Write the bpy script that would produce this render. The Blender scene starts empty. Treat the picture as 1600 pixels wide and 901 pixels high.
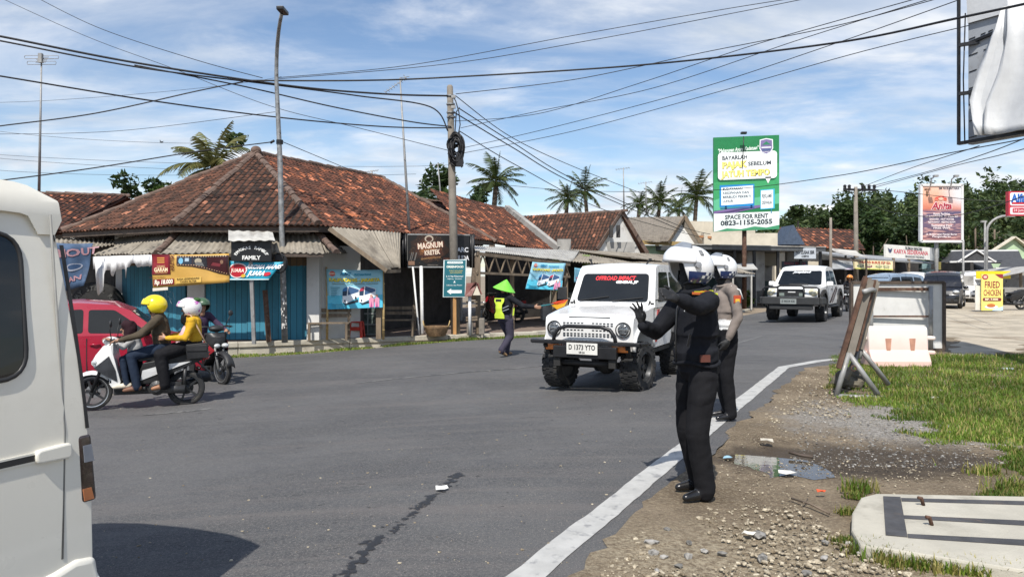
import bpy, bmesh, math, random
import numpy as np
from mathutils import Vector, Matrix, noise as mnoise
R = math.radians
rnd = random.Random(11)
scene = bpy.context.scene
COL = scene.collection
# ------------------------------------------------------------------ camera, sky, sun, exposure
F, HZ, CH = 1150.0, 430.0, 1.62          # focal length in photo pixels, horizon row, eye height
cam_d = bpy.data.cameras.new('camera')
cam = bpy.data.objects.new('camera', cam_d)
COL.objects.link(cam)
cam.location = (0, 0, CH)
cam.rotation_euler = (R(90), 0, 0)
cam_d.sensor_width = 36.0
cam_d.lens = F / 1600 * 36
cam_d.shift_y = -(450.5 - HZ) / 1600
cam_d.clip_start = 0.05
cam_d.clip_end = 5000
scene.camera = cam
SUN_EL = 53.0
SUN_DIR = Vector((0.24 * math.cos(R(SUN_EL)), 0.971 * math.cos(R(SUN_EL)), -math.sin(R(SUN_EL)))).normalized()
sun_d = bpy.data.lights.new('sun', 'SUN')
sun_d.energy = 4.6
sun_d.angle = R(0.53)
sun_d.color = (1.0, 0.95, 0.87)
sun = bpy.data.objects.new('sun', sun_d)
COL.objects.link(sun)
sun.rotation_euler = SUN_DIR.to_track_quat('-Z', 'Y').to_euler()
sun.location = (0, -20, 40)
world = bpy.data.worlds.new('World')
scene.world = world
world.use_nodes = True
wn = world.node_tree
wn.nodes.clear()
def wnode(t, **kw):
 n = wn.nodes.new(t)
 for k, v in kw.items():
  setattr(n, k, v)
 return n
def wlink(a, b): wn.links.new(a, b)
def wmath(op, a, b=None, c=None):
 n = wnode('ShaderNodeMath', operation=op)
 for i, v in enumerate((a, b, c)):
  if v is None: continue
  if isinstance(v, (int, float)): n.inputs[i].default_value = v
  else: wlink(v, n.inputs[i])
 return n.outputs[0]
w_out = wnode('ShaderNodeOutputWorld')
w_bg = wnode('ShaderNodeBackground')
w_bg.inputs['Strength'].default_value = 0.125
wlink(w_bg.outputs[0], w_out.inputs[0])
sky = wnode('ShaderNodeTexSky', sky_type='NISHITA')
sky.sun_disc = False
sky.sun_elevation = R(SUN_EL)
sky.sun_rotation = math.atan2(-SUN_DIR.x, -SUN_DIR.y)
sky.air_density = 1.0
sky.dust_density = 0.4
sky.ozone_density = 3.0
w_tc = wnode('ShaderNodeTexCoord')
w_sep = wnode('ShaderNodeSeparateXYZ')
wlink(w_tc.outputs['Generated'], w_sep.inputs[0])
zc = wmath('ADD', wmath('MAXIMUM', w_sep.outputs[2], 0.0), 0.12)
w_cmb = wnode('ShaderNodeCombineXYZ')
wlink(wmath('DIVIDE', w_sep.outputs[0], zc), w_cmb.inputs[0])
wlink(wmath('DIVIDE', w_sep.outputs[1], zc), w_cmb.inputs[1])
def wnoise(vec, scale, detail, rough, loc=(0, 0, 0), scl=(1, 1, 1), rot=0.0, dist=0.0):
 mp = wnode('ShaderNodeMapping')
 mp.inputs['Location'].default_value = loc
 mp.inputs['Scale'].default_value = scl
 mp.inputs['Rotation'].default_value = (0, 0, rot)
 wlink(vec, mp.inputs[0])
 n = wnode('ShaderNodeTexNoise')
 n.inputs['Scale'].default_value = scale
 n.inputs['Detail'].default_value = detail
 n.inputs['Roughness'].default_value = rough
 n.inputs['Distortion'].default_value = dist
 wlink(mp.outputs[0], n.inputs['Vector'])
 return n.outputs[0]
def wramp(v, a, b):
 n = wnode('ShaderNodeMapRange', interpolation_type='SMOOTHSTEP')
 n.inputs[1].default_value = a
 n.inputs[2].default_value = b
 wlink(v, n.inputs[0])
 return n.outputs[0]
veil = wramp(wnoise(w_cmb.outputs[0], 0.55, 9, 0.60, (3.1, 1.7, 0), (1, 2.1, 1), 0.35, 0.5), 0.40, 0.68)   # thin streaked cloud
puff = wramp(wnoise(w_cmb.outputs[0], 1.25, 9, 0.60, (1.3, 0.4, 0), (1, 1.5, 1), 0.1, 0.3), 0.46, 0.68)      # thicker patches
low = wnoise(w_tc.outputs['Generated'], 7.0, 9, 0.55, (0.35, 0, 0.2), (1, 1, 2.2))
low_band = wmath('MULTIPLY', wramp(low, 0.46, 0.60), wmath('SUBTRACT', 1.0, wramp(w_sep.outputs[2], 0.04, 0.20)))
cov = wmath('MINIMUM', wmath('ADD', wmath('ADD', wmath('MULTIPLY', veil, 0.62), wmath('MULTIPLY', puff, 0.5)), wmath('MULTIPLY', low_band, 0.8)), 0.93)
shade = wramp(wnoise(w_cmb.outputs[0], 1.6, 5, 0.5, (0.2, 0.65, 0), (1, 1.6, 1)), 0.30, 0.68)
ccol = wnode('ShaderNodeMix', data_type='RGBA')
wlink(shade, ccol.inputs[0])
ccol.inputs[6].default_value = (4.6, 5.1, 5.8, 1)
ccol.inputs[7].default_value = (7.4, 7.5, 7.7, 1)
wmix = wnode('ShaderNodeMix', data_type='RGBA')
wlink(cov, wmix.inputs[0])
wlink(sky.outputs[0], wmix.inputs[6])
wlink(ccol.outputs[2], wmix.inputs[7])
wlink(wmix.outputs[2], w_bg.inputs['Color'])
vs = scene.view_settings
vs.view_transform = 'Standard'
vs.look = 'None'
vs.exposure = 0.22
vs.gamma = 1.0
vs.use_curve_mapping = False
scene.render.engine = 'CYCLES'
scene.cycles.max_bounces = 6
scene.cycles.transparent_max_bounces = 8
scene.cycles.caustics_reflective = False
scene.cycles.caustics_refractive = False
# ------------------------------------------------------------------ ground heights and picture-to-place helpers
def sstep(t):
 t = min(1.0, max(0.0, t))
 return t * t * (3 - 2 * t)
EU = Vector((0.4635, 0.8861))            # direction of the road edge line
EN = Vector((-0.8861, 0.4635))           # towards the carriageway
E_0 = Vector((0.07, 3.95))
def gz(x, y):
 s = (x - E_0.x) * EN.x + (y - E_0.y) * EN.y
 z = -0.16 * sstep((s - 0.3) / 4.2)
 z -= 0.20 * sstep((-x - 0.5) / 6.0) * sstep((y - 2.0) / 6.0)
 z += 0.10 * sstep((y - 20) / 12.0)
 return z
def P(px, py, d):
 return Vector(((px - 800) * d / F, d, CH + (HZ - py) * d / F))
def PX(px, d, z=0.0):
 return Vector(((px - 800) * d / F, d, z))
def G(px, py, up=0.0):
 z = 0.0
 for _ in range(30):
  d = (CH - z - up) * F / (py - HZ)
  z = gz((px - 800) * d / F, d)
 return Vector(((px - 800) * d / F, d, z + up))
# ------------------------------------------------------------------ materials
def lin(c):
 return c / 12.92 if c <= 0.04045 else ((c + 0.055) / 1.055) ** 2.4
def hexc(h):
 h = h.lstrip('#')
 return tuple(lin(int(h[i:i + 2], 16) / 255) for i in (0, 2, 4))
def new_mat(name):
 m = bpy.data.materials.new(name)
 m.use_nodes = True
 nt = m.node_tree
 return m, nt, nt.nodes['Principled BSDF']
def N(nt, t, **kw):
 n = nt.nodes.new(t)
 for k, v in kw.items(): setattr(n, k, v)
 return n
def setin(nt, sock, v):
 if hasattr(v, 'links') or isinstance(v, bpy.types.NodeSocket): nt.links.new(v, sock)
 else: sock.default_value = v
def c4(c): return (c[0], c[1], c[2], 1.0)
def tnoise(nt, vec, scale, detail=6, rough=0.6, dist=0.0):
 n = N(nt, 'ShaderNodeTexNoise')
 n.inputs['Scale'].default_value = scale
 n.inputs['Detail'].default_value = detail
 n.inputs['Roughness'].default_value = rough
 n.inputs['Distortion'].default_value = dist
 nt.links.new(vec, n.inputs['Vector'])
 return n.outputs[0]
def tmap(nt, v, a, b, c=0.0, d=1.0):
 n = N(nt, 'ShaderNodeMapRange', interpolation_type='SMOOTHSTEP')
 for i, x in enumerate((a, b, c, d)): n.inputs[i + 1].default_value = x
 nt.links.new(v, n.inputs[0])
 return n.outputs[0]
def tmix(nt, f, a, b, mode='MIX'):
 n = N(nt, 'ShaderNodeMix', data_type='RGBA', blend_type=mode)
 setin(nt, n.inputs[0], f)
 for i, v in ((6, a), (7, b)):
  setin(nt, n.inputs[i], c4(v) if isinstance(v, tuple) else v)
 return n.outputs[2]
def tmath(nt, op, a, b=None):
 n = N(nt, 'ShaderNodeMath', operation=op)
 setin(nt, n.inputs[0], a)
 if b is not None: setin(nt, n.inputs[1], b)
 return n.outputs[0]
def tvec(nt, scale=(1, 1, 1), rot=(0, 0, 0), coord='Object'):
 tc = N(nt, 'ShaderNodeTexCoord')
 mp = N(nt, 'ShaderNodeMapping')
 mp.inputs['Scale'].default_value = scale
 mp.inputs['Rotation'].default_value = rot
 nt.links.new(tc.outputs[coord], mp.inputs[0])
 return mp.outputs[0]
def tbump(nt, bsdf, h, strength, dist=0.01):
 b = N(nt, 'ShaderNodeBump')
 b.inputs['Strength'].default_value = strength
 b.inputs['Distance'].default_value = dist
 nt.links.new(h, b.inputs['Height'])
 nt.links.new(b.outputs[0], bsdf.inputs['Normal'])
def M(name, col, rough=0.6, metal=0.0, var=0.18, scale=5.0, bump=0.0, bscale=60.0, bdist=0.01, spec=0.5, coat=0.0,
 stain=None, st_lo=0.55, st_hi=0.7, st_scale=3.0, stretch=(1, 1, 1), rvar=0.1, sheen=0.0):
 m, nt, b = new_mat(name)
 v = tvec(nt, stretch)
 n1 = tnoise(nt, v, scale)
 lo = tuple(max(0, c * (1 - var)) for c in col)
 hi = tuple(min(1, c * (1 + var)) for c in col)
 c = tmix(nt, tmap(nt, n1, 0.3, 0.7), lo, hi)
 if stain is not None:
  c = tmix(nt, tmap(nt, tnoise(nt, v, st_scale, 8, 0.65), st_lo, st_hi), c, stain)
 nt.links.new(c, b.inputs['Base Color'])
 nt.links.new(tmap(nt, tnoise(nt, v, scale * 2.3), 0.3, 0.7, max(0.0, rough - rvar), min(1.0, rough + rvar)), b.inputs['Roughness'])
 b.inputs['Metallic'].default_value = metal
 b.inputs['Specular IOR Level'].default_value = spec
 if coat:
  b.inputs['Coat Weight'].default_value = coat
  b.inputs['Coat Roughness'].default_value = 0.04
 if sheen: b.inputs['Sheen Weight'].default_value = sheen
 if bump: tbump(nt, b, tnoise(nt, v, bscale, 5), bump, bdist)
 return m
_ink = {}
def ink(h, rough=0.45):
 k = (h, rough)
 if k not in _ink:
  _ink[k] = M('print_' + h.strip('#'), hexc(h), rough, var=0.07, scale=3, rvar=0.05)
 return _ink[k]
def leaf_mat(name, c1, c2, rough=0.55, trans=0.25):
 m, nt, b = new_mat(name)
 g = N(nt, 'ShaderNodeNewGeometry')
 v = tvec(nt)
 c = tmix(nt, g.outputs['Random Per Island'], c1, c2)
 c = tmix(nt, tmap(nt, tnoise(nt, v, 0.9, 3), 0.35, 0.65), c, tuple(x * 0.62 for x in c1))
 nt.links.new(c, b.inputs['Base Color'])
 b.inputs['Roughness'].default_value = rough
 b.inputs['Specular IOR Level'].default_value = 0.3
 t = N(nt, 'ShaderNodeBsdfTranslucent')
 nt.links.new(tmix(nt, 0.5, c, c2), t.inputs[0])
 mx = N(nt, 'ShaderNodeMixShader')
 mx.inputs[0].default_value = trans
 nt.links.new(b.outputs[0], mx.inputs[1])
 nt.links.new(t.outputs[0], mx.inputs[2])
 nt.links.new(mx.outputs[0], nt.nodes['Material Output'].inputs[0])
 return m
# ------------------------------------------------------------------ objects
def tag(o, label=None, cat=None, group=None, kind=None):
 if label: o['label'] = label
 if cat: o['category'] = cat
 if group: o['group'] = group
 if kind: o['kind'] = kind
 return o
def thing(name, label, cat, loc=(0, 0, 0), rz=0.0, group=None):
 o = bpy.data.objects.new(name, None)
 o.empty_display_size = 0.2
 COL.objects.link(o)
 o.location = loc
 o.rotation_euler = (0, 0, rz)
 return tag(o, label, cat, group)
def place(o, loc, rz=0.0):
 o.location = loc
 o.rotation_euler = (0, 0, rz)
 return o
SPLIT = {'post', 'column', 'rib', 'inner_wall', 'shopfront', 'leg', 'wiper', 'shutter', 'counter', 'batten', 'steel_strip', 'lifting_bolt', 'vent', 'turn_signal', 'recess'}
def obj(name, bm, mats, parent=None, smooth=None, world=False, bevel=0.0, seg=2, recalc=True):
 if name in SPLIT:                       # every loose piece becomes a part of its own
  seen, isl = set(), []
  for v in bm.verts:
   if v in seen: continue
   st, grp = [v], []
   seen.add(v)
   while st:
    q = st.pop(); grp.append(q)
    for e in q.link_edges:
     w = e.other_vert(q)
     if w not in seen: seen.add(w); st.append(w)
   isl.append(grp)
  if len(isl) > 1:
   out = []
   for grp in isl:
    b2 = bmesh.new(); mp = {v: b2.verts.new(v.co) for v in grp}
    for f in {f for v in grp for f in v.link_faces}:
     g = b2.faces.new([mp[v] for v in f.verts]); g.material_index = f.material_index; g.smooth = f.smooth
    out.append(obj_one(name, b2, mats, parent, smooth, world, bevel, seg, recalc))
   bm.free()
   return out[0]
 return obj_one(name, bm, mats, parent, smooth, world, bevel, seg, recalc)
def obj_one(name, bm, mats, parent=None, smooth=None, world=False, bevel=0.0, seg=2, recalc=True):
 """bm -> one mesh object; world=True: the vertices are in world space and the (unrotated) parents are subtracted"""
 if recalc: bmesh.ops.recalc_face_normals(bm, faces=bm.faces)
 if world and parent is not None:
  off = Vector(parent.location)
  q = parent.parent
  while q is not None:
   off += Vector(q.location); q = q.parent
  bmesh.ops.translate(bm, verts=bm.verts, vec=-off)
 me = bpy.data.meshes.new(name)
 bm.to_mesh(me)
 bm.free()
 for m in (mats if isinstance(mats, (list, tuple)) else [mats]): me.materials.append(m)
 if smooth is not None:
  for p in me.polygons: p.use_smooth = True
  me.set_sharp_from_angle(angle=R(smooth))
 o = bpy.data.objects.new(name, me)
 COL.objects.link(o)
 if parent is not None: o.parent = parent
 if bevel:
  b = o.modifiers.new('bevel', 'BEVEL')
  b.width = bevel
  b.segments = seg
  b.limit_method = 'ANGLE'
  b.angle_limit = R(38)
 return o
def children(o): return [c for c in bpy.data.objects if c.parent is o]
def copy_tree(o, parent=None):
 c = o.copy()
 COL.objects.link(c)
 if parent is not None: c.parent = parent
 for ch in children(o): copy_tree(ch, c)
 return c
def nb(): return bmesh.new()
def setmat(faces, mi):
 for f in faces: f.material_index = mi
# ------------------------------------------------------------------ shapes added to a bmesh
def box(bm, c, s, rz=0.0, mi=0, mat=None):
 m = Matrix.Translation(c) @ Matrix.Rotation(rz, 4, 'Z') @ Matrix.Diagonal((s[0], s[1], s[2], 1))
 if mat is not None: m = mat @ m
 r = bmesh.ops.create_cube(bm, size=1.0, matrix=m)
 fs = {f for v in r['verts'] for f in v.link_faces}
 setmat(fs, mi)
 return r['verts']
def bar(bm, a, b, w, h, up=(0, 0, 1), mi=0):
 a, b, up = Vector(a), Vector(b), Vector(up)
 d = (b - a)
 z = d.normalized()
 x = up.cross(z)
 if x.length < 1e-4: x = Vector((1, 0, 0)).cross(z)
 x.normalize()
 y = z.cross(x)
 vs_ = []
 for p in (a, b):
  for sx, sy in ((-1, -1), (1, -1), (1, 1), (-1, 1)):
   vs_.append(bm.verts.new(p + x * sx * w / 2 + y * sy * h / 2))
 fs = [bm.faces.new([vs_[i] for i in q]) for q in ((3, 2, 1, 0), (4, 5, 6, 7), (0, 1, 5, 4), (1, 2, 6, 5), (2, 3, 7, 6), (3, 0, 4, 7))]
 setmat(fs, mi)
def tube(bm, pts, r, n=8, mi=0, cap=True, closed=False):
 pts = [Vector(p) for p in pts]
 rs = r if isinstance(r, (list, tuple)) else [r] * len(pts)
 k = len(pts)
 rings = []
 prev = None
 for i, p in enumerate(pts):
  if closed: t = pts[(i + 1) % k] - pts[i - 1]
  else: t = pts[min(i + 1, k - 1)] - pts[max(i - 1, 0)]
  t.normalize()
  if prev is None:
   x = t.orthogonal().normalized()
  else:
   x = prev - t * prev.dot(t)
   if x.length < 1e-5: x = t.orthogonal()
   x.normalize()
  prev = x
  y = t.cross(x)
  rings.append([bm.verts.new(p + (x * math.cos(2 * math.pi * j / n) + y * math.sin(2 * math.pi * j / n)) * rs[i]) for j in range(n)])
 fs = []
 rng = range(k) if closed else range(k - 1)
 for i in rng:
  a, b = rings[i], rings[(i + 1) % k]
  for j in range(n):
   fs.append(bm.faces.new((a[j], a[(j + 1) % n], b[(j + 1) % n], b[j])))
 if cap and not closed:
  fs.append(bm.faces.new(rings[0][::-1]))
  fs.append(bm.faces.new(rings[-1]))
 for f in fs:
  f.material_index = mi
  f.smooth = True
def lathe(bm, prof, n=24, mat=None, mi=0, closed=False):
 """prof: (radius, axial) pairs, axis = local Z of mat"""
 mat = mat or Matrix()
 rings = []
 for r, a in prof:
  rings.append([bm.verts.new(mat @ Vector((r * math.cos(2 * math.pi * j / n), r * math.sin(2 * math.pi * j / n), a))) for j in range(n)])
 fs = []
 k = len(prof)
 for i in range(k if closed else k - 1):
  a, b = rings[i], rings[(i + 1) % k]
  for j in range(n):
   fs.append(bm.faces.new((a[j], a[(j + 1) % n], b[(j + 1) % n], b[j])))
 if not closed:
  for rg, rv in ((rings[0], True), (rings[-1], False)):
   if (rg[0].co - rg[n // 2].co).length > 1e-4:
    fs.append(bm.faces.new(rg[::-1] if rv else rg))
 setmat(fs, mi)
 return fs
def ball(bm, c, s, mi=0, u=16, v=10, mat=None):
 m = Matrix.Translation(c)
 if mat is not None: m = m @ mat
 m = m @ Matrix.Diagonal((s[0], s[1], s[2], 1))
 r = bmesh.ops.create_uvsphere(bm, u_segments=u, v_segments=v, radius=1.0, matrix=m)
 fs = {f for w in r['verts'] for f in w.link_faces}
 for f in fs:
  f.material_index = mi
  f.smooth = True
 return r['verts']
def prism(bm, poly, fn0, fn1, mi=0):
 """a 2D polygon mapped by fn0 and by fn1 and joined: a solid"""
 a = [bm.verts.new(fn0(*p)) for p in poly]
 b = [bm.verts.new(fn1(*p)) for p in poly]
 n = len(poly)
 fs = [bm.faces.new(a[::-1]), bm.faces.new(b)]
 for i in range(n): fs.append(bm.faces.new((a[i], a[(i + 1) % n], b[(i + 1) % n], b[i])))
 setmat(fs, mi)
 return fs
def quad(bm, *pts, mi=0):
 f = bm.faces.new([bm.verts.new(Vector(p)) for p in pts])
 f.material_index = mi
 return f
def slab(bm, pts, thick, mi=0, down=None):
 """polygon in space with a thickness below it"""
 pts = [Vector(p) for p in pts]
 n = Vector(down) if down is not None else -((pts[1] - pts[0]).cross(pts[2] - pts[0])).normalized()
 a = [bm.verts.new(p) for p in pts]
 b = [bm.verts.new(p + n * thick) for p in pts]
 k = len(pts)
 fs = [bm.faces.new(a), bm.faces.new(b[::-1])]
 for i in range(k): fs.append(bm.faces.new((a[i], b[i], b[(i + 1) % k], a[(i + 1) % k])))
 setmat(fs, mi)
def rotx(a): return Matrix.Rotation(a, 4, 'X')
def roty(a): return Matrix.Rotation(a, 4, 'Y')
def rotz(a): return Matrix.Rotation(a, 4, 'Z')
def TR(*v): return Matrix.Translation(Vector(v[0]) if len(v) == 1 else Vector(v))
# ------------------------------------------------------------------ lettering and printed sheets
def text_into(bm, s, size, mat, mi, bold=0.0, shear=0.0, align='CENTER', width=None, res=2):
 cu = bpy.data.curves.new('lettering', 'FONT')
 cu.body = s
 cu.size = size
 cu.align_x = align
 cu.align_y = 'CENTER'
 cu.offset = bold * size
 cu.shear = shear
 cu.resolution_u = res
 ob = bpy.data.objects.new('lettering', cu)
 me = ob.to_mesh()
 co = [v.co.copy() for v in me.vertices]
 if co:
  if width:
   w = max(c.x for c in co) - min(c.x for c in co)
   k = width / max(w, 1e-5)
   for c in co: c.x *= k
  vsx = [bm.verts.new(mat @ c) for c in co]
  for p in me.polygons:
   try:
    f = bm.faces.new([vsx[i] for i in p.vertices])
    f.material_index = mi
   except ValueError:
    pass
 ob.to_mesh_clear()
 bpy.data.objects.remove(ob)
 bpy.data.curves.remove(cu)
class Sheet:
 """flat printing on a board: x right, y up from the lower left corner, layers a few mm apart; wave(x, y) makes the cloth hang unevenly"""
 def __init__(self, o, right, up=(0, 0, 1), step=0.004):
  self.o, self.r, self.u = Vector(o), Vector(right).normalized(), Vector(up).normalized()
  self.n = self.r.cross(self.u).normalized()
  self.bm = nb()
  self.mats = []
  self.step = step
  self.wave = None
 def mi(self, h):
  m = ink(h) if isinstance(h, str) else h
  if m not in self.mats: self.mats.append(m)
  return self.mats.index(m)
 def at(self, x, y, l=0):
  return self.o + self.r * x + self.u * y + self.n * l * self.step
 def poly(self, pts, h, l=1):
  f = self.bm.faces.new([self.bm.verts.new(self.at(x, y, l)) for x, y in pts])
  f.material_index = self.mi(h)
 def rect(self, x, y, w, hh, h, l=1):
  self.poly([(x, y), (x + w, y), (x + w, y + hh), (x, y + hh)], h, l)
 def ell(self, x, y, rx, ry, h, l=1, n=20):
  self.poly([(x + rx * math.cos(2 * math.pi * i / n), y + ry * math.sin(2 * math.pi * i / n)) for i in range(n)], h, l)
 def rrect(self, x, y, w, hh, r, h, l=1):
  pts = []
  for cx, cy, a0 in ((x + w - r, y + r, -90), (x + w - r, y + hh - r, 0), (x + r, y + hh - r, 90), (x + r, y + r, 180)):
   for k in range(5):
    a = R(a0 + 22.5 * k)
    pts.append((cx + r * math.cos(a), cy + r * math.sin(a)))
  self.poly(pts, h, l)
 def text(self, s, x, y, size, h, l=2, bold=0.0, shear=0.0, align='CENTER', width=None, rot=0.0):
  m = Matrix((
   (self.r.x, self.u.x, self.n.x, 0), (self.r.y, self.u.y, self.n.y, 0), (self.r.z, self.u.z, self.n.z, 0), (0, 0, 0, 1)))
  m.translation = self.at(x, y, l)
  text_into(self.bm, s, size, m @ rotz(rot), self.mi(h), bold, shear, align, width)
 def done(self, name, parent, world=True, sub=None):
  if self.wave:
   if sub:
    bmesh.ops.triangulate(self.bm, faces=[f for f in self.bm.faces if len(f.verts) > 4])
    for k in range(1, sub):
     pass
   for v in self.bm.verts:
    d = v.co - self.o
    v.co += self.n * self.wave(d.dot(self.r), d.dot(self.u))
  return obj(name, self.bm, self.mats, parent, world=world, recalc=False)
# ================================================================== MATERIALS OF THE PLACE
def mat_asphalt():
 m, nt, b = new_mat('asphalt')
 v = tvec(nt)
 c = tmix(nt, tmap(nt, tnoise(nt, v, 0.35, 7, .65), 0.40, 0.60), (0.062, 0.063, 0.067), (0.096, 0.096, 0.098))
 vs2 = tvec(nt, (0.16, 2.6, 1), (0, 0, R(-62)))          # wear along the way the traffic turns
 c = tmix(nt, tmap(nt, tnoise(nt, vs2, 1.0, 7, 0.65, 0.4), 0.48, 0.72, 0, 0.75), c, (0.128, 0.116, 0.112))
 vs3 = tvec(nt, (0.22, 3.2, 1), (0, 0, R(-25)))
 c = tmix(nt, tmap(nt, tnoise(nt, vs3, 0.9, 7, 0.65, 0.3), 0.53, 0.72, 0, 0.4), c, (0.040, 0.041, 0.044))
 c = tmix(nt, tmap(nt, tnoise(nt, v, 48, 4, 0.75), 0.44, 0.60, 0, 0.7), c, (0.135, 0.133, 0.128))
 c = tmix(nt, tmap(nt, tnoise(nt, v, 110, 2, 0.7), 0.58, 0.68, 0, 0.75), c, (0.30, 0.27, 0.25))
 c = tmix(nt, tmap(nt, tnoise(nt, v, 9, 4, 0.7), 0.645, 0.70, 0, 0.7), c, (0.022, 0.022, 0.023))
 nt.links.new(c, b.inputs['Base Color'])
 nt.links.new(tmap(nt, tnoise(nt, v, 3), 0.3, 0.7, 0.68, 0.88), b.inputs['Roughness'])
 b.inputs['Specular IOR Level'].default_value = 0.35
 tbump(nt, b, tnoise(nt, v, 110, 4, 0.75), 0.55, 0.012)
 return m
def mat_dirt():
 """packed brown shoulder: damp and darker round the puddle, grey gravel farther off, pale chippings by the camera"""
 m, nt, b = new_mat('shoulder_dirt')
 v = tvec(nt)
 c = tmix(nt, tmap(nt, tnoise(nt, v, 1.1, 8, 0.65), 0.35, 0.68), (0.128, 0.095, 0.062), (0.250, 0.196, 0.136))
 c = tmix(nt, tmap(nt, tnoise(nt, v, 42, 4, 0.7), 0.46, 0.66, 0, 0.65), c, (0.36, 0.30, 0.205))
 c = tmix(nt, tmap(nt, tnoise(nt, v, 17, 5, 0.7), 0.58, 0.68, 0, 0.7), c, (0.075, 0.055, 0.036))
 def zone(cx, cy, rx, ry, soft, amp):
  mp = N(nt, 'ShaderNodeMapping')
  tc = N(nt, 'ShaderNodeTexCoord')
  mp.inputs['Location'].default_value = (-cx / rx, -cy / ry, 0)
  mp.inputs['Scale'].default_value = (1 / rx, 1 / ry, 0)
  nt.links.new(tc.outputs['Object'], mp.inputs[0])
  L = N(nt, 'ShaderNodeVectorMath', operation='LENGTH')
  nt.links.new(mp.outputs[0], L.inputs[0])
  d = tmath(nt, 'ADD', L.outputs['Value'], tmath(nt, 'MULTIPLY', tmath(nt, 'SUBTRACT', tnoise(nt, v, 2.2, 6, 0.65), 0.5), amp))
  return tmap(nt, d, 1.0, 1.0 - soft)
 g = zone(4.9, 8.2, 2.3, 1.7, 0.55, 1.1)
 c = tmix(nt, tmath(nt, 'MULTIPLY', g, 0.85), c, tmix(nt, tmap(nt, tnoise(nt, v, 38, 3, 0.8), 0.38, 0.62), (0.19, 0.175, 0.155), (0.42, 0.40, 0.37)))
 p = zone(1.6, 4.25, 1.9, 0.75, 0.6, 1.2)
 c = tmix(nt, tmath(nt, 'MULTIPLY', p, 0.75), c, tmix(nt, tmap(nt, tnoise(nt, v, 30, 3, 0.8), 0.35, 0.65), (0.19, 0.145, 0.095), (0.47, 0.40, 0.285)))
 w = zone(3.05, 6.6, 1.75, 0.85, 0.5, 0.9)
 c = tmix(nt, tmath(nt, 'MULTIPLY', w, 0.88), c, (0.058, 0.041, 0.026))
 nt.links.new(c, b.inputs['Base Color'])
 nt.links.new(tmix(nt, w, (0.92, 0.92, 0.92), (0.62, 0.62, 0.62)), b.inputs['Roughness'])
 b.inputs['Specular IOR Level'].default_value = 0.3
 tbump(nt, b, tmath(nt, 'ADD', tnoise(nt, v, 34, 6, 0.75), tmath(nt, 'MULTIPLY', tnoise(nt, v, 6, 5), 1.4)), 0.9, 0.03)
 return m
def mat_tile(name, lo, hi, fresh, amount, moss):
 """old clay tiles: mostly dark brown, single tiles and patches of cleaner orange ones"""
 m, nt, b = new_mat(name)
 g = N(nt, 'ShaderNodeNewGeometry')
 v = tvec(nt)
 rn = g.outputs['Random Per Island']
 w2 = N(nt, 'ShaderNodeTexWhiteNoise', noise_dimensions='1D')
 nt.links.new(tmath(nt, 'MULTIPLY', rn, 917.0), w2.inputs['W'])
 c = tmix(nt, rn, lo, hi)
 z = tmath(nt, 'ADD', tmath(nt, 'MULTIPLY', tnoise(nt, v, 0.8, 6, 0.7), 0.8), tmath(nt, 'MULTIPLY', w2.outputs[0], 0.85))
 c = tmix(nt, tmap(nt, z, 1.30 - amount, 1.48 - amount), c, tmix(nt, w2.outputs[0], tuple(x * 0.62 for x in fresh), fresh))
 c = tmix(nt, tmath(nt, 'GREATER_THAN', w2.outputs[0], 0.965), c, tuple(min(1, x * 1.25 + .03) for x in fresh))
 c = tmix(nt, tmap(nt, tnoise(nt, v, 5, 6, 0.75), 0.50, 0.66, 0, 0.75), c, moss)
 nt.links.new(c, b.inputs['Base Color'])
 b.inputs['Roughness'].default_value = 0.88
 b.inputs['Specular IOR Level'].default_value = 0.25
 tbump(nt, b, tnoise(nt, v, 40, 4), 0.3, 0.01)
 return m
def mat_planks(name, col, worn, top=None, ztop=0.0, pitch=0.16, axis='X'):
 """painted boards with dark joints, dirt and bare worn wood; above ztop the boards were never painted"""
 m, nt, b = new_mat(name)
 tc = N(nt, 'ShaderNodeTexCoord')
 sep = N(nt, 'ShaderNodeSeparateXYZ')
 nt.links.new(tc.outputs['Object'], sep.inputs[0])
 u = tmath(nt, 'DIVIDE', sep.outputs[axis], pitch)
 fr = tmath(nt, 'FRACT', u)
 wn_ = N(nt, 'ShaderNodeTexWhiteNoise', noise_dimensions='1D')
 nt.links.new(tmath(nt, 'FLOOR', u), wn_.inputs['W'])
 v = tvec(nt, (1, 1, 0.25))
 c = tmix(nt, wn_.outputs[0], tuple(x * 0.72 for x in col), tuple(x * 1.18 for x in col))
 c = tmix(nt, tmap(nt, tnoise(nt, v, 3.0, 8, 0.7), 0.45, 0.75, 0, 0.55), c, tuple(x * 0.45 for x in col))
 c = tmix(nt, tmap(nt, tnoise(nt, v, 9.0, 8, 0.75), 0.63, 0.70, 0, 0.8), c, worn)
 if top is not None:
  e = tmath(nt, 'ADD', sep.outputs['Z'], tmath(nt, 'MULTIPLY', tnoise(nt, v, 5), 0.12))
  c = tmix(nt, tmap(nt, e, ztop, ztop + 0.03), c, tmix(nt, wn_.outputs[0], tuple(x * 0.6 for x in top), top))
 j = tmath(nt, 'MULTIPLY', tmap(nt, fr, 0.0, 0.06), tmap(nt, fr, 1.0, 0.94))
 c = tmix(nt, j, tuple(x * 0.12 for x in col), c)
 nt.links.new(c, b.inputs['Base Color'])
 b.inputs['Roughness'].default_value = 0.72
 tbump(nt, b, tmath(nt, 'ADD', j, tmath(nt, 'MULTIPLY', tnoise(nt, v, 30), 0.3)), 0.6, 0.01)
 return m
ASPHALT = mat_asphalt()
DIRT = mat_dirt()
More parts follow.
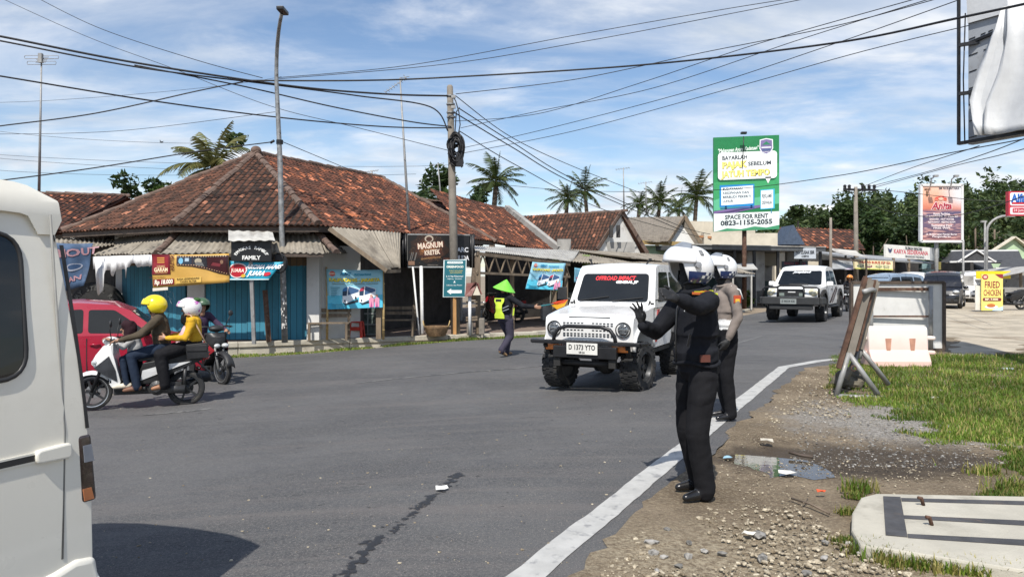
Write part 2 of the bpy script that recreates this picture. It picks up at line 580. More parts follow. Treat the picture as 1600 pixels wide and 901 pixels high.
GROUND = M('bare_ground', (0.25, 0.20, 0.145), 0.95, var=0.3, scale=0.7, bump=0.6, bscale=14, bdist=0.03, stain=(0.12, 0.10, 0.065), st_scale=0.35)
LOT = M('pale_gravel', (0.43, 0.375, 0.29), 0.95, var=0.22, scale=1.2, bump=0.8, bscale=22, bdist=0.03, stain=(0.26, 0.21, 0.15), st_lo=0.5, st_hi=0.68, st_scale=0.5)
ROADPAINT = M('road_paint', (0.44, 0.435, 0.415), 0.6, var=0.10, scale=6, bump=0.2, bscale=90, stain=(0.24, 0.24, 0.24), st_lo=0.52, st_hi=0.70, st_scale=9)
FADED = M('faded_paint', (0.17, 0.168, 0.162), 0.75, var=0.2, scale=8, stain=(0.07, 0.07, 0.072), st_lo=0.45, st_hi=0.6, st_scale=9)
TILE_D = mat_tile('dark_roof_tile', (0.036, 0.023, 0.018), (0.145, 0.064, 0.040), (0.26, 0.100, 0.052), 0.08, (0.045, 0.033, 0.026))
TILE_O = mat_tile('orange_roof_tile', (0.040, 0.023, 0.018), (0.150, 0.058, 0.036), (0.38, 0.130, 0.062), 0.25, (0.060, 0.038, 0.030))
GROOVE = M('mossy_groove', (0.016, 0.012, 0.010), 0.95, var=0.3, scale=3)
RIDGE = M('ridge_mortar', (0.135, 0.09, 0.07), 0.9, var=0.3, scale=5, bump=0.5, bscale=25, stain=(0.07, 0.06, 0.05), st_scale=2.5)
WHITEWALL = M('old_white_wall', (0.62, 0.61, 0.58), 0.8, var=0.06, scale=2, stain=(0.33, 0.31, 0.28), st_lo=0.55, st_hi=0.8, st_scale=1.6, bump=0.15)
CREAM = M('cream_wall', (0.62, 0.56, 0.45), 0.85, var=0.08, scale=2, stain=(0.36, 0.32, 0.26), st_lo=0.55, st_hi=0.8, st_scale=0.7)
GREYWALL = M('bare_cement', (0.33, 0.32, 0.30), 0.9, var=0.15, scale=2, stain=(0.14, 0.135, 0.125), st_lo=0.5, st_hi=0.75, st_scale=1.2, bump=0.3)
GREENWALL = M('pale_green_wall', (0.42, 0.56, 0.36), 0.85, var=0.08, scale=2, stain=(0.25, 0.30, 0.21), st_scale=1.5)
DARKWALL = M('shade_dark_wall', (0.045, 0.042, 0.040), 0.85, var=0.3, scale=2)  # near-black: the shade of the unlit interiors is put into the wall colour
ASBESTOS = M('corrugated_cement', (0.275, 0.245, 0.20), 0.9, var=0.15, scale=3, stain=(0.11, 0.095, 0.078), st_lo=0.45, st_hi=0.75, st_scale=1.7, stretch=(1, 1, 1), bump=0.25, bscale=40)
ZINC = M('weathered_sheet', (0.44, 0.43, 0.40), 0.6, var=0.12, scale=3, stain=(0.20, 0.175, 0.15), st_lo=0.5, st_hi=0.75, st_scale=1.3)
CONC = M('concrete', (0.43, 0.405, 0.34), 0.9, var=0.10, scale=3, bump=0.4, bscale=45, stain=(0.24, 0.22, 0.18), st_lo=0.52, st_hi=0.75, st_scale=2.2)
OLDCONC = M('mossy_concrete', (0.46, 0.425, 0.35), 0.92, var=0.16, scale=3, bump=0.5, bscale=30, stain=(0.12, 0.115, 0.085), st_lo=0.54, st_hi=0.76, st_scale=2.6)
POLECONC = M('pole_concrete', (0.215, 0.190, 0.160), 0.9, var=0.15, scale=4, bump=0.3, bscale=40, stain=(0.13, 0.12, 0.10), st_scale=3)
WOOD = M('grey_wood', (0.19, 0.145, 0.10), 0.85, var=0.28, scale=6, stretch=(1, 1, 0.2), bump=0.4, bscale=30, stain=(0.07, 0.055, 0.04), st_scale=3)
NEWWOOD = M('fresh_timber', (0.56, 0.30, 0.115), 0.7, var=0.15, scale=8, stretch=(1, 1, 0.2), bump=0.2)
BAMBOO = M('bamboo', (0.48, 0.34, 0.15), 0.6, var=0.25, scale=6, stain=(0.20, 0.15, 0.08), st_scale=6)
DARKWOOD = M('dark_wood', (0.075, 0.055, 0.042), 0.7, var=0.25, scale=6)
BLUEDOOR = mat_planks('blue_boards', (0.042, 0.215, 0.31), (0.27, 0.36, 0.38), (0.20, 0.135, 0.075), 1.92)
STEEL = M('galvanised_steel', (0.30, 0.30, 0.295), 0.55, 0.25, var=0.15, scale=6, stain=(0.22, 0.20, 0.18), st_scale=5)
RUST = M('rusty_iron', (0.115, 0.062, 0.042), 0.8, 0.25, var=0.4, scale=8, stain=(0.20, 0.14, 0.10), st_scale=6, bump=0.4)
BLACKMETAL = M('black_metal', (0.022, 0.022, 0.024), 0.42, 0.4, var=0.2)
WHITEMETAL = M('white_painted_pipe', (0.70, 0.70, 0.69), 0.45, var=0.06, stain=(0.4, 0.38, 0.35), st_lo=0.62, st_hi=0.8)
CABLE = M('cable_rubber', (0.012, 0.012, 0.014), 0.55, var=0.1)
GLASS = M('tinted_glass', (0.010, 0.012, 0.014), 0.04, var=0.1, spec=0.5, rvar=0.015)
SHOPGLASS = M('shop_glass', (0.03, 0.045, 0.045), 0.06, var=0.2, spec=0.5, rvar=0.02)
LEAF = leaf_mat('tree_leaves', (0.030, 0.062, 0.018), (0.075, 0.125, 0.030))
LEAF_D = leaf_mat('dark_leaves', (0.034, 0.064, 0.020), (0.085, 0.130, 0.038))
LEAF_L = leaf_mat('bright_leaves', (0.060, 0.115, 0.022), (0.125, 0.190, 0.040))
PALM = leaf_mat('palm_fronds', (0.040, 0.070, 0.020), (0.120, 0.135, 0.042))
PALM_Y = leaf_mat('yellowed_fronds', (0.10, 0.12, 0.035), (0.26, 0.23, 0.085))
BARK = M('bark', (0.15, 0.115, 0.085), 0.9, var=0.3, scale=8, bump=0.6, bscale=20)
GRASS = leaf_mat('grass_blades', (0.110, 0.200, 0.024), (0.26, 0.35, 0.055), 0.5, 0.35)
DRYGRASS = leaf_mat('dry_grass', (0.26, 0.24, 0.07), (0.44, 0.38, 0.14), 0.6, 0.25)
# ================================================================== GROUND, ROAD, SHOULDER
def strip(name, la, lb, m, off, nseg, kind='structure', ragged=0.0, zf=None):
 """sheet between two polylines of equal length, draped over the ground"""
 bm = nb()
 pairs = []
 for i in range(len(la) - 1):
  a0, a1, b0, b1 = Vector(la[i]), Vector(la[i + 1]), Vector(lb[i]), Vector(lb[i + 1])
  k = max(1, int(max((a1 - a0).length, (b1 - b0).length) / (0.12 if ragged and -2 < a0.y < 13 else 0.5)))
  for j in range(k): pairs.append((a0.lerp(a1, j / k), b0.lerp(b1, j / k)))
 pairs.append((Vector(la[-1]), Vector(lb[-1])))
 rows = []
 for a, b in pairs:
  row = []
  for j in range(nseg + 1):
   p = a.lerp(b, j / nseg)
   if ragged and j in (0, nseg):
    q = mnoise.noise((p.x * 2.3, p.y * 2.3, 3.1)) * ragged + mnoise.noise((p.x * 9, p.y * 9, 1.1)) * ragged * 0.7
    p = p + (a - b).normalized() * q
   row.append(bm.verts.new((p.x, p.y, gz(p.x, p.y) + off)))
  rows.append(row)
 for r0, r1 in zip(rows, rows[1:]):
  for j in range(nseg): bm.faces.new((r0[j], r0[j + 1], r1[j + 1], r1[j]))
 for f in bm.faces:
  if f.normal.z < 0: f.normal_flip()
 o = obj(name, bm, m, smooth=60, recalc=False)
 return tag(o, kind=kind)
def ground_sheet():
 bm = nb()
 xs = [-900, -400, -180, -90] + [x for x in range(-60, 91, 2)] + [120, 200, 400, 900]
 ys = [-60, -30, -15] + [y for y in range(-6, 120, 2)] + [140, 180, 260, 500, 1200]
 def h(x, y): return gz(x, y) - 0.075 + 9.5 * sstep((x - 18) / 55) * sstep((y - 62) / 55)
 g = [[bm.verts.new((x, y, h(x, y))) for x in xs] for y in ys]
 for i in range(len(ys) - 1):
  for j in range(len(xs) - 1):
   bm.faces.new((g[i][j], g[i][j + 1], g[i + 1][j + 1], g[i + 1][j]))
 return tag(obj('ground', bm, GROUND, smooth=60), kind='structure')
ground_sheet()
def E(t, s=0.0):
 p = E_0 + EU * t - EN * s
 return (p.x, p.y)
# white line centre runs E(t); it bends right into the side lot at t ~ 11
edge = [E(-22), E(-12), E(-6), E(-3), E(0), E(3), E(6), E(8.5), E(10.2), (5.85, 13.95), (6.9, 14.45), (8.4, 14.95), (11, 15.9), (15, 19.0), (20, 25.5), (30, 40), (46, 62)]
road_edge = [E(-22, .30), E(-12, .30), E(-6, .30), E(-3, .28), E(0, .26), E(3, .27), E(6, .33), E(8.5, .36), E(10.2, .42), (6.2, 13.55), (7.2, 13.95), (8.2, 14.6), (9.2, 16.5), (10.8, 19.5), (13.2, 24), (16.5, 30), (26, 46)]
far_edge = [(-40, -6), (-33, 3), (-27, 7), (-22, 10), (-17, 12.6), (-13, 14.5), (-9.5, 16.4), (-6.6, 17.75), (-4, 18.85), (-1.5, 20.0), (0.9, 21.3), (3.6, 23.4), (6.5, 26.5), (10.0, 31.2), (14, 37.5), (23, 51), (38, 74)]
strip('road', road_edge, far_edge, ASPHALT, 0.0, 30, ragged=0.03)
def line_strip(name, pts, w, m, off, ragged=0.02):
 la, lb = [], []
 for i, p in enumerate(pts):
  a, b = Vector(pts[max(0, i - 1)]), Vector(pts[min(len(pts) - 1, i + 1)])
  d = (b - a).normalized()
  n = Vector((-d.y, d.x))
  la.append(Vector(p) + n * w / 2)
  lb.append(Vector(p) - n * w / 2)
 return strip(name, la, lb, m, off, 2, ragged=ragged)
line_strip('edge_line', edge[:10] + [(6.35, 14.25)], 0.185, ROADPAINT, 0.005, 0.012)
line_strip('lane_marking', [tuple(G(px, py).xy) for px, py in ((560, 598), (760, 579), (1000, 556))], 0.09, FADED, 0.005)
line_strip('lane_marking', [tuple(G(px, py).xy) for px, py in ((1085, 560), (1140, 540), (1190, 525))], 0.10, FADED, 0.005)
line_strip('lane_marking', [tuple(G(px, py).xy) for px, py in ((225, 648), (300, 642), (330, 638))], 0.10, FADED, 0.005)
sh_in = road_edge[:14]
sh_out = [E(-22, 9), E(-12, 9), E(-6, 8.5), E(-3, 8.2), E(0, 8.0), E(3, 7.6), E(6, 7.2), E(8.5, 6.0), E(10.2, 5.0), (10.6, 12.4), (12, 13), (14, 13.6), (18, 14.6), (24, 17)]
def shoulder():
 o = strip('shoulder', [(Vector(p) - Vector((EN.x, EN.y)) * -0.06) for p in sh_in], sh_out, DIRT, -0.018, 30, ragged=0.11)
 me = o.data
 for v in me.vertices:          # small bumps, and a hollow where the water stands
  x, y = v.co.x, v.co.y
  q = (v.index % 31) / 30
  v.co.z += 0.012 * mnoise.noise((x * 1.7, y * 1.7, 0)) * sstep(q * 14) + 0.024 * (1 - sstep(q * 9)) + 0.02 * sstep((q - .12) * 4)
  d = math.hypot((x - 2.95) / 1.25, (y - 6.75) / 0.75)
  v.co.z -= 0.045 * (1 - sstep((d - 0.5) / .7))
 return o
shoulder()
lot = strip('gravel_lot', [(7.8, 14.2), (9.1, 16.4), (10.7, 19.4), (13.1, 23.9), (16.4, 29.9), (25.9, 46)], [(13, 12.9), (20, 13.8), (27, 17), (34, 24), (44, 34), (60, 52)], LOT, -0.012, 24, ragged=0.2)
# the puddle on the shoulder: clear water over mud, so it mirrors the sky
def puddle(name, pts, z):
 bm = nb()
 cs = []
 n = len(pts)
 for i in range(n):
  a, b = Vector(pts[i]), Vector(pts[(i + 1) % n])
  for k in range(6):
   p = a.lerp(b, k / 6)
   q = mnoise.noise((p.x * 5, p.y * 5, 7)) * 0.035
   cs.append(bm.verts.new((p.x + q, p.y + q * 0.6, z)))
 bm.faces.new(cs)
 m, nt, b_ = new_mat('puddle_water')
 b_.inputs['Base Color'].default_value = (0.075, 0.060, 0.042, 1)
 b_.inputs['Roughness'].default_value = 0.03
 b_.inputs['Specular IOR Level'].default_value = 0.9
 b_.inputs['IOR'].default_value = 1.55
 tbump(nt, b_, tnoise(nt, tvec(nt), 14, 2), 0.03, 0.01)
 for f in bm.faces:
  f.normal_update()
  if f.normal.z < 0: f.normal_flip()
 return tag(obj(name, bm, m, recalc=False), kind='structure')
puddle('puddle', [tuple(G(px, py).xy) for px, py in ((1112, 712), (1150, 707), (1205, 711), (1262, 716), (1290, 728), (1306, 742), (1270, 747), (1232, 738), (1205, 743), (1172, 726), (1118, 724))], -0.014)
# ================================================================== TREES
nprng = np.random.default_rng(5)
def leaves_mesh(name, centers, size, m, parent=None, flat=0.6, seed=0):
 """small folded leaf clumps, one quad pair each"""
 g = np.random.default_rng(seed)
 n = len(centers)
 d = g.normal(size=(n, 3)); d[:, 2] *= flat
 d /= np.linalg.norm(d, axis=1)[:, None] + 1e-9
 e = g.normal(size=(n, 3))
 e -= d * (e * d).sum(1)[:, None]
 e /= np.linalg.norm(e, axis=1)[:, None] + 1e-9
 s = size * g.uniform(0.55, 1.35, size=(n, 1))
 c = np.asarray(centers)
 nn = np.cross(d, e)
 v = np.stack([c - d * s, c + e * s * 0.48 + nn * s * 0.15, c + d * s, c - e * s * 0.48 + nn * s * 0.15], 1).reshape(-1, 3)
 f = np.arange(n * 4).reshape(-1, 4)
 me = bpy.data.meshes.new(name)
 me.from_pydata(v.tolist(), [], f.tolist())
 me.materials.append(m)
 o = bpy.data.objects.new(name, me)
 COL.objects.link(o)
 if parent is not None: o.parent = parent
 return o
def crown_points(n, r, h, seed, lobes=9):
 g = np.random.default_rng(seed)
 pts = []
 for k in range(lobes):
  a = g.uniform(0, 2 * math.pi)
  q = g.uniform(0.15, 0.72)
  c = np.array([math.cos(a) * r * q, math.sin(a) * r * q, g.uniform(0.18, 0.92) * h])
  rr = r * g.uniform(0.30, 0.52)
  m_ = int(n / lobes)
  d = g.normal(size=(m_, 3))
  d /= np.linalg.norm(d, axis=1)[:, None]
  rad = rr * g.uniform(0.45, 1.08, size=(m_, 1)) ** 0.6
  p = c + d * rad * np.array([1, 1, 0.72])
  pts.append(p)
 return np.concatenate(pts)
def tree(label, base, h, r, m=None, n=1500, leaf=0.26, seed=1, trunk_h=None, group='trees behind the buildings', name='tree', lobes=9):
 t = thing(name, label, 'tree', base, 0, group)
 th = trunk_h if trunk_h is not None else h * 0.4
 bm = nb()
 rr = 0.05 + h * 0.018
 lean = rnd.uniform(-0.3, 0.3)
 tube(bm, [(0, 0, -0.1), (lean * 0.3, 0, th * 0.5), (lean, 0, th), (lean * 1.2, 0.1, h * 0.8)], [rr * 1.3, rr, rr * 0.8, rr * 0.3], 8)
 for k in range(6):
  a = k * 1.05 + seed
  z0 = th * rnd.uniform(0.8, 1.2)
  tube(bm, [(lean, 0, z0), (lean + math.cos(a) * r * 0.35, math.sin(a) * r * 0.35, z0 + (h - th) * 0.3), (lean + math.cos(a) * r * 0.65, math.sin(a) * r * 0.65, z0 + (h - th) * 0.5)], [rr * 0.5, rr * 0.32, rr * 0.12], 6)
 obj('trunk', bm, BARK, t, recalc=False)
 pts = crown_points(n, r, h - th, seed, lobes) + np.array([lean, 0, th])
 leaves_mesh('crown', pts, leaf, m or LEAF, t, seed=seed)
 return t
def palm(label, base, h, r, m=None, seed=1, fronds=20, lean=(0.3, 0.0), droop=1.0, group='coconut palms behind the roofs'):
 g = random.Random(seed)
 t = thing('palm_tree', label, 'palm tree', base, 0, group)
 bm = nb()
 pts = [(lean[0] * (k / 7) ** 2, lean[1] * (k / 7) ** 2, h * k / 7) for k in range(8)]
 tube(bm, pts, [0.20 - 0.010 * k for k in range(8)], 10)
 for k in range(22):
  z = h * (0.1 + 0.04 * k)
  q = (z / h) ** 2
  lathe(bm, [(0.17, -0.02), (0.195 - 0.07 * z / h, 0), (0.16, 0.02)], 10, TR(lean[0] * q, lean[1] * q, z))
 obj('trunk', bm, BARK, t, recalc=False)
 top = Vector(pts[-1])
 V, Fc = [], []
 for k in range(fronds):
  az = k * 2.399 + g.uniform(-0.2, 0.2)
  el = R(78 - 105 * (k / fronds) ** 0.85 + g.uniform(-8, 8))
  L = r * g.uniform(0.85, 1.1)
  p = Vector(top)
  d = Vector((math.cos(az) * math.cos(el), math.sin(az) * math.cos(el), math.sin(el)))
  segs = 13
  curve = [p.copy()]
  for s in range(segs):
   d = (d + Vector((0, 0, -0.085 * droop * (0.5 + s / segs)))).normalized()
   p = p + d * L / segs
   curve.append(p.copy())
  side = d.cross(Vector((0, 0, 1)))
  if side.length < 1e-3: side = Vector((1, 0, 0))
  side.normalize()
  for s in range(segs):                                     # midrib
   a, b = curve[s], curve[s + 1]
   w = 0.035 * (1 - s / segs) + 0.006
   i = len(V)
   V += [a - side * w, a + side * w, b + side * w * 0.9, b - side * w * 0.9]
   Fc.append((i, i + 1, i + 2, i + 3))
  nl = 34
  for s in range(3, nl):
   q = s / nl * segs
   i0 = min(int(q), segs - 1)
   a = curve[i0].lerp(curve[i0 + 1], q - i0)
   tg = (curve[i0 + 1] - curve[i0]).normalized()
   prof = math.sin(math.pi * min(1.0, 0.12 + 0.88 * s / nl)) ** 0.6
   ll = L * 0.25 * prof * g.uniform(0.8, 1.1)
   for sg in (-1, 1):
    if g.random() < 0.08: continue
    u = (side * sg * 0.85 + tg * 0.65 + Vector((0, 0, -0.38 * droop + g.uniform(-0.2, 0.12)))).normalized()
    w = tg * 0.045 * r / 2.4
    i = len(V)
    V += [a - w * 0.6, a + w, a + u * ll * 0.6 + w * 0.7 + Vector((0, 0, -0.02)), a + u * ll + Vector((0, 0, -0.10 * ll))]
    Fc.append((i, i + 1, i + 2, i + 3))
 me = bpy.data.meshes.new('crown')
 me.from_pydata([tuple(v) for v in V], [], Fc)
 me.materials.append(m or PALM)
 o = bpy.data.objects.new('crown', me)
 COL.objects.link(o)
 o.parent = t
 bm = nb()
 for k in range(5):
  a = k * 1.25
  ball(bm, top + Vector((math.cos(a) * 0.2, math.sin(a) * 0.2, -0.18)), (0.12, 0.12, 0.14), u=8, v=6)
 obj('coconut', bm, LEAF_L, t, recalc=False).name = 'coconuts'
 return t
def at_top(px, py, d, h):               # base of something h tall whose top shows at (px, py)
 p = P(px, py, d)
 return Vector((p.x, p.y, p.z - h)), p.z
def palm_at(label, px, py, d, r, **kw):
 p = P(px, py, d)
 z0 = gz(p.x, p.y)
 palm(label, (p.x, p.y, z0), p.z - z0, r, **kw)
palm_at('pale yellowed coconut palm peeping over the hipped roof left of its peak', 322, 262, 33, 2.5, m=PALM_Y, seed=3, fronds=26, droop=1.35)
palm_at('tall dark coconut palm just to the right of the utility pole', 767, 283, 42, 2.0, seed=8, fronds=22, droop=0.95)
palm_at('shorter coconut palm of the pair above the gabled tile roof', 880, 310, 52, 1.7, seed=12, fronds=19)
palm_at('taller coconut palm of the pair above the gabled tile roof', 922, 298, 55, 1.9, seed=17, fronds=20, lean=(-0.4, 0))
palm_at('small coconut palm at the end of the clump left of the green billboard', 993, 318, 56, 1.5, seed=22, fronds=17)
palm_at('dense coconut palm in the middle of the clump left of the green billboard', 1025, 316, 60, 2.1, seed=27, fronds=23)
palm_at('coconut palm half hidden behind the left edge of the green billboard', 1082, 306, 52, 2.2, seed=31, fronds=22)
palm_at('low coconut palm between the clump and the green billboard', 1056, 326, 64, 1.8, seed=36, fronds=18)
def tree_at(label, px, py, d, h, r, **kw):
 p = P(px, py, d)
 tree(label, (p.x, p.y, p.z - h), h, r, **kw)
tree_at('leafy bush-topped tree above the far left tile roof', 200, 274, 36, 6.0, 1.3, seed=2, n=900, m=LEAF, leaf=0.17, lobes=7)
tree_at('small light green tree right of the bushy one above the far left roof', 240, 288, 38, 5.8, 0.8, seed=4, n=500, m=LEAF_L, leaf=0.16, lobes=5)
tree_at('thin spiky tree standing alone above the far left roof', 150, 280, 37, 5.6, 0.6, seed=5, n=200, m=LEAF_D, leaf=0.15, lobes=4)
tree_at('dark tree crown showing left of the hipped roof peak', 376, 204, 36, 8.6, 1.0, seed=6, n=900, m=LEAF_D, leaf=0.16, lobes=5)
tree_at('dark tree crown showing right of the hipped roof peak', 414, 206, 35, 8.6, 0.95, seed=7, n=900, m=LEAF_D, leaf=0.16, lobes=5)
tree_at('low broad bush line between the far left roof and the pale palm', 240, 272, 40, 6.0, 1.5, seed=51, n=900, m=LEAF, leaf=0.17, lobes=8)
tree_at('ragged low tree just left of the pale palm crown', 284, 262, 41, 6.4, 1.1, seed=52, n=700, m=LEAF_D, leaf=0.17, lobes=7)
tree_at('small round tree above the right end of the big roof ridge', 632, 276, 40, 7.0, 1.0, seed=9, n=700, leaf=0.18, lobes=6)
tree_at('broad dark green tree behind the utility pole', 692, 254, 44, 8.5, 2.0, seed=10, n=1700, m=LEAF_D, leaf=0.2, lobes=9)
tree_at('lower green tree filling in right of the utility pole', 740, 278, 46, 7.5, 1.2, seed=14, n=800, m=LEAF, leaf=0.2, lobes=6)
tree_at('lone tall dark tree just right of the green billboard', 1247, 311, 62, 9.0, 1.25, seed=41, n=1100, m=LEAF_D, leaf=0.24, lobes=8)
tree_at('dark tree with loose crown left of the cross-armed pole', 1285, 330, 66, 8.5, 1.7, seed=42, n=1200, m=LEAF_D, leaf=0.25)
tree_at('tall dark tree right behind the cross-armed pole', 1322, 309, 64, 9.5, 2.3, seed=43, n=1900, m=LEAF_D, leaf=0.25)
tree_at('bushy mid green tree right of the cross-armed pole', 1368, 334, 62, 7.5, 1.9, seed=44, n=1500, m=LEAF, leaf=0.25)
tree_at('bright green low tree over the red roof by the cross-armed pole', 1305, 352, 56, 6.0, 1.4, seed=45, n=900, m=LEAF_L, leaf=0.22)
tree_at('dark tree behind the sunset billboard on its left side', 1415, 336, 66, 8.0, 2.2, seed=46, n=1500, m=LEAF_D, leaf=0.26)
tree_at('green tree beneath the sunset billboard', 1440, 372, 60, 6.5, 1.9, seed=47, n=1300, m=LEAF, leaf=0.24)
def forest():
 g = np.random.default_rng(77)
 pts = []
 k = 0
 while k < 360:
  x, y = g.uniform(28, 135), g.uniform(68, 128)
  z = gz(x, y) + 9.5 * sstep((x - 18) / 55) * sstep((y - 62) / 55)
  h, r = g.uniform(4.5, 8.0), g.uniform(1.7, 3.0)
  m_ = 270
  d = g.normal(size=(m_, 3))
  d /= np.linalg.norm(d, axis=1)[:, None]
  lob = g.normal(size=(5, 3)) * np.array([r * 0.45, r * 0.45, h * 0.16])
  c = lob[g.integers(0, 5, m_)]
  pts.append(np.array([x, y, z + h * 0.62]) + c + d * np.array([r * 0.55, r * 0.55, h * 0.22]) * g.uniform(0.5, 1.05, size=(m_, 1)))
  k += 1
 o = leaves_mesh('forest', np.concatenate(pts), 0.40, leaf_mat('forest_leaves', (0.036, 0.066, 0.022), (0.125, 0.165, 0.052)), seed=3)
 tag(o, 'dense dark forest covering the far hillside', None, kind='stuff')
forest()
# ================================================================== ROOFS, WALLS
def tile_face(bm, poly, tw=0.168, tl=0.215, amp=0.036, jit=0.008, seed=0, mi=0):
 """clay tiles laid in courses over a convex sloping polygon whose first edge is the eave"""
 g = random.Random(seed)
 poly = [Vector(p) for p in poly]
 u = (poly[1] - poly[0]).normalized()
 n = u.cross(poly[2] - poly[0]).normalized()
 if n.z < 0: n = -n
 v = n.cross(u).normalized()
 if v.z < 0: v = -v
 us = [(p - poly[0]).dot(u) for p in poly]
 vs_ = [(p - poly[0]).dot(v) for p in poly]
 t = nb()
 prof = [(0.0, 0.0), (0.27, 0.0), (0.42, 0.65), (0.62, 1.0), (0.86, 0.6), (1.03, 0.05)]
 nr = int((max(vs_)) / tl) + 1
 for r in range(-1, nr):
  # span of the polygon at this course
  vy = min(max((r + 0.5) * tl, 0.001), max(vs_) - 0.001)
  xs = []
  for i in range(len(poly)):
   a, b = i, (i + 1) % len(poly)
   if (vs_[a] - vy) * (vs_[b] - vy) <= 0 and abs(vs_[a] - vs_[b]) > 1e-6:
    q = (vy - vs_[a]) / (vs_[b] - vs_[a])
    xs.append(us[a] + q * (us[b] - us[a]))
  if len(xs) < 2: continue
  x0, x1 = min(xs) - 0.5, max(xs) + 0.5
  for c in range(int(x0 / tw) - 1, int(x1 / tw) + 2):
   j = g.uniform(-jit, jit)
   jr = g.uniform(-jit, jit)
   lo, hi = [], []
   for fx, h in prof:
    x = (c + fx) * tw
    lo.append(t.verts.new(poly[0] + u * x + v * (r * tl - 0.03 + j) + n * (0.016 + amp * h + jr)))
    hi.append(t.verts.new(poly[0] + u * (x + j) + v * ((r + 1) * tl + 0.01) + n * (0.002 + amp * h * 0.9)))
   for k in range(5):
    f = t.faces.new((lo[k], lo[k + 1], hi[k + 1], hi[k]))
    f.material_index = mi if k else 1
    f.smooth = True
 cen = sum(poly, Vector()) / len(poly)
 for i in range(len(poly)):
  a, b = poly[i], poly[(i + 1) % len(poly)]
  pn = (b - a).cross(n).normalized()
  if (cen - a).dot(pn) > 0: pn = -pn
  off = 0.06 if i == 0 else 0.0
  geom = list(t.verts) + list(t.edges) + list(t.faces)
  bmesh.ops.bisect_plane(t, geom=geom, plane_co=a + pn * off, plane_no=pn, clear_outer=True)
 me = bpy.data.meshes.new('tmp')
 t.to_mesh(me); t.free()
 bm.from_mesh(me)
 bpy.data.meshes.remove(me)
 slab(bm, [p - n * 0.03 for p in poly], 0.05, mi, down=-n)
def ridge_caps(bm, a, b, r=0.085, step=0.30, seed=0):
 g = random.Random(seed)
 a, b = Vector(a), Vector(b)
 d = (b - a).normalized()
 L = (b - a).length
 k = int(L / step)
 side = d.cross(Vector((0, 0, 1))).normalized()
 up = side.cross(d).normalized()
 if up.z < 0: up = -up
 for i in range(k + 1):
  p = a + d * (i * step + g.uniform(-0.01, 0.01)) + up * g.uniform(-0.015, 0.02)
  q = p + d * (step * 1.02)
  rings = []
  for pt, rr in ((p, r * 1.12), (q, r * 0.95)):
   rings.append([bm.verts.new(pt + side * math.cos(R(x)) * rr * 1.15 + up * (math.sin(R(x)) * rr - 0.01)) for x in (-20, 20, 60, 90, 120, 160, 200)])
  for j in range(6): bm.faces.new((rings[0][j], rings[0][j + 1], rings[1][j + 1], rings[1][j]))
  bm.faces.new(rings[0]); bm.faces.new(rings[1][::-1])
def corr(bm, tl, tr, br, bl, pitch=0.15, amp=0.022, thick=0.008, rows=3, seed=0, ragged=0.03):
 """corrugated sheet roofing, flutes running from top to bottom, laid in overlapping sheets"""
 g = random.Random(seed)
 tl, tr, br, bl = map(Vector, (tl, tr, br, bl))
 n = (tr - tl).cross(bl - tl).normalized()
 if n.z < 0: n = -n
 W = max((tr - tl).length, (br - bl).length)
 nc = int(W / pitch * 6)
 per = max(1, int(1.0 / pitch)) * 6
 for s0 in range(0, nc, per):
  s1 = min(nc, s0 + per)
  dz = g.uniform(0, 0.018)
  ext = g.uniform(-ragged, ragged)
  top, bot = [], []
  for r in range(rows + 1):
   row = []
   for c in range(s0, s1 + 1):
    q = c / nc
    f = r / rows * (1 + (ext if r == rows else 0))
    p = tl.lerp(tr, q).lerp(bl.lerp(br, q), f)
    p = p + n * (amp * math.cos(2 * math.pi * c / 6) + dz - 0.02 * math.sin(math.pi * r / rows) * g.uniform(0.9, 1.1))
    row.append(bm.verts.new(p))
   top.append(row)
   bot.append([bm.verts.new(v_.co - n * thick) for v_ in row])
  for r in range(rows):
   for c in range(s1 - s0):
    for f in (bm.faces.new((top[r][c], top[r][c + 1], top[r + 1][c + 1], top[r + 1][c])), bm.faces.new((bot[r][c], bot[r + 1][c], bot[r + 1][c + 1], bot[r][c + 1]))):
     f.smooth = True
  for c in range(s1 - s0):
   bm.faces.new((top[rows][c], top[rows][c + 1], bot[rows][c + 1], bot[rows][c]))
def wall(bm, a, b, z0, z1, th=0.15, mi=0, back=None):
 """upright wall between two plan points; thickness goes away from the camera"""
 a, b = Vector((a[0], a[1], 0)), Vector((b[0], b[1], 0))
 d = (b - a).normalized()
 n = Vector((-d.y, d.x, 0))
 if back is None and n.dot(a) < 0: n = -n
 if back is not None and n.dot(Vector(back)) < 0: n = -n
 pts = [(a.x, a.y), (b.x, b.y), ((b + n * th).x, (b + n * th).y), ((a + n * th).x, (a + n * th).y)]
 prism(bm, pts, lambda x, y: Vector((x, y, z0)), lambda x, y: Vector((x, y, z1)), mi)
def lerp2(a, b, t): return (a[0] + (b[0] - a[0]) * t, a[1] + (b[1] - a[1]) * t)
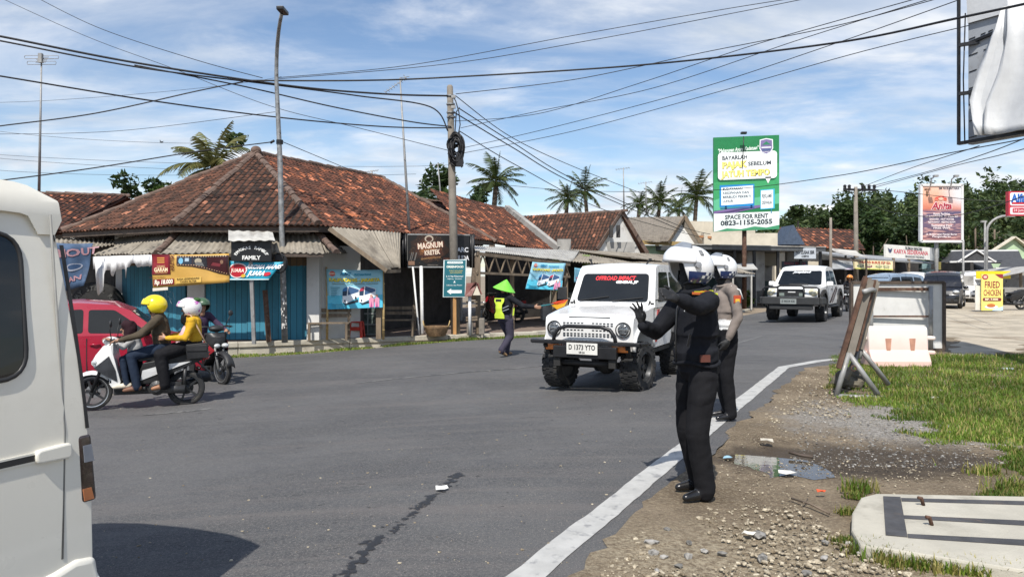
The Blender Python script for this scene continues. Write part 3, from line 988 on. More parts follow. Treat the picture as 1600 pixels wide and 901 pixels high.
# raised concrete edge and floor in front of the shops
PZ = -0.05
def plinth():
 t = thing('plinth', 'long low mossy concrete kerb wall carrying the shop floor on the far roadside', 'kerb wall', (-3, 20, -0.35))
 front = [(-24, 10.1), (-17, 13.3), (-12, 15.9), (-6.8, 18.3), (0.75, 21.9), (3.4, 24.2), (6.2, 27.6), (9.4, 32.4), (12, 36.8)]
 bm = nb()
 for a, b in zip(front, front[1:]):
  A, B = Vector((*a, 0)), Vector((*b, 0))
  k = max(1, int((B - A).length / 2.4))
  for i in range(k):
   p, q = A.lerp(B, i / k), A.lerp(B, (i + 0.996) / k)
   z = PZ + rnd.uniform(-0.012, 0.012)
   d = (q - p).normalized(); n = Vector((-d.y, d.x, 0)) * 0.22
   slab(bm, [p + Vector((0, 0, z)), q + Vector((0, 0, z)), q + n + Vector((0, 0, z)), p + n + Vector((0, 0, z))], 0.13, down=(0, 0, -1))
   p2, q2 = p + n * 0.18, q + n * 0.18
   slab(bm, [p2 + Vector((0, 0, z - 0.131)), q2 + Vector((0, 0, z - 0.131)), q2 + n + Vector((0, 0, z - 0.131)), p2 + n + Vector((0, 0, z - 0.131))], 0.34, down=(0, 0, -1))
 obj('kerb', bm, OLDCONC, t, world=True, bevel=0.012, seg=1)
 bm = nb()
 back = [(-30, 24), (-24, 30), (-18, 34), (-10, 36), (3, 40), (6, 42), (9, 44), (12, 46), (15, 48)]
 for i in range(len(front) - 1):
  sh = lambda p: (p[0] - 0.08, p[1] + 0.21)
  pts = [sh(front[i]), sh(front[i + 1]), back[i + 1], back[i]]
  quad(bm, *[(p[0], p[1], PZ - 0.012) for p in pts])
 obj('floor', bm, M('shop_floor', (0.20, 0.15, 0.12), 0.85, var=0.2, scale=2, stain=(0.10, 0.08, 0.065), st_scale=0.8), t, world=True)
plinth()
# ------------------------------------------------------------------ the hipped corner shophouse
E0, E1, E2 = Vector((-12.9, 21.1, 2.87)), Vector((-8.43, 18.3, 2.87)), Vector((-4.82, 18.3, 2.87))
K = Vector((-8.0, 23.0, 5.42))
RR = Vector((-5.1, 28.75, 5.42))
E3 = Vector((-0.68, 26.51, 2.87))
def corner_house():
 t = thing('corner_shophouse', 'old corner shop with hipped clay tile roof and blue plank doors', 'shophouse', (-7.5, 21, PZ))
 bm = nb()
 tile_face(bm, [E1, E2, K], seed=1)
 tile_face(bm, [E0, E1, K], seed=2)
 E5, E4 = Vector((-14.0, 27.0, 2.87)), Vector((-8.8, 30.6, 2.87))
 for pts in ([E4, E5, K, RR], [E5, E0, K], [E3, E4, RR]):
  n = (pts[1] - pts[0]).cross(pts[2] - pts[0]).normalized()
  slab(bm, pts, 0.05, 0, down=-n if n.z > 0 else n)
 roof = obj('roof', bm, [TILE_D, GROOVE], t, world=True, recalc=False)
 bm = nb()
 tile_face(bm, [E2, E3, RR, K], seed=3)
 r2 = obj('roof_slope', bm, [TILE_O, GROOVE], roof, recalc=False)
 for v in r2.data.vertices: v.co -= Vector(t.location)
 tag(r2, 'brighter orange tiled slope facing right')
 bm = nb()
 for i, (a, b) in enumerate(((E1, K), (E2, K), (E0, K), (K, RR), (RR, E3))):
  ridge_caps(bm, a + Vector((0, 0, 0.03)), b + Vector((0, 0, 0.03)), seed=i)
 ball(bm, K + Vector((0, 0, 0.1)), (0.16, 0.16, 0.14))
 rc = obj('ridge_tiles', bm, RIDGE, roof)
 for v in rc.data.vertices: v.co -= Vector(t.location)
 # walls
 W0, W1, W2 = (-14.6, 22.8), (-8.47, 19.12), (-5.25, 19.12)
 W3 = (-1.9, 27.2)
 ldir = (Vector(W0) - Vector(W1)).normalized()
 def lw(s): q = Vector(W1) + ldir * s; return (q.x, q.y)
 bm = nb()
 wall(bm, lw(0.0), W2, 2.12, 2.84)                       # band over the blue doors
 wall(bm, lw(7.0), lw(0.0), 2.12, 2.84)
 wall(bm, (-8.42, 19.08), (-7.98, 19.08), PZ, 2.12, 0.2)      # pale pilaster
 wall(bm, lw(3.15), lw(2.85), PZ, 2.12, 0.2)
 wall(bm, (-5.30, 19.0), (-4.98, 19.0), PZ, 2.6, 0.30)        # column at the corner of the doors
 wall(bm, (-4.98, 19.3), (-4.1, 19.9), PZ, 2.4, 0.15)
 wall(bm, W3, (-8.6, 30.4), PZ, 2.86)
 wall(bm, (-8.6, 30.4), (-14, 27), PZ, 2.86)
 wall(bm, (-14, 27), lw(7.2), PZ, 2.86)
 obj('wall', bm, WHITEWALL, t, world=True)
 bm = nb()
 wall(bm, (-4.2, 21.7), (-2.2, 26.9), PZ, 2.84, 0.1)          # back wall coloured near black for the shade behind the right hand awning
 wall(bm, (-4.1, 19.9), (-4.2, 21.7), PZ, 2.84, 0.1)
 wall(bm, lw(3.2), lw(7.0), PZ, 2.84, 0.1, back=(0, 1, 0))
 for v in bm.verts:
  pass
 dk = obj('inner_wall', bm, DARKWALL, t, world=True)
 for v in dk.data.vertices:
  if v.co.x + t.location.x < -9.5: v.co.y += 2.2
 # doors: folding plank leaves
 for x0, x1, n in ((-7.97, -5.31, 5),):
  for i in range(n):
   bm = nb()
   a, b = x0 + (x1 - x0) * i / n, x0 + (x1 - x0) * (i + 0.985) / n
   box(bm, ((a + b) / 2, 19.17 + 0.02 * (i % 2), (PZ + 2.12) / 2), (b - a, 0.05, 2.12 - PZ - 0.004))
   obj('door', bm, BLUEDOOR, t, world=False).location = -Vector(t.location)
 for i in range(4):
  a, b = lw(0.05 + i * 0.7), lw(0.05 + (i + 0.985) * 0.7)
  bm = nb()
  wall(bm, a, b, PZ, 2.116, 0.05)
  obj('door', bm, BLUEDOOR, t).location = -Vector(t.location)
 # low awnings of corrugated cement sheet round the corner
 bm = nb()
 corr(bm, P(277, 364, 18.95), P(497, 366, 18.95), P(507, 396, 17.9), P(247, 396, 17.9), seed=2)
 corr(bm, P(188, 371, 20.6), P(274, 364, 18.95), P(244, 396, 17.9), P(147, 399, 19.6), seed=3)
 corr(bm, P(498, 366, 18.95), P(540, 370, 20.6), P(553, 395, 20.3), P(508, 396, 17.92), seed=4)
 aw = obj('awning', bm, ASBESTOS, t, world=True, recalc=False)
 bm = nb()
 ridge_caps(bm, P(245, 395, 17.88), P(278, 362, 18.93), 0.07, 0.25)
 ridge_caps(bm, P(526, 394, 17.88), P(497, 363, 18.93), 0.07, 0.25)
 rc = obj('ridge_tiles', bm, RIDGE, aw)
 for v in rc.data.vertices: v.co -= Vector(t.location)
 # rafters and fascia boards under the eaves
 bm = nb()
 for a, b in ((E1, E2), (E0, E1), (E2, E3)):
  bar(bm, a + Vector((0, 0.05, -0.10)), b + Vector((0, 0.05, -0.10)), 0.03, 0.14)
 for i in range(7):
  x = -8.2 + i * 0.5
  bar(bm, (x, 17.98, 2.14), (x, 19.1, 2.62), 0.05, 0.07)
 bar(bm, P(250, 399, 17.95), P(506, 399, 17.95), 0.05, 0.07)
 obj('fascia', bm, DARKWOOD, t, world=True)
 # large sloping sheet roof over the stall to the right
 bm = nb()
 corr(bm, P(514, 355, 18.35), P(625, 364, 21.2), P(625, 419.5, 19.2), P(602, 421, 18.5), pitch=0.15, seed=6, rows=4)
 corr(bm, P(630, 366, 23.4), P(760, 374, 26.6), P(745, 402, 25.2), P(630, 408, 22.6), seed=7)
 st = obj('stall_roof', bm, ASBESTOS, t, world=True, recalc=False)
 bm = nb()
 bar(bm, P(514, 357, 18.3), P(604, 423, 18.45), 0.05, 0.10)
 bar(bm, P(602, 424, 18.6), P(625, 423, 19.3), 0.05, 0.09)
 for px, py, d, pb in ((592, 424, 19.4, 529), (648, 424, 22.3, 519)):
  p = P(px, py, d)
  bar(bm, (p.x, p.y, PZ), p, 0.13 if px < 600 else 0.06, 0.13 if px < 600 else 0.06)
 bar(bm, P(560, 428, 20.5), P(592, 446, 19.45), 0.06, 0.06)
 obj('post', bm, WOOD, t, world=True)
corner_house()
def far_left_house():
 t = thing('tiled_house', 'house behind the white van with low orange tile roof', 'house', (-17, 24, PZ))
 a, b = Vector((-21, 19.4, 2.95)), Vector((-13.2, 21.6, 2.95))
 c = P(198, 306, 27); d = c - (b - a).normalized() * 9.2
 bm = nb()
 tile_face(bm, [a, b, c, d], seed=5)
 n = Vector((0, -0.4, 1)).normalized()
 slab(bm, [d, c, c + Vector((1, 4, -2)), d + Vector((0, 4, -2))], 0.05)
 roof = obj('roof', bm, [TILE_O, GROOVE], t, world=True, recalc=False)
 bm = nb()
 ridge_caps(bm, d, c)
 rc = obj('ridge_tiles', bm, RIDGE, roof)
 for v in rc.data.vertices: v.co -= Vector(t.location)
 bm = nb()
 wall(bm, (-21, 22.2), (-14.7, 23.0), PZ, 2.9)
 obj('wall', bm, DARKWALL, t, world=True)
 bm = nb()
 corr(bm, P(60, 375, 21.3), P(188, 372, 20.9), P(176, 383, 19.8), P(70, 398, 19.2), seed=9)
 obj('awning', bm, ASBESTOS, t, world=True, recalc=False)
far_left_house()
# ------------------------------------------------------------------ second tiled house and its stalls
def second_house():
 t = thing('tiled_house', 'long tile roofed shop house with a sloping cement parapet on its right end', 'house', (0, 30, PZ))
 a, b = P(738, 372, 25.6), P(868, 394, 30.0)
 c, d = P(786, 326, 33.5), P(662, 313, 30.0)
 bm = nb()
 tile_face(bm, [a, b, c, d], seed=7)
 slab(bm, [d, c, c + Vector((-3, 4, -2.2)), d + Vector((-3, 4, -2.2))], 0.05)
 # the piece of slope that runs left behind the corner house
 tile_face(bm, [a + (a - b) * 0.25, a, d], seed=8)
 roof = obj('roof', bm, [TILE_O, GROOVE], t, world=True, recalc=False)
 bm = nb()
 ridge_caps(bm, d, c)
 rc = obj('ridge_tiles', bm, RIDGE, roof)
 for v in rc.data.vertices: v.co -= Vector(t.location)
 bm = nb()
 bar(bm, c + Vector((0.15, 0, 0.0)), b + Vector((0.15, 0, 0.08)), 0.22, 0.34)
 box(bm, b + Vector((0.35, 0.1, 0.16)), (0.55, 0.3, 0.75))
 prism(bm, [(c.x + .1, c.y, c.z - .1), (b.x + .1, b.y, b.z - .1), (b.x + .1, b.y, PZ), (c.x + .1, c.y, PZ)], lambda x, y, z: Vector((x, y, z)), lambda x, y, z: Vector((x + 0.2, y + 0.1, z)))
 obj('parapet', bm, GREYWALL, t, world=True)
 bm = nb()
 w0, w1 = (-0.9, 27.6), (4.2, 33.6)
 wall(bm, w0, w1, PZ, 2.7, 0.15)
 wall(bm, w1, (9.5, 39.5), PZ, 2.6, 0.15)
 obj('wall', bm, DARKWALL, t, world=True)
 bm = nb()
 for px, d_, w in ((868, 27.6, 0.34), (916, 29.0, 0.30), (940, 29.8, 0.22)):
  p = PX(px, d_)
  box(bm, (p.x, p.y, 1.2), (w, 0.12, 2.45), rz=0.7)
 obj('shutter', bm, M('lime_green_paint', (0.28, 0.40, 0.12), 0.6, var=0.12, stain=(0.14, 0.2, 0.08)), t, world=True)
 bm = nb()
 for px0, px1, d0, d1 in ((880, 912, 26.6, 27.6), (925, 975, 27.6, 29.2)):
  wall(bm, (PX(px0, d0).x, d0), (PX(px1, d1).x, d1), PZ + 0.1, 1.0, 0.5)
 obj('counter', bm, SHOPGLASS, t, world=True)
 bm = nb()
 wall(bm, (PX(848, 26.4).x, 26.4), (PX(905, 28.5).x, 28.5), 0.02, 0.62, 0.1)
 obj('low_wall', bm, GREYWALL, t, world=True)
 # lean-to roofs: pale sheet first, then a long grey one
 bm = nb()
 corr(bm, P(735, 384, 24.4), P(905, 392, 29.8), P(893, 409, 25.0), P(742, 391, 20.9), seed=11, pitch=0.12, amp=0.014)
 lt = obj('lean_to_roof', bm, ZINC, t, world=True, recalc=False)
 bm = nb()
 corr(bm, P(875, 388, 31), P(1100, 404, 38), P(1180, 428, 33.5), P(884, 408, 24.9), seed=12, rows=4)
 corr(bm, P(893, 391, 30), P(1060, 399, 36), P(1052, 410, 32.5), P(985, 403, 29.0), seed=13, rows=3)
 obj('lean_to_roof', bm, ASBESTOS, t, world=True, recalc=False)
 bm = nb()
 a0, b0 = P(745, 396, 21.0), P(890, 413, 25.0)
 bar(bm, a0, b0, 0.06, 0.10)
 c0, d0 = a0 + Vector((0, 0, -0.55)), b0 + Vector((0, 0, -0.42))
 bar(bm, c0, d0, 0.05, 0.07)
 n = 9
 for i in range(n):                                          # lattice girder under the roof edge
  p, q = a0.lerp(b0, i / n), a0.lerp(b0, (i + 1) / n)
  r_, s_ = c0.lerp(d0, i / n), c0.lerp(d0, (i + 1) / n)
  bar(bm, r_, p.lerp(q, 0.5), 0.035, 0.035)
  bar(bm, p.lerp(q, 0.5), s_, 0.035, 0.035)
 for px, d_, zt in ((747, 21.1, 2.2), (800, 22.9, 2.1), (866, 24.6, 2.0), (884, 25.0, 2.0), (960, 28.0, 2.0), (1040, 31, 2.0)):
  p = PX(px, d_)
  bar(bm, (p.x, p.y, PZ), (p.x, p.y, zt), 0.14, 0.14)
 obj('post', bm, WOOD, t, world=True)
second_house()
def gable_house():
 t = thing('gabled_house', 'tile roofed house with white gable between the long shop house and the green house', 'house', (4, 35, -0.1))
 apex, back = P(972, 330, 34), P(806, 341, 37)
 a, b = P(868, 393, 33.6), P(933, 390, 32.6)
 bm = nb()
 tile_face(bm, [a, b, apex, back], seed=14)
 r0 = P(1012, 396, 34.5)
 slab(bm, [apex, back, back + (r0 - apex), r0], 0.06)
 roof = obj('roof', bm, [TILE_D, GROOVE], t, world=True, recalc=False)
 bm = nb()
 ridge_caps(bm, back, apex)
 bar(bm, apex, b, 0.05, 0.18)
 bar(bm, apex, r0, 0.05, 0.18)
 rc = obj('ridge_tiles', bm, RIDGE, roof)
 for v in rc.data.vertices: v.co -= Vector(t.location)
 bm = nb()
 g = [apex + Vector((0, 0.2, -0.12)), b + Vector((0.06, 0.2, 0)), Vector((b.x + 0.06, b.y + 0.2, -0.1)), Vector((r0.x - 0.25, r0.y + 0.2, -0.1)), r0 + Vector((-0.25, 0.2, 0))]
 slab(bm, g, 0.15, down=(0, 1, 0))
 wl = obj('wall', bm, WHITEWALL, t, world=True)
 bm = nb()
 for px in (955, 966):
  p = P(px, 365, 33.0)
  box(bm, p + Vector((0, 0, 0.1)), (0.14, 0.3, 0.55))
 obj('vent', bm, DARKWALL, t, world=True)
 bm = nb()
 p = P(962, 386, 33.3)
 box(bm, p, (1.7, 0.2, 0.45))
 obj('cement_patch', bm, GREYWALL, t, world=True)
gable_house()
def green_house():
 t = thing('green_house', 'pale green house with grey brown sheet roof and white gable', 'house', (10, 42, -0.1))
 apex, back = P(1070, 338, 42), P(978, 340, 44)
 a, b = P(995, 378, 39.5), P(1045, 378, 39.5)
 bm = nb()
 corr(bm, back, apex, b, a, seed=15, pitch=0.18)
 r0 = P(1096, 381, 41.5)
 slab(bm, [apex, back, back + (r0 - apex), r0], 0.06)
 obj('roof', bm, M('brown_sheet_roof', (0.20, 0.175, 0.145), 0.85, var=0.15, stain=(0.12, 0.10, 0.085), st_scale=1), t, world=True, recalc=False)
 bm = nb()
 slab(bm, [apex + Vector((0, 0.5, -0.15)), b + Vector((0, 0.5, 0)), r0 + Vector((0, 0.5, 0))], 0.15, down=(0, 1, 0))
 obj('gable', bm, WHITEWALL, t, world=True)
 bm = nb()
 a2, b2 = P(990, 386, 40), P(1075, 390, 40.6)
 wall(bm, (a2.x, a2.y), (b2.x, b2.y), -0.1, 3.25, 0.2)
 obj('wall', bm, GREENWALL, t, world=True)
 bm = nb()
 bar(bm, P(985, 378, 39.4), P(1068, 381, 40.2), 0.10, 0.22)
 obj('fascia', bm, M('ochre_board', (0.36, 0.25, 0.10), 0.7, var=0.2), t, world=True)
 bm = nb()
 bar(bm, apex, b, 0.06, 0.2)
 bar(bm, apex, r0, 0.06, 0.2)
 obj('bargeboard', bm, WOOD, t, world=True)
green_house()
def cream_block():
 t = thing('flat_roofed_block', 'cream flat roofed wall rising behind the green billboard', 'building', (14, 50, -0.1))
 bm = nb()
 a, b = P(1078, 345, 46), P(1180, 345, 48)
 wall(bm, (a.x, a.y), (b.x, b.y), -0.1, a.z, 3)
 c, d = P(1100, 370, 45), P(1215, 366, 45)
 wall(bm, (c.x, c.y), (d.x, d.y), 2.2, 4.2, 0.8)
 obj('wall', bm, CREAM, t, world=True)
 bm = nb()
 bar(bm, P(1079, 369, 45.5), P(1112, 371, 45.0), 0.2, 0.15)
 obj('ledge', bm, M('orange_ledge', (0.42, 0.20, 0.09), 0.8), t, world=True)
cream_block()
def canopy_shops():
 t = thing('canopy_shop', 'row of dark shops under a flat grey canopy behind the pickup', 'shop', (13, 40, -0.08))
 bm = nb()
 z = 3.2
 pts = [P(1068, 379, 38.0), P(1290, 388, 42.0)]
 fr0, fr1 = Vector((pts[0].x, 38.0, z)), Vector((pts[1].x, 42.0, z))
 n = Vector((-(fr1 - fr0).y, (fr1 - fr0).x, 0)).normalized()
 slab(bm, [fr0, fr1, fr1 + n * 4.6, fr0 + n * 4.6], 0.22, down=(0, 0, -1))
 obj('canopy', bm, M('dark_fascia', (0.10, 0.105, 0.11), 0.6, var=0.15), t, world=True)
 bm = nb()
 slab(bm, [fr0 + Vector((0, -0.06, 0.05)), fr1 + Vector((0, -0.06, 0.05)), fr1 + Vector((0, 0.1, 0.05)), fr0 + Vector((0, 0.1, 0.05))], 0.05, down=(0, 0, -1))
 obj('canopy_edge', bm, ZINC, t, world=True)
 bm = nb()
 b0, b1 = fr0 + n * 4.2, fr1 + n * 4.2
 wall(bm, (b0.x, b0.y), (b1.x, b1.y), -0.1, 2.98, 0.2)
 m0, m1 = fr0 + n * 1.2, fr1 + n * 1.2
 wall(bm, lerp2(m0, m1, 0.37), lerp2(m0, m1, 0.60), -0.1, 0.75, 0.2)
 wall(bm, lerp2(m0, m1, 0.53), lerp2(m0, m1, 0.66), 0.75, 2.97, 0.2)
 wall(bm, lerp2(m0, m1, 0.83), lerp2(m0, m1, 0.99), -0.1, 2.97, 0.2)
 obj('wall', bm, GREYWALL, t, world=True)
 bm = nb()
 wall(bm, lerp2(m0, m1, 0.66), lerp2(m0, m1, 0.83), -0.1, 1.3, 0.1)
 wall(bm, lerp2(m0, m1, 0.12), lerp2(m0, m1, 0.36), -0.1, 2.9, 0.1)
 obj('shopfront', bm, SHOPGLASS, t, world=True)
 bm = nb()
 for q in (0.02, 0.36, 0.5, 0.67, 0.84, 0.99):
  p = fr0.lerp(fr1, q) + n * 0.3
  bar(bm, (p.x, p.y, -0.1), (p.x, p.y, 2.97), 0.14, 0.14)
 obj('column', bm, BLACKMETAL, t, world=True)
 # hanging shop boards
 def board(px0, px1, py0, py1, d, txt, bg, fg, nm='shop_board'):
  a = P(px0, py1, d)
  W, H = (px1 - px0) * d / F, (py1 - py0) * d / F
  bmx = nb()
  box(bmx, a + Vector((W / 2, 0.05, H / 2)), (W, 0.08, H))
  o = obj(nm, bmx, ink(bg), t, world=True)
  s = Sheet(a, (1, 0, 0), step=0.008)
  for (tx, fy, fs, wd) in txt: s.text(tx, W / 2, H * fy, fs * H, fg, width=W * wd, bold=0.02)
  so = s.done('lettering', o, world=False)
  for v in so.data.vertices: v.co -= Vector(t.location)
 board(1241, 1275, 387, 404, 41.3, [('TO. ZUSAK SBR', 0.58, 0.42, 0.85), ('COMPOR', 0.22, 0.24, 0.34)], '#b9bfc6', '#23252c')
 board(1222, 1262, 408, 422, 41.9, [('SINDU MULYA', 0.75, 0.40, 0.85)], '#2b3442', '#8c3a45')
canopy_shops()
def red_house():
 t = thing('tiled_house', 'weathered red tile roofed house behind the canopied shops and cross-armed pole', 'house', (26, 52, -0.1))
 a, b = P(1206, 384, 49), P(1352, 390, 49)
 d, c = P(1218, 360, 54), P(1332, 359, 54)
 bm = nb()
 tile_face(bm, [a, b, c, d], tw=0.3, tl=0.36, seed=20)
 slab(bm, [d, c, c + Vector((0, 5, -1.5)), d + Vector((0, 5, -1.5))], 0.06)
 obj('roof', bm, [TILE_O, GROOVE], t, world=True, recalc=False)
 bm = nb()
 wall(bm, (a.x + 0.4, 49.6), (b.x - 0.3, 49.6), -0.1, a.z - 0.1, 3)
 obj('wall', bm, CREAM, t, world=True)
 bm = nb()
 p = P(1240, 369, 48.4)
 prism(bm, [(-0.75, -0.55), (0.75, -0.55), (0, 0.75)], lambda x, y: p + Vector((x, 0, y)), lambda x, y: p + Vector((x, 2.2, y)))
 obj('dormer', bm, M('slate_blue_gable', (0.06, 0.085, 0.13), 0.7), t, world=True)
red_house()
def warung():
 """the run of small food stalls towards the end of the street"""
 t = thing('food_stall', 'dark open food stall below the restaurant signs beyond the cross-armed pole', 'food stall', (26, 48, -0.05))
 bm = nb()
 w0, w1 = PX(1290, 46), PX(1475, 52)
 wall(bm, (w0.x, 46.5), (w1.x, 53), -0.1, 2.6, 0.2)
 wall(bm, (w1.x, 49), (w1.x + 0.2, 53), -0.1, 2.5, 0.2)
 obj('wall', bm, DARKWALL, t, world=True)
 bm = nb()
 r0, r1 = P(1336, 402, 42.6), P(1468, 411, 48)
 slab(bm, [r0, r1, r1 + Vector((-1, 4.5, 0.55)), r0 + Vector((-1, 4.5, 0.55))], 0.10)
 obj('roof', bm, M('grey_sheet', (0.30, 0.31, 0.32), 0.6, var=0.12), t, world=True)
 bm = nb()
 for px, d in ((1336, 42.8), (1396, 45), (1420, 46), (1465, 47.9)):
  p = PX(px, d)
  bar(bm, (p.x, p.y, -0.1), (p.x, p.y, 2.75), 0.12, 0.12)
 obj('post', bm, WOOD, t, world=True)
 bm = nb()
 for px0, px1, py0, py1, d in ((1438, 1452, 412, 420, 47.0), (1438, 1458, 421, 430, 47.2)):
  a, b = P(px0, py1, d), P(px1, py0, d)
  box(bm, (a + b) / 2, (b.x - a.x, 0.4, b.z - a.z))
 obj('glass_case', bm, M('case_glass', (0.18, 0.27, 0.28), 0.1, var=0.3, scale=9), t, world=True)
 # awning of bent white sheet and the pale cloth beside it
 t2 = thing('tin_awning', 'curved white tin awning over the stall by the cross-armed pole', 'awning', (20, 43, -0.05))
 bm = nb()
 a, b = P(1298, 388, 43.5), P(1338, 392, 42.5)
 for i in range(6):
  q0, q1 = i / 6, (i + 1) / 6
  f = lambda q: Vector((0, -1.6 * q, -0.42 * q ** 0.6))
  slab(bm, [a + f(q0), b + f(q0), b + f(q1), a + f(q1)], 0.02)
 obj('sheet', bm, ZINC, t2, world=True)
 bm = nb()
 for p in (a + Vector((0.2, -1.5, -0.45)), b + Vector((-0.15, -1.5, -0.45))):
  bar(bm, (p.x, p.y, -0.1), p, 0.09, 0.09)
 bar(bm, P(1300, 404, 41.9), P(1345, 408, 41.0), 0.08, 0.10)
 obj('post', bm, DARKWOOD, t2, world=True)
warung()
def hill_houses():
 t = thing('hillside_house', 'house with dark pitched roofs and white gutters at the foot of the forest', 'house', (38, 60, 0))
 bm = nb()
 for x0, x1, yt, yb, d in ((1484, 1600, 392, 410, 60), (1484, 1555, 408, 424, 56), (1560, 1640, 404, 418, 57)):
  a, b = P(x0, yb, d), P(x1, yb, d)
  c, e = P(x1 - 8, yt, d + 3), P(x0 + 8, yt, d + 3)
  slab(bm, [a, b, c, e], 0.1)
 p = P(1525, 402, 55.8)
 prism(bm, [(-1.4, -0.35), (1.4, -0.35), (0, 0.55)], lambda x, y: p + Vector((x, 0, y)), lambda x, y: p + Vector((x, 3, y)))
 obj('roof', bm, M('charcoal_roof', (0.055, 0.056, 0.060), 0.7, var=0.2), t, world=True)
 bm = nb()
 for x0, x1, y, d in ((1486, 1590, 392, 59.9), (1484, 1556, 409, 55.9), (1555, 1640, 419, 56.6)):
  bar(bm, P(x0, y, d - 0.1), P(x1, y - 1, d - 0.1), 0.12, 0.12)
 for s in (-1, 1): bar(bm, p + Vector((s * 1.45, -0.08, -0.35)), p + Vector((0, -0.08, 0.57)), 0.1, 0.1)
 obj('gutter', bm, WHITEMETAL, t, world=True)
 bm = nb()
 for x0, x1, d in ((1488, 1556, 58), (1556, 1640, 61)):
  a, b = PX(x0, d), PX(x1, d)
  wall(bm, (a.x, d), (b.x, d), -0.1, 2.2, 0.3)
 obj('wall', bm, GREYWALL, t, world=True)
 t = thing('green_gable_house', 'small pale green gabled house low on the wooded slope', 'house', (46, 68, 0))
 bm = nb()
 a = P(1548, 397, 68); b = P(1610, 397, 68); c = P(1582, 372, 68)
 slab(bm, [a + Vector((0, 0, -2)), b + Vector((0, 0, -2)), b, c, a], 0.3, down=(0, 1, 0))
 obj('wall', bm, GREENWALL, t, world=True)
 bm = nb()
 bar(bm, c + Vector((0, -0.2, 0.1)), a + Vector((-0.6, -0.2, -0.1)), 0.5, 0.12)
 bar(bm, c + Vector((0, -0.2, 0.1)), b + Vector((0.6, -0.2, -0.1)), 0.5, 0.12)
 obj('roof', bm, CREAM, t, world=True)
 t = thing('market_stall', 'stall with sloping white tarpaulin roof at the far right edge', 'stall', (26, 40, 0))
 bm = nb()
 a, b = P(1478, 441, 46), P(1556, 425, 40)
 quadp = [P(1480, 436, 46), P(1540, 437, 41), P(1604, 424, 37), P(1600, 416, 41), P(1500, 424, 49)]
 slab(bm, quadp, 0.05)
 obj('roof', bm, ZINC, t, world=True)
 bm = nb()
 for px, d in ((1484, 46), (1540, 41), (1595, 38.5)):
  q = PX(px, d)
  bar(bm, (q.x, q.y, -0.1), (q.x, q.y, 1.75), 0.1, 0.1)
 obj('post', bm, WOOD, t, world=True)
 bm = nb()
 q0, q1 = PX(1566, 38), PX(1640, 36)
 wall(bm, (q0.x, 38), (q1.x, 36.5), 0.3, 1.0, 0.4)
 wall(bm, (q0.x, 43), (q1.x, 42), -0.1, 1.6, 0.2)
 obj('counter', bm, GREYWALL, t, world=True)
 bm = nb()
 a = P(1525, 437, 40.6)
 box(bm, a + Vector((0.95, 0, 0.27)), (1.9, 0.03, 0.42))
 tag(obj('yellow_banner', bm, ink('#e3c81e')), 'plain yellow banner under the white stall roof above the fried chicken board', 'banner')
hill_houses()
# ================================================================== SIGNS, BANNERS, BILLBOARDS
def board_thing(name, label, cat, a, W, H, right, bg, frame=None, th=0.05, fw=0.03, fcol=None, group=None, up=(0, 0, 1), part='board'):
 """upright board with its lower left corner at a; returns the thing, the board and a Sheet on its face"""
 a = Vector(a)
 r = Vector(right).normalized(); u = Vector(up).normalized()
 n = r.cross(u).normalized()
 t = thing(name, label, cat, (a.x, a.y, gz(a.x, a.y)), 0, group)
 bm = nb()
 pts = [a, a + r * W, a + r * W + u * H, a + u * H]
 slab(bm, pts, th, down=-n)
 b = obj(part, bm, ink(bg) if isinstance(bg, str) else bg, t, world=True)
 if frame is not None:
  bm = nb()
  for p, q in ((pts[0], pts[1]), (pts[1], pts[2]), (pts[2], pts[3]), (pts[3], pts[0])):
   bar(bm, p, q, fw, th + 0.03, up=n)
  obj('frame', bm, frame, t, world=True)
 return t, b, Sheet(a + n * 0.004, r, u)
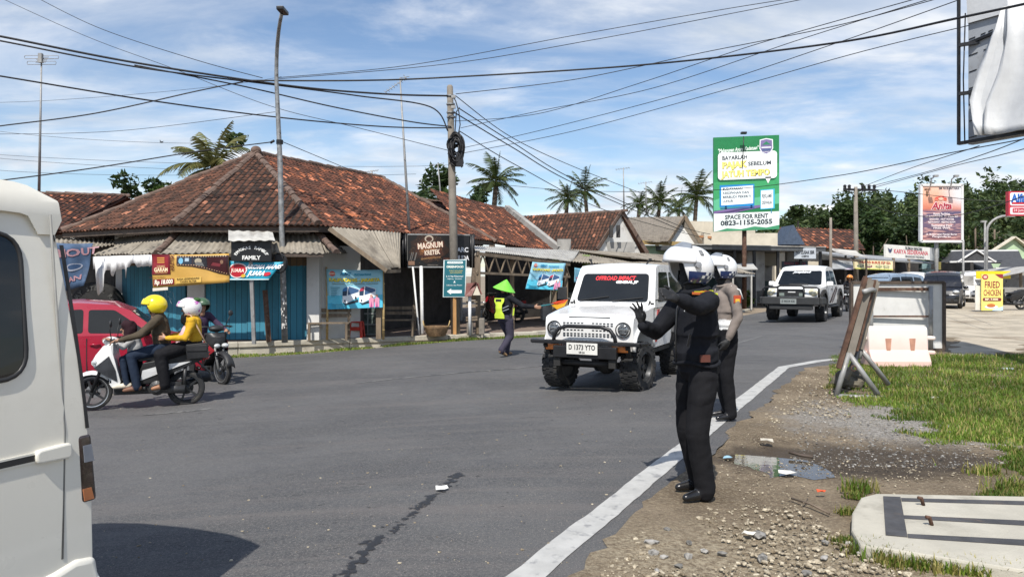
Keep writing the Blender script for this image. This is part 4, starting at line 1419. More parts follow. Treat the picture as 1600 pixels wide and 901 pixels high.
def cloth(name, label, cat, bl, br, tr, tl, bg, sag=0.03, seed=0, group=None, nx=14, ny=8):
 """printed cloth hung by its corners; the print follows the folds. Use S.map(x 0..1, y 0..1)"""
 bl, br, tr, tl = map(Vector, (bl, br, tr, tl))
 t = thing(name, label, cat, (bl.x, bl.y, gz(bl.x, bl.y)), 0, group)
 n = (br - bl).cross(tl - bl).normalized()
 def f(x, y, l=0):
  p = bl.lerp(br, x).lerp(tl.lerp(tr, x), y)
  w = sag * (mnoise.noise((x * 2.6 + seed, y * 1.8, seed * 3.7)) + 0.5 * math.sin(3.1 * math.pi * (x + 0.35 * y) + seed)) * (0.3 + math.sin(math.pi * y) ** 0.5 if 0 < y < 1 else 0.3)
  p = p + n * (w + (l * 0.006 + .012 if l else 0)) - Vector((0, 0, 1)) * (0.02 * math.sin(math.pi * x) * y)
  return p
 bm = nb()
 g = [[bm.verts.new(f(i / nx, j / ny)) for i in range(nx + 1)] for j in range(ny + 1)]
 for j in range(ny):
  for i in range(nx):
   bm.faces.new((g[j][i], g[j][i + 1], g[j + 1][i + 1], g[j + 1][i])).smooth = True
 W, H = (br - bl).length, (tl - bl).length
 o = obj('cloth', bm, ink(bg) if isinstance(bg, str) else bg, t, world=True, recalc=False)
 sm = o.modifiers.new('solid', 'SOLIDIFY'); sm.thickness = 0.004; sm.offset = -1
 S = Sheet((0, 0, 0), (1, 0, 0), (0, 1, 0), step=1.0)        # flat first, laid on the cloth in done()
 def done(nm='print'):
  bmesh.ops.triangulate(S.bm, faces=[q for q in S.bm.faces if len(q.verts) > 4])
  for k in range(1, nx):
   bmesh.ops.bisect_plane(S.bm, geom=list(S.bm.verts) + list(S.bm.edges) + list(S.bm.faces), plane_co=(W * k / nx, 0, 0), plane_no=(1, 0, 0))
  for k in range(1, ny):
   bmesh.ops.bisect_plane(S.bm, geom=list(S.bm.verts) + list(S.bm.edges) + list(S.bm.faces), plane_co=(0, H * k / ny, 0), plane_no=(0, 1, 0))
  for v in S.bm.verts:
   v.co = f(v.co.x / W, v.co.y / H, v.co.z)
  return obj(nm, S.bm, S.mats, t, world=True, recalc=False)
 return t, S, W, H, done
# hanging blue cloth seen from its back at the far left
t, S, W, H, done = cloth('blue_banner', 'dark blue banner with reversed faded lettering hanging beside the white van', 'banner',
 P(92, 458, 18.7), P(130, 446, 18.7), P(146, 380, 18.9), P(84, 379, 18.6), M('blue_cloth', (0.045, 0.085, 0.16), 0.7, var=0.25, scale=3), sag=0.08, seed=1)
for s, x, y, sz in (('TUOM', 0.62, 0.80, 0.30), ('NA', 0.62, 0.22, 0.2)):
 m = Matrix.Translation((W * x, H * y, 1)) @ Matrix.Diagonal((-1 if s == 'NA' else 1, 1, 1, 1))
 text_into(S.bm, 'UOHT'[::1] if False else s[::-1], sz, Matrix.Translation((W * x, H * y, 1.0)) @ rotz(0.08), S.mi('#a77f86'), 0.03, width=0.75 if s == 'TUOM' else None)
S.ell(W * .55, H * .48, .15, .11, '#8f93a0', 1)
S.ell(W * .57, H * .49, .11, .07, '#2c4668', 1.5)
done()
# white torn tarpaulin along the awning edge
def torn_tarp():
 bm = nb()
 a, b = P(146, 402, 19.5), P(243, 399, 17.82)
 n = 40
 g = random.Random(4)
 top, bot = [], []
 for i in range(n + 1):
  q = i / n
  p = a.lerp(b, q)
  px = 146 + 97 * q
  drop = 0.30 + 0.05 * g.random()
  if 150 < px < 163: drop = 0.75 + 0.35 * math.sin((px - 150) / 13 * math.pi) * g.uniform(.5, .8)
  if 163 < px < 166: drop = 0.45
  if 174 < px < 180: drop = 0.42 + .1 * g.random()
  if 197 < px < 200: drop = 0.55
  if 205 < px < 214: drop = 0.22
  w = 0.04 * math.sin(i * 1.3)
  top.append(bm.verts.new(p + Vector((0, -0.02 + w * 0.3, 0.02))))
  bot.append(bm.verts.new(p + Vector((0, w, -drop * (0.8 if px > 200 else 1)))))
 for i in range(n):
  bm.faces.new((top[i], top[i + 1], bot[i + 1], bot[i])).smooth = True
 o = obj('tarpaulin', bm, M('white_tarp', (0.72, 0.72, 0.72), 0.6, var=0.06, stain=(0.5, 0.48, 0.45), st_scale=4), recalc=False)
 o.modifiers.new('solid', 'SOLIDIFY').thickness = 0.006
 tag(o, 'torn white tarpaulin strip hanging in rags from the left awning edge', 'tarpaulin')
torn_tarp()
# cigarette advertisement in gold and dark red
t, S, W, H, done = cloth('advert_banner', 'gold and maroon advertising banner with film strip and price hung under the awning', 'banner',
 P(239, 450, 17.7), P(358, 441, 17.7), P(358, 396, 17.7), P(237, 397, 17.7), '#c79c4c', sag=0.03, seed=2)
S.rect(0, H * .40, W * .24, H * .60, '#6d1220', 1)
S.rect(W * .02, H * .44, W * .20, H * .50, '#8a1b26', 1.5)
for k in range(3): S.rect(W * .07, H * (.74 + .065 * k), W * .10, H * .04, '#c98f45', 2)
S.text('GUDANG', W * .12, H * .63, .085, '#e9cf9a', 2, width=W * .11)
S.text('GARAM', W * .12, H * .53, .135, '#f4e2b8', 2, bold=.03, width=W * .18)
S.text('Internasional', W * .12, H * .455, .07, '#d9b678', 2, shear=.3, width=W * .16)
S.text('KRETEK', W * .275, H * .76, .12, '#5a1a12', 2, bold=.02, rot=math.pi / 2, width=H * .5)
S.rect(W * .01, H * .07, W * .27, H * .18, '#7b1420', 1)
S.text('Rp 18.000', W * .145, H * .16, .15, '#fbf2dd', 2, bold=.035, shear=.15, width=W * .24)
S.text('HARGA ECERAN', W * .07, H * .31, .05, '#53230f', 2)
S.rect(W * .30, H * .08, W * .34, H * .19, '#d9b25a', 1)
S.text('RASA LEGENDARIS', W * .47, H * .215, .075, '#3d1a0c', 2, bold=.01, width=W * .29)
S.text('TANPA FILTER', W * .47, H * .125, .075, '#3d1a0c', 2, bold=.01, width=W * .22)
film = [(W * .33, H * .97), (W, H * .94), (W, H * .26), (W * .86, H * .34), (W * .70, H * .50), (W * .52, H * .62), (W * .33, H * .66)]
S.poly(film, '#2d0d12', 1)
for i in range(20):
 q = i / 20
 S.rect(W * (.34 + .65 * q), H * (.935 - .03 * q), W * .014, H * .022, '#d8c9b4', 2)
 yb = .675 - .03 * q / .3 if q < .3 else .645 - .37 * ((q - .3) / .7) ** 1.05
 S.rect(W * (.345 + .65 * q), H * yb, W * .014, H * .022, '#c9a47c', 2)
S.poly([(W * .345, H * .70), (W * .52, H * .68), (W * .52, H * .91), (W * .345, H * .92)], '#122436', 1.5)
S.ell(W * .385, H * .80, W * .028, H * .10, '#6aa7c4', 2)
S.rect(W * .435, H * .78, W * .05, H * .11, '#9fb0bd', 2)
S.poly([(W * .53, H * .66), (W * .71, H * .57), (W * .71, H * .90), (W * .53, H * .91)], '#23242a', 1.5)
S.ell(W * .60, H * .79, W * .045, H * .09, '#aaa08c', 2)
S.poly([(W * .56, H * .66), (W * .68, H * .60), (W * .65, H * .74), (W * .58, H * .76)], '#6b6a68', 2.2)
S.poly([(W * .72, H * .54), (W * .97, H * .34), (W * .97, H * .88), (W * .72, H * .89)], '#3a1016', 1.5)
S.poly([(W * .76, H * .62), (W * .88, H * .56), (W * .90, H * .66), (W * .79, H * .72)], '#7a3138', 2)
S.ell(W * .91, H * .72, W * .022, H * .07, '#8b6a55', 2)
S.rect(W * .0, -H * .09, W * .20, H * .09, '#d6cfc0', 1)
done()
# aqua drink advert and the barber's sign
t, S, W, H, done = cloth('drink_banner', 'turquoise drink banner with red round badge beside the gold banner', 'banner',
 P(357, 437, 17.75), P(420, 437, 17.75), P(443, 409, 17.75), P(357, 407, 17.75), '#2fa3bf', sag=0.012, seed=3)
S.ell(W * .20, H * .50, .19, .19, '#f0e4e0', 1); S.ell(W * .20, H * .50, .165, .165, '#b3202e', 1.5)
S.text('JUARA', W * .20, H * .5, .12, '#ffe8d8', 2, bold=.03, width=.28)
S.text('AROMA MANIS', W * .70, H * .72, .15, '#ffffff', 2, bold=.04, shear=.12, width=.68)
S.text('JUARA', W * .62, H * .36, .16, '#ffffff', 2, bold=.05, shear=.12, width=.36)
S.ell(W * .86, H * .33, .08, .05, '#c8283a', 1.5)
S.ell(W * .345, H * .22, .05, .045, '#d5b33a', 1.5)
S.rect(0, 0, W, H * .05, '#d9f3f5', 1)
done()
def barber_sign():
 t = thing('barber_sign', 'black barber sign with arched white lettering under its own small roof', 'sign', PX(396, 17.6, PZ))
 a = P(361, 408, 17.62)
 W, H = 63 * 17.62 / F, 31 * 17.62 / F
 bm = nb(); box(bm, a + Vector((W / 2, 0.03, H / 2)), (W, 0.05, H))
 b = obj('board', bm, ink('#101114'), t, world=True)
 s = Sheet(a, (1, 0, 0))
 txt = 'PANGKAS RAMBUT'
 for i, ch in enumerate(txt):
  an = R(158 - 136 * i / (len(txt) - 1))
  s.text(ch, W * .5 + math.cos(an) * W * .41, H * .16 + math.sin(an) * H * .52, .10, '#e6e6e2', 1, bold=.03, rot=an - math.pi / 2)
 s.text('FAMILY', W * .5, H * .17, .13, '#e6e6e2', 1, bold=.04, width=W * .46)
 so = s.done('lettering', b, world=False)
 for v in so.data.vertices: v.co -= Vector(t.location)
 bm = nb()
 corr(bm, P(357, 361, 18.25), P(426, 363, 18.25), P(430, 376, 17.5), P(357, 377, 17.5), pitch=0.24, amp=0.012, rows=2)
 obj('sign_roof', bm, ZINC, t, world=True, recalc=False)
 bm = nb()
 p, q = P(391, 376, 17.72), PX(397, 17.95, PZ)
 bar(bm, q, p, 0.085, 0.06)
 bar(bm, p + Vector((-0.45, 0, 0)), p + Vector((0.5, 0, 0)), 0.04, 0.04)
 obj('post', bm, STEEL, t, world=True)
barber_sign()
bm = nb()
p = PX(420, 18.55, PZ)
bar(bm, p + Vector((0, 0, 0)), P(414, 453, 18.5), 0.12, 0.10)
tag(obj('timber_post', bm, RUST), 'short reddish brown post standing before the blue doors', 'post')
bm = nb()
for k in range(3):
 c = P(436, 411, 17.85)
 tube(bm, [c + Vector((math.cos(a) * (0.17 + 0.01 * k), 0.02 * k, math.sin(a) * 0.24)) for a in [x * 2 * math.pi / 18 for x in range(18)]], 0.012, 6, closed=True)
box(bm, P(436, 399, 17.85) + Vector((0, 0, -0.05)), (0.2, 0.05, 0.14))
tag(obj('cable_coil', bm, CABLE, recalc=False), 'small black cable coil hanging on the lamp pole by the turquoise banner', 'cable coil')
# bus agency banner on two bamboo poles
def bus_print(S, W, H, scale=1.0, simple=False):
 k = H
 S.rect(0, 0, W, H * .34, '#59c2dd', 0.6)
 S.poly([(0, H * .2), (W * .25, H * .05), (W * .4, 0), (0, 0)], '#2aa7c8', 0.8)
 pts = [(W * (.105 + .06 * math.cos(a) * (1 if i % 2 else .72)), H * (.89 + .065 * math.sin(a) * (1 if i % 2 else .72))) for i, a in enumerate([x * math.pi / 10 for x in range(20)])]
 S.poly(pts, '#d8452b', 1)
 S.text('AGEN', W * .105, H * .89, .055 * scale * 1.2, '#fbe9d2', 2, bold=.02)
 S.text('HEBAT', W * .34, H * .89, .11 * k, '#1a7fa6', 2, bold=.06, shear=.25, width=W * .19)
 S.text('PRATAMATRANS', W * .64, H * .875, .075 * k, '#2b98b8', 2, bold=.05, shear=.25, width=W * .31)
 S.text('KALIPUCANG - JAKARTA', W * .497, H * .735, .115 * k, '#f3df2c', 2.6, bold=.035, width=W * .90)
 S.text('KALIPUCANG - JAKARTA', W * .50, H * .728, .115 * k, '#8a7a1e', 2, bold=.06, width=W * .91)
 S.text('TANGERANG - BEKASI - CIKARANG - KARAWANG', W * .51, H * .635, .05 * k, '#77877a', 2, bold=.02, width=W * .82)
 for i, w in enumerate((.17, .13, .11, .11, .10, .07)):
  S.rect(W * .07, H * (.535 - .045 * i), W * w, H * .016, '#4d93a6', 2)
 for i, w in enumerate((.22, .28)): S.rect(W * .07, H * (.10 - .05 * i), W * w, H * .016, '#3d889c', 2)
 for x0, body, top in ((.27, '#e9eef3', '#2f77b2'), (.57, '#e9edf2', '#c23a56')):
  x = lambda q: W * (x0 + q)
  S.poly([(x(0), H * .17), (x(.06), H * .13), (x(.29), H * .24), (x(.29), H * .16), (x(.06), H * .08)], '#20303c', 1)
  S.poly([(x(0), H * .16), (x(.08), H * .14), (x(.31), H * .30), (x(.31), H * .50), (x(.14), H * .58), (x(.02), H * .48)], body, 1.5)
  S.poly([(x(.01), H * .33), (x(.085), H * .33), (x(.11), H * .57), (x(.02), H * .49)], '#243b55', 2)
  S.poly([(x(.01), H * .44), (x(.09), H * .46), (x(.11), H * .575), (x(.035), H * .52)], top, 2.3)
  S.poly([(x(.10), H * .34), (x(.30), H * .43), (x(.30), H * .49), (x(.125), H * .575)], '#3c5d86', 2)
  S.poly([(x(.088), H * .15), (x(.10), H * .16), (x(.112), H * .57), (x(.10), H * .57)], '#f7f9fb', 2.5)
  S.ell(x(.245), H * .27, W * .016, H * .04, '#1a2026', 2.4)
  S.ell(x(.05), H * .20, W * .012, H * .03, '#1a2026', 2.4)
 for x0 in (.80, .90):
  S.poly([(W * (x0 - .04), H * .02), (W * (x0 + .04), H * .02), (W * (x0 + .045), H * .24), (W * x0, H * .30), (W * (x0 - .045), H * .24)], '#e79cb8', 3)
  S.ell(W * x0, H * .315, W * .022, H * .035, '#d9a58c', 3.2)
  S.poly([(W * (x0 - .02), H * .02), (W * (x0 + .015), H * .02), (W * x0, H * .18)], '#b9468a', 3.3)
t, S, W, H, done = cloth('bus_banner', 'sky blue bus agency banner stretched between two bamboo poles by the benches', 'banner',
 P(512, 483, 19.15), P(598, 480, 19.15), P(598, 421, 19.15), P(510, 420, 19.15), '#9ed8ea', sag=0.025, seed=4)
bus_print(S, W, H)
done()
for px, base in ((511, 532), (599, 528)):
 bm = nb()
 q = PX(px, 19.2, PZ)
 tube(bm, [q, q + Vector((0.01, 0, 0.9)), P(px - 1, 417, 19.2)], [0.032, 0.03, 0.026], 8)
 for k in range(6): lathe(bm, [(0.03, -0.012), (0.036, 0), (0.03, 0.012)], 8, TR(q + Vector((0.005, 0, 0.25 + 0.3 * k))))
 obj('bamboo_pole', bm, BAMBOO, t, world=True, recalc=False)
t, S, W, H, done = cloth('bus_banner', 'pale blue bus agency banner hanging crooked from the lean-to roof behind the worker', 'banner',
 P(821, 451, 22.9), P(876, 453, 23.6), P(884, 411, 23.9), P(832, 409, 23.1), '#8fc3d8', sag=0.03, seed=6)
bus_print(S, W, H)
done()
t, S, W, H, done = cloth('blue_cloth_sign', 'small light blue cloth sign half hidden behind the white jeep roof pillar', 'banner',
 P(897, 441, 25.2), P(921, 442, 25.9), P(921, 419, 25.9), P(898, 418, 25.2), '#7fb9d0', sag=0.02, seed=7)
S.text('SERVICE', W * .5, H * .62, .1, '#2d6c92', 1, shear=.3, rot=.3, width=W * .7)
S.rect(W * .1, H * .25, W * .8, H * .12, '#b96a8c', 1)
done()
# black kretek sign box with ribbed ends
def black_sign():
 t = thing('shop_sign', 'long black illuminated style sign box with brown lettered emblem above the stall posts', 'sign', PX(683, 21.5, PZ))
 a, b = P(637, 417, 21.45), P(734, 415, 21.8)
 top = P(637, 366, 21.45)
 r = (Vector((b.x, b.y, 0)) - Vector((a.x, a.y, 0)))
 W = r.length; r.normalize(); H = top.z - a.z
 n = r.cross(Vector((0, 0, 1)))
 bm = nb()
 slab(bm, [a, a + r * W, a + r * W + Vector((0, 0, H)), a + Vector((0, 0, H))], 0.22, down=-n)
 bo = obj('box', bm, ink('#14110f'), t, world=True)
 bm = nb()
 for p, q in ((0, 0), (0, 1)):
  bar(bm, a + Vector((0, 0, H * q)) - n * 0.11, a + r * W + Vector((0, 0, H * q)) - n * 0.11, 0.24, 0.035)
 for q in (0, 1): bar(bm, a + r * W * q - n * 0.11, a + r * W * q + Vector((0, 0, H)) - n * 0.11, 0.035, 0.25)
 obj('frame', bm, STEEL, t, world=True)
 bm = nb()
 for x0 in (-0.22, -0.13, -0.05, W + 0.05, W + 0.12):
  tube(bm, [a + r * x0 - n * 0.1 + Vector((0, 0, -0.02)), a + r * x0 - n * 0.1 + Vector((0, 0, H + 0.03))], 0.042, 8)
 obj('rib', bm, BLACKMETAL, t, world=True, recalc=False)
 s = Sheet(a + n * 0.003, r)
 glow = (('#2b1a10', 1.15, .9), ('#43281a', .95, .7), ('#664022', .72, .52), ('#8d5b33', .5, .36))
 for i, (c, w, h) in enumerate(glow):
  g = random.Random(i)
  s.poly([(W * .34 + w * .5 * math.cos(x) * g.uniform(.75, 1.1), H * .56 + h * .5 * math.sin(x) * g.uniform(.7, 1.1)) for x in [k * 2 * math.pi / 26 for k in range(26)]], c, 1 + i * .4)
 s.poly([(W * .14, H * .52), (W * .58, H * .62), (W * .58, H * .80), (W * .14, H * .72)], '#2a100c', 3)
 s.poly([(W * .15, H * .535), (W * .57, H * .63), (W * .57, H * .785), (W * .15, H * .705)], '#7a4634', 3.3)
 s.text('MAGNUM', W * .36, H * .66, .24, '#e8d6c0', 4, bold=.03, rot=.10, width=W * .40)
 s.poly([(W * .24, H * .30), (W * .54, H * .40), (W * .52, H * .58), (W * .26, H * .50)], '#2a100c', 3.4)
 s.poly([(W * .25, H * .32), (W * .53, H * .41), (W * .515, H * .565), (W * .265, H * .485)], '#5a3022', 3.7)
 s.text('KRETEK', W * .39, H * .445, .19, '#e8d6c0', 4.2, bold=.03, rot=.10, width=W * .25)
 s.text('SENSASI RASA MANTAP', W * .37, H * .27, .07, '#b58a5a', 4, rot=.10, width=W * .32)
 s.ell(W * .34, H * .87, .13, .10, '#b9aa98', 3); s.ell(W * .34, H * .86, .09, .07, '#4a2a1c', 3.4)
 s.rect(W * .57, H * .13, W * .15, H * .16, '#402018', 2); s.text('18+', W * .64, H * .21, .09, '#c9a58a', 3)
 s.text('PERINGATAN', W * .40, H * .06, .05, '#8a8078', 3)
 s.rect(W * .01, H * .06, W * .1, H * .12, '#8a6a55', 2)
 g = random.Random(9)
 for _ in range(40): s.ell(W * g.uniform(.05, .72), H * g.uniform(.12, .95), .008, .008, '#8a6a4a', 3, 6)
 for _ in range(4):
  x = W * g.uniform(.02, .12); s.poly([(x, H * .2), (x + .02, H * .2), (x + .08, H * .45), (x + .06, H * .45)], '#6f6a66', 2)
 s.rect(W * .78, 0.02, W * .215, H - .04, '#0c0c10', 2)
 s.text('ARC', W * .885, H * .53, .19, '#e2e4e8', 3, bold=.03, width=.34)
 s.text('MUDA', W * .875, H * .28, .19, '#e2e4e8', 3, bold=.03, width=.40)
 so = s.done('lettering', bo, world=False)
 for v in so.data.vertices: v.co -= Vector(t.location)
 bm = nb()
 p = PX(660, 20.9, PZ)
 tube(bm, [p, P(658, 416, 21.5)], 0.05, 10)
 q = PX(655, 20.7, PZ)
 tube(bm, [q, P(645, 417, 21.4)], 0.028, 8)
 obj('post', bm, WHITEMETAL, t, world=True, recalc=False)
black_sign()
def teal_sign():
 a, b, c, d = P(692, 464, 20.85), P(727, 464, 20.85), P(729, 405, 20.85), P(693, 406, 20.85)
 t = thing('direction_sign', 'teal direction board with white arrow pointing left in front of the utility pole', 'sign', PX(711, 20.9, PZ))
 bm = nb(); slab(bm, [a, b, c, d], 0.02, down=(0, 1, 0))
 bo = obj('board', bm, ink('#d7e4e4'), t, world=True)
 W, H = b.x - a.x, c.z - a.z
 s = Sheet(a + Vector((0, -0.002, 0)), (1, 0, 0), (0.03, 0, 1))
 s.rect(.018, .02, W - .036, H - .045, '#1f6672', 1)
 s.rrect(W * .15, H * .885, W * .70, H * .062, .03, '#e8f0ee', 2); s.text('ALUN ALUN KULON', W * .5, H * .917, .05, '#1f6672', 3, width=W * .6)
 s.text('GREENFOOD', W * .5, H * .80, .085, '#e9efe4', 2, bold=.04, width=W * .76)
 s.text('PUSAT OLEH-OLEH', W * .55, H * .695, .05, '#d8c766', 2, width=W * .6)
 s.text('KHAS PANGANDARAN', W * .55, H * .645, .05, '#d8c766', 2, width=W * .52)
 s.text('Jl. H. Haji Muhammad', W * .5, H * .55, .06, '#eef4f2', 2, bold=.01, width=W * .76)
 s.text('Kalipucang - Cikembulan', W * .5, H * .485, .05, '#eef4f2', 2, width=W * .66)
 s.text('&', W * .5, H * .40, .08, '#eef4f2', 2, bold=.03)
 s.text('Dibuka dan Parkir', W * .5, H * .315, .055, '#eef4f2', 2, width=W * .70)
 s.poly([(W * .17, H * .15), (W * .36, H * .225), (W * .36, H * .185), (W * .84, H * .185), (W * .84, H * .105), (W * .36, H * .105), (W * .36, H * .07)], '#f2f6f5', 2)
 so = s.done('lettering', bo, world=False)
 for v in so.data.vertices: v.co -= Vector(t.location)
 bm = nb(); bar(bm, PX(710.5, 20.9, PZ), P(710, 440, 20.92), 0.085, 0.05)
 obj('post', bm, NEWWOOD, t, world=True)
teal_sign()
def kiosk():
 t = thing('roofed_cupboard', 'tiny roofed wooden letter house on posts right of the teal board', 'kiosk', PX(742, 20.6, PZ))
 d = 20.55
 bm = nb()
 a, r_, b = P(727, 463, d), P(743, 441, d), P(752, 460, d)
 for off, dx in ((Vector((0, 0, 0)), 0),):
  slab(bm, [P(727, 462, d), P(736, 445, d + .3), P(749, 445, d + .3), P(743, 441, d - .1)], 0.02)
  slab(bm, [P(726, 463, d - .15), P(737, 462, d - .15), P(746, 442, d), P(729, 442, d + .25)], 0.03)
  slab(bm, [P(752, 460, d - .15), P(746, 442, d), P(738, 442, d + .3), P(748, 458, d + .3)], 0.03)
 obj('roof', bm, M('maroon_tin', (0.16, 0.06, 0.05), 0.6, var=0.2), t, world=True)
 bm = nb()
 slab(bm, [P(739, 461, d - .1), P(751, 461, d - .1), P(745, 446, d - .1)], 0.25, down=(0, 1, 0))
 obj('gable', bm, CREAM, t, world=True)
 bm = nb()
 q = PX(734, d, PZ); tube(bm, [q, P(734, 463, d)], 0.045, 8)
 obj('pipe_post', bm, WHITEMETAL, t, world=True, recalc=False)
 bm = nb()
 for py in (472, 478, 496, 500): bar(bm, P(728, py, d + .05), P(746, py - 1, d + .05), 0.05, 0.05)
 obj('shelf', bm, WOOD, t, world=True)
 for px0, px1, y0, y1, nm, lab in ((729, 739, 501, 521, 'stone_block', 'rounded grey stone block leaning under the tiny letter house'), (748, 757, 497, 521, 'stone_block', 'pale square stone block right of the wooden column')):
  bm = nb()
  a, b = P(px0, y1, 20.6), P(px1, y0, 20.6)
  box(bm, ((a.x + b.x) / 2, 20.7, (PZ + b.z) / 2), (b.x - a.x, 0.2, b.z - PZ))
  tag(obj(nm, bm, POLECONC, bevel=0.03), lab, 'stone block')
kiosk()
def bench(label, px0, px1, d, back=True):
 c = PX((px0 + px1) / 2, d, PZ)
 W = (px1 - px0) * d / F
 t = thing('bench', label, 'bench', c, 0.06)
 for nm, bxs in (('seat', [((0, -0.06 * k + 0.02, 0.44), (W, 0.085, 0.03)) for k in (-2, 0, 2)]), ('backrest', [((0, 0.25, 0.62 + 0.14 * k), (W, 0.025, 0.09)) for k in range(2)])):
  bm = nb()
  for cc, ss in bxs: box(bm, cc, ss)
  obj(nm, bm, WOOD, t)
 for sx in (-1, 1):
  for sy, h in ((-0.16, 0.42), (0.24, 0.84)):
   bm = nb(); box(bm, (sx * (W / 2 - 0.06), sy, h / 2), (0.06, 0.05, h))
   obj('leg', bm, WOOD, t)
bench('dark wooden bench with back beside the white column left of the bus banner', 482, 546, 19.0)
bench('low wooden bench standing in the shade right of the bus banner', 588, 648, 20.3)
def stool():
 t = thing('plastic_stool', 'bright red plastic stool below the bus banner', 'stool', PX(557, 19.9, PZ))
 bm = nb()
 prism(bm, [(-.16, -.16), (.16, -.16), (.16, .16), (-.16, .16)], lambda x, y: Vector((x, y, .40)), lambda x, y: Vector((x * .93, y * .93, .43)))
 obj('seat', bm, ink('#c5301c'), t, bevel=0.01)
 bm = nb()
 for sx in (-1, 1):
  for sy in (-1, 1): bar(bm, (sx * .17, sy * .17, 0), (sx * .14, sy * .14, .40), .07, .04)
 for s in (-1, 1): box(bm, (0, s * .155, .24), (.28, .02, .10)); box(bm, (s * .155, 0, .24), (.02, .28, .10))
 obj('legs', bm, ink('#b02a1a'), t)
stool()
def cabinet():
 t = thing('display_cabinet', 'glass fronted snack cabinet in the shade behind the bus banner', 'cabinet', PX(577, 20.8, PZ))
 bm = nb(); box(bm, (0, 0, 0.45), (0.72, 0.4, 0.9))
 obj('case', bm, M('case_panes', (0.10, 0.13, 0.12), 0.15, var=0.5, scale=6), t)
 bm = nb()
 for z in (0.02, 0.3, 0.6, 0.9): box(bm, (0, -0.205, z), (0.76, 0.03, 0.035))
 for x in (-.36, 0, .36): box(bm, (x, -0.21, .45), (.03, .03, .9))
 obj('frame', bm, M('grey_alu', (0.35, 0.37, 0.37), 0.5, 0.5), t)
cabinet()
def basket():
 t = thing('wicker_basket', 'large woven basket with two loop handles left of the utility pole', 'basket', PX(682, 20.3, PZ))
 bm = nb()
 lathe(bm, [(0.22, 0.0), (0.29, 0.10), (0.33, 0.24), (0.34, 0.27), (0.31, 0.26), (0.27, 0.1), (0.2, 0.03)], 24)
 for k in range(9):
  z = 0.02 + 0.028 * k; r = 0.225 + 0.105 * (z / 0.25) ** 0.8
  tube(bm, [(math.cos(a) * (r + 0.008 * (j % 2)), math.sin(a) * (r + 0.008 * (j % 2)), z) for j, a in enumerate([x * 2 * math.pi / 30 for x in range(30)])], 0.013, 5, closed=True)
 obj('body', bm, M('wicker', (0.20, 0.125, 0.065), 0.8, var=0.35, scale=12, bump=0.5), t, recalc=False)
 for s in (-1, 1):
  bm = nb()
  tube(bm, [(s * 0.32, -0.09, 0.24), (s * 0.36, -0.08, 0.36), (s * 0.37, 0, 0.42), (s * 0.36, 0.08, 0.36), (s * 0.32, 0.09, 0.24)], 0.014, 6)
  obj('handle', bm, BAMBOO, t, recalc=False)
basket()
def tyres():
 t = thing('tyre', 'big dark lorry tyre with white block lettering standing in the unlit shop opening', 'tyre', G(152, 470) * 0 + Vector((P(152, 480, 20.3).x, 20.3, PZ)))
 bm = nb()
 mt = TR(0, 0, 0.75) @ rotx(R(90))
 lathe(bm, [(0.32, -.14), (0.45, -.16), (0.70, -.14), (0.74, -.09), (0.74, .09), (0.70, .14), (0.45, .16), (0.32, .14)], 36, mt)
 obj('casing', bm, M('old_rubber', (0.018, 0.018, 0.018), 0.8, var=0.2), t, smooth=40)
 s = Sheet((0, -0.168, 0.75), (1, 0, 0))
 tx = 'BRIDGESTONE LONG'
 for i, ch in enumerate('HIGHWAY STEEL RADIAL'):
  a = R(200 - 220 * i / 19)
  s.text(ch, math.cos(a) * .56, math.sin(a) * .56, .17, '#4a4a48', 1, bold=.03, rot=a - math.pi / 2)
 s.done('lettering', t, world=False)
tyres()
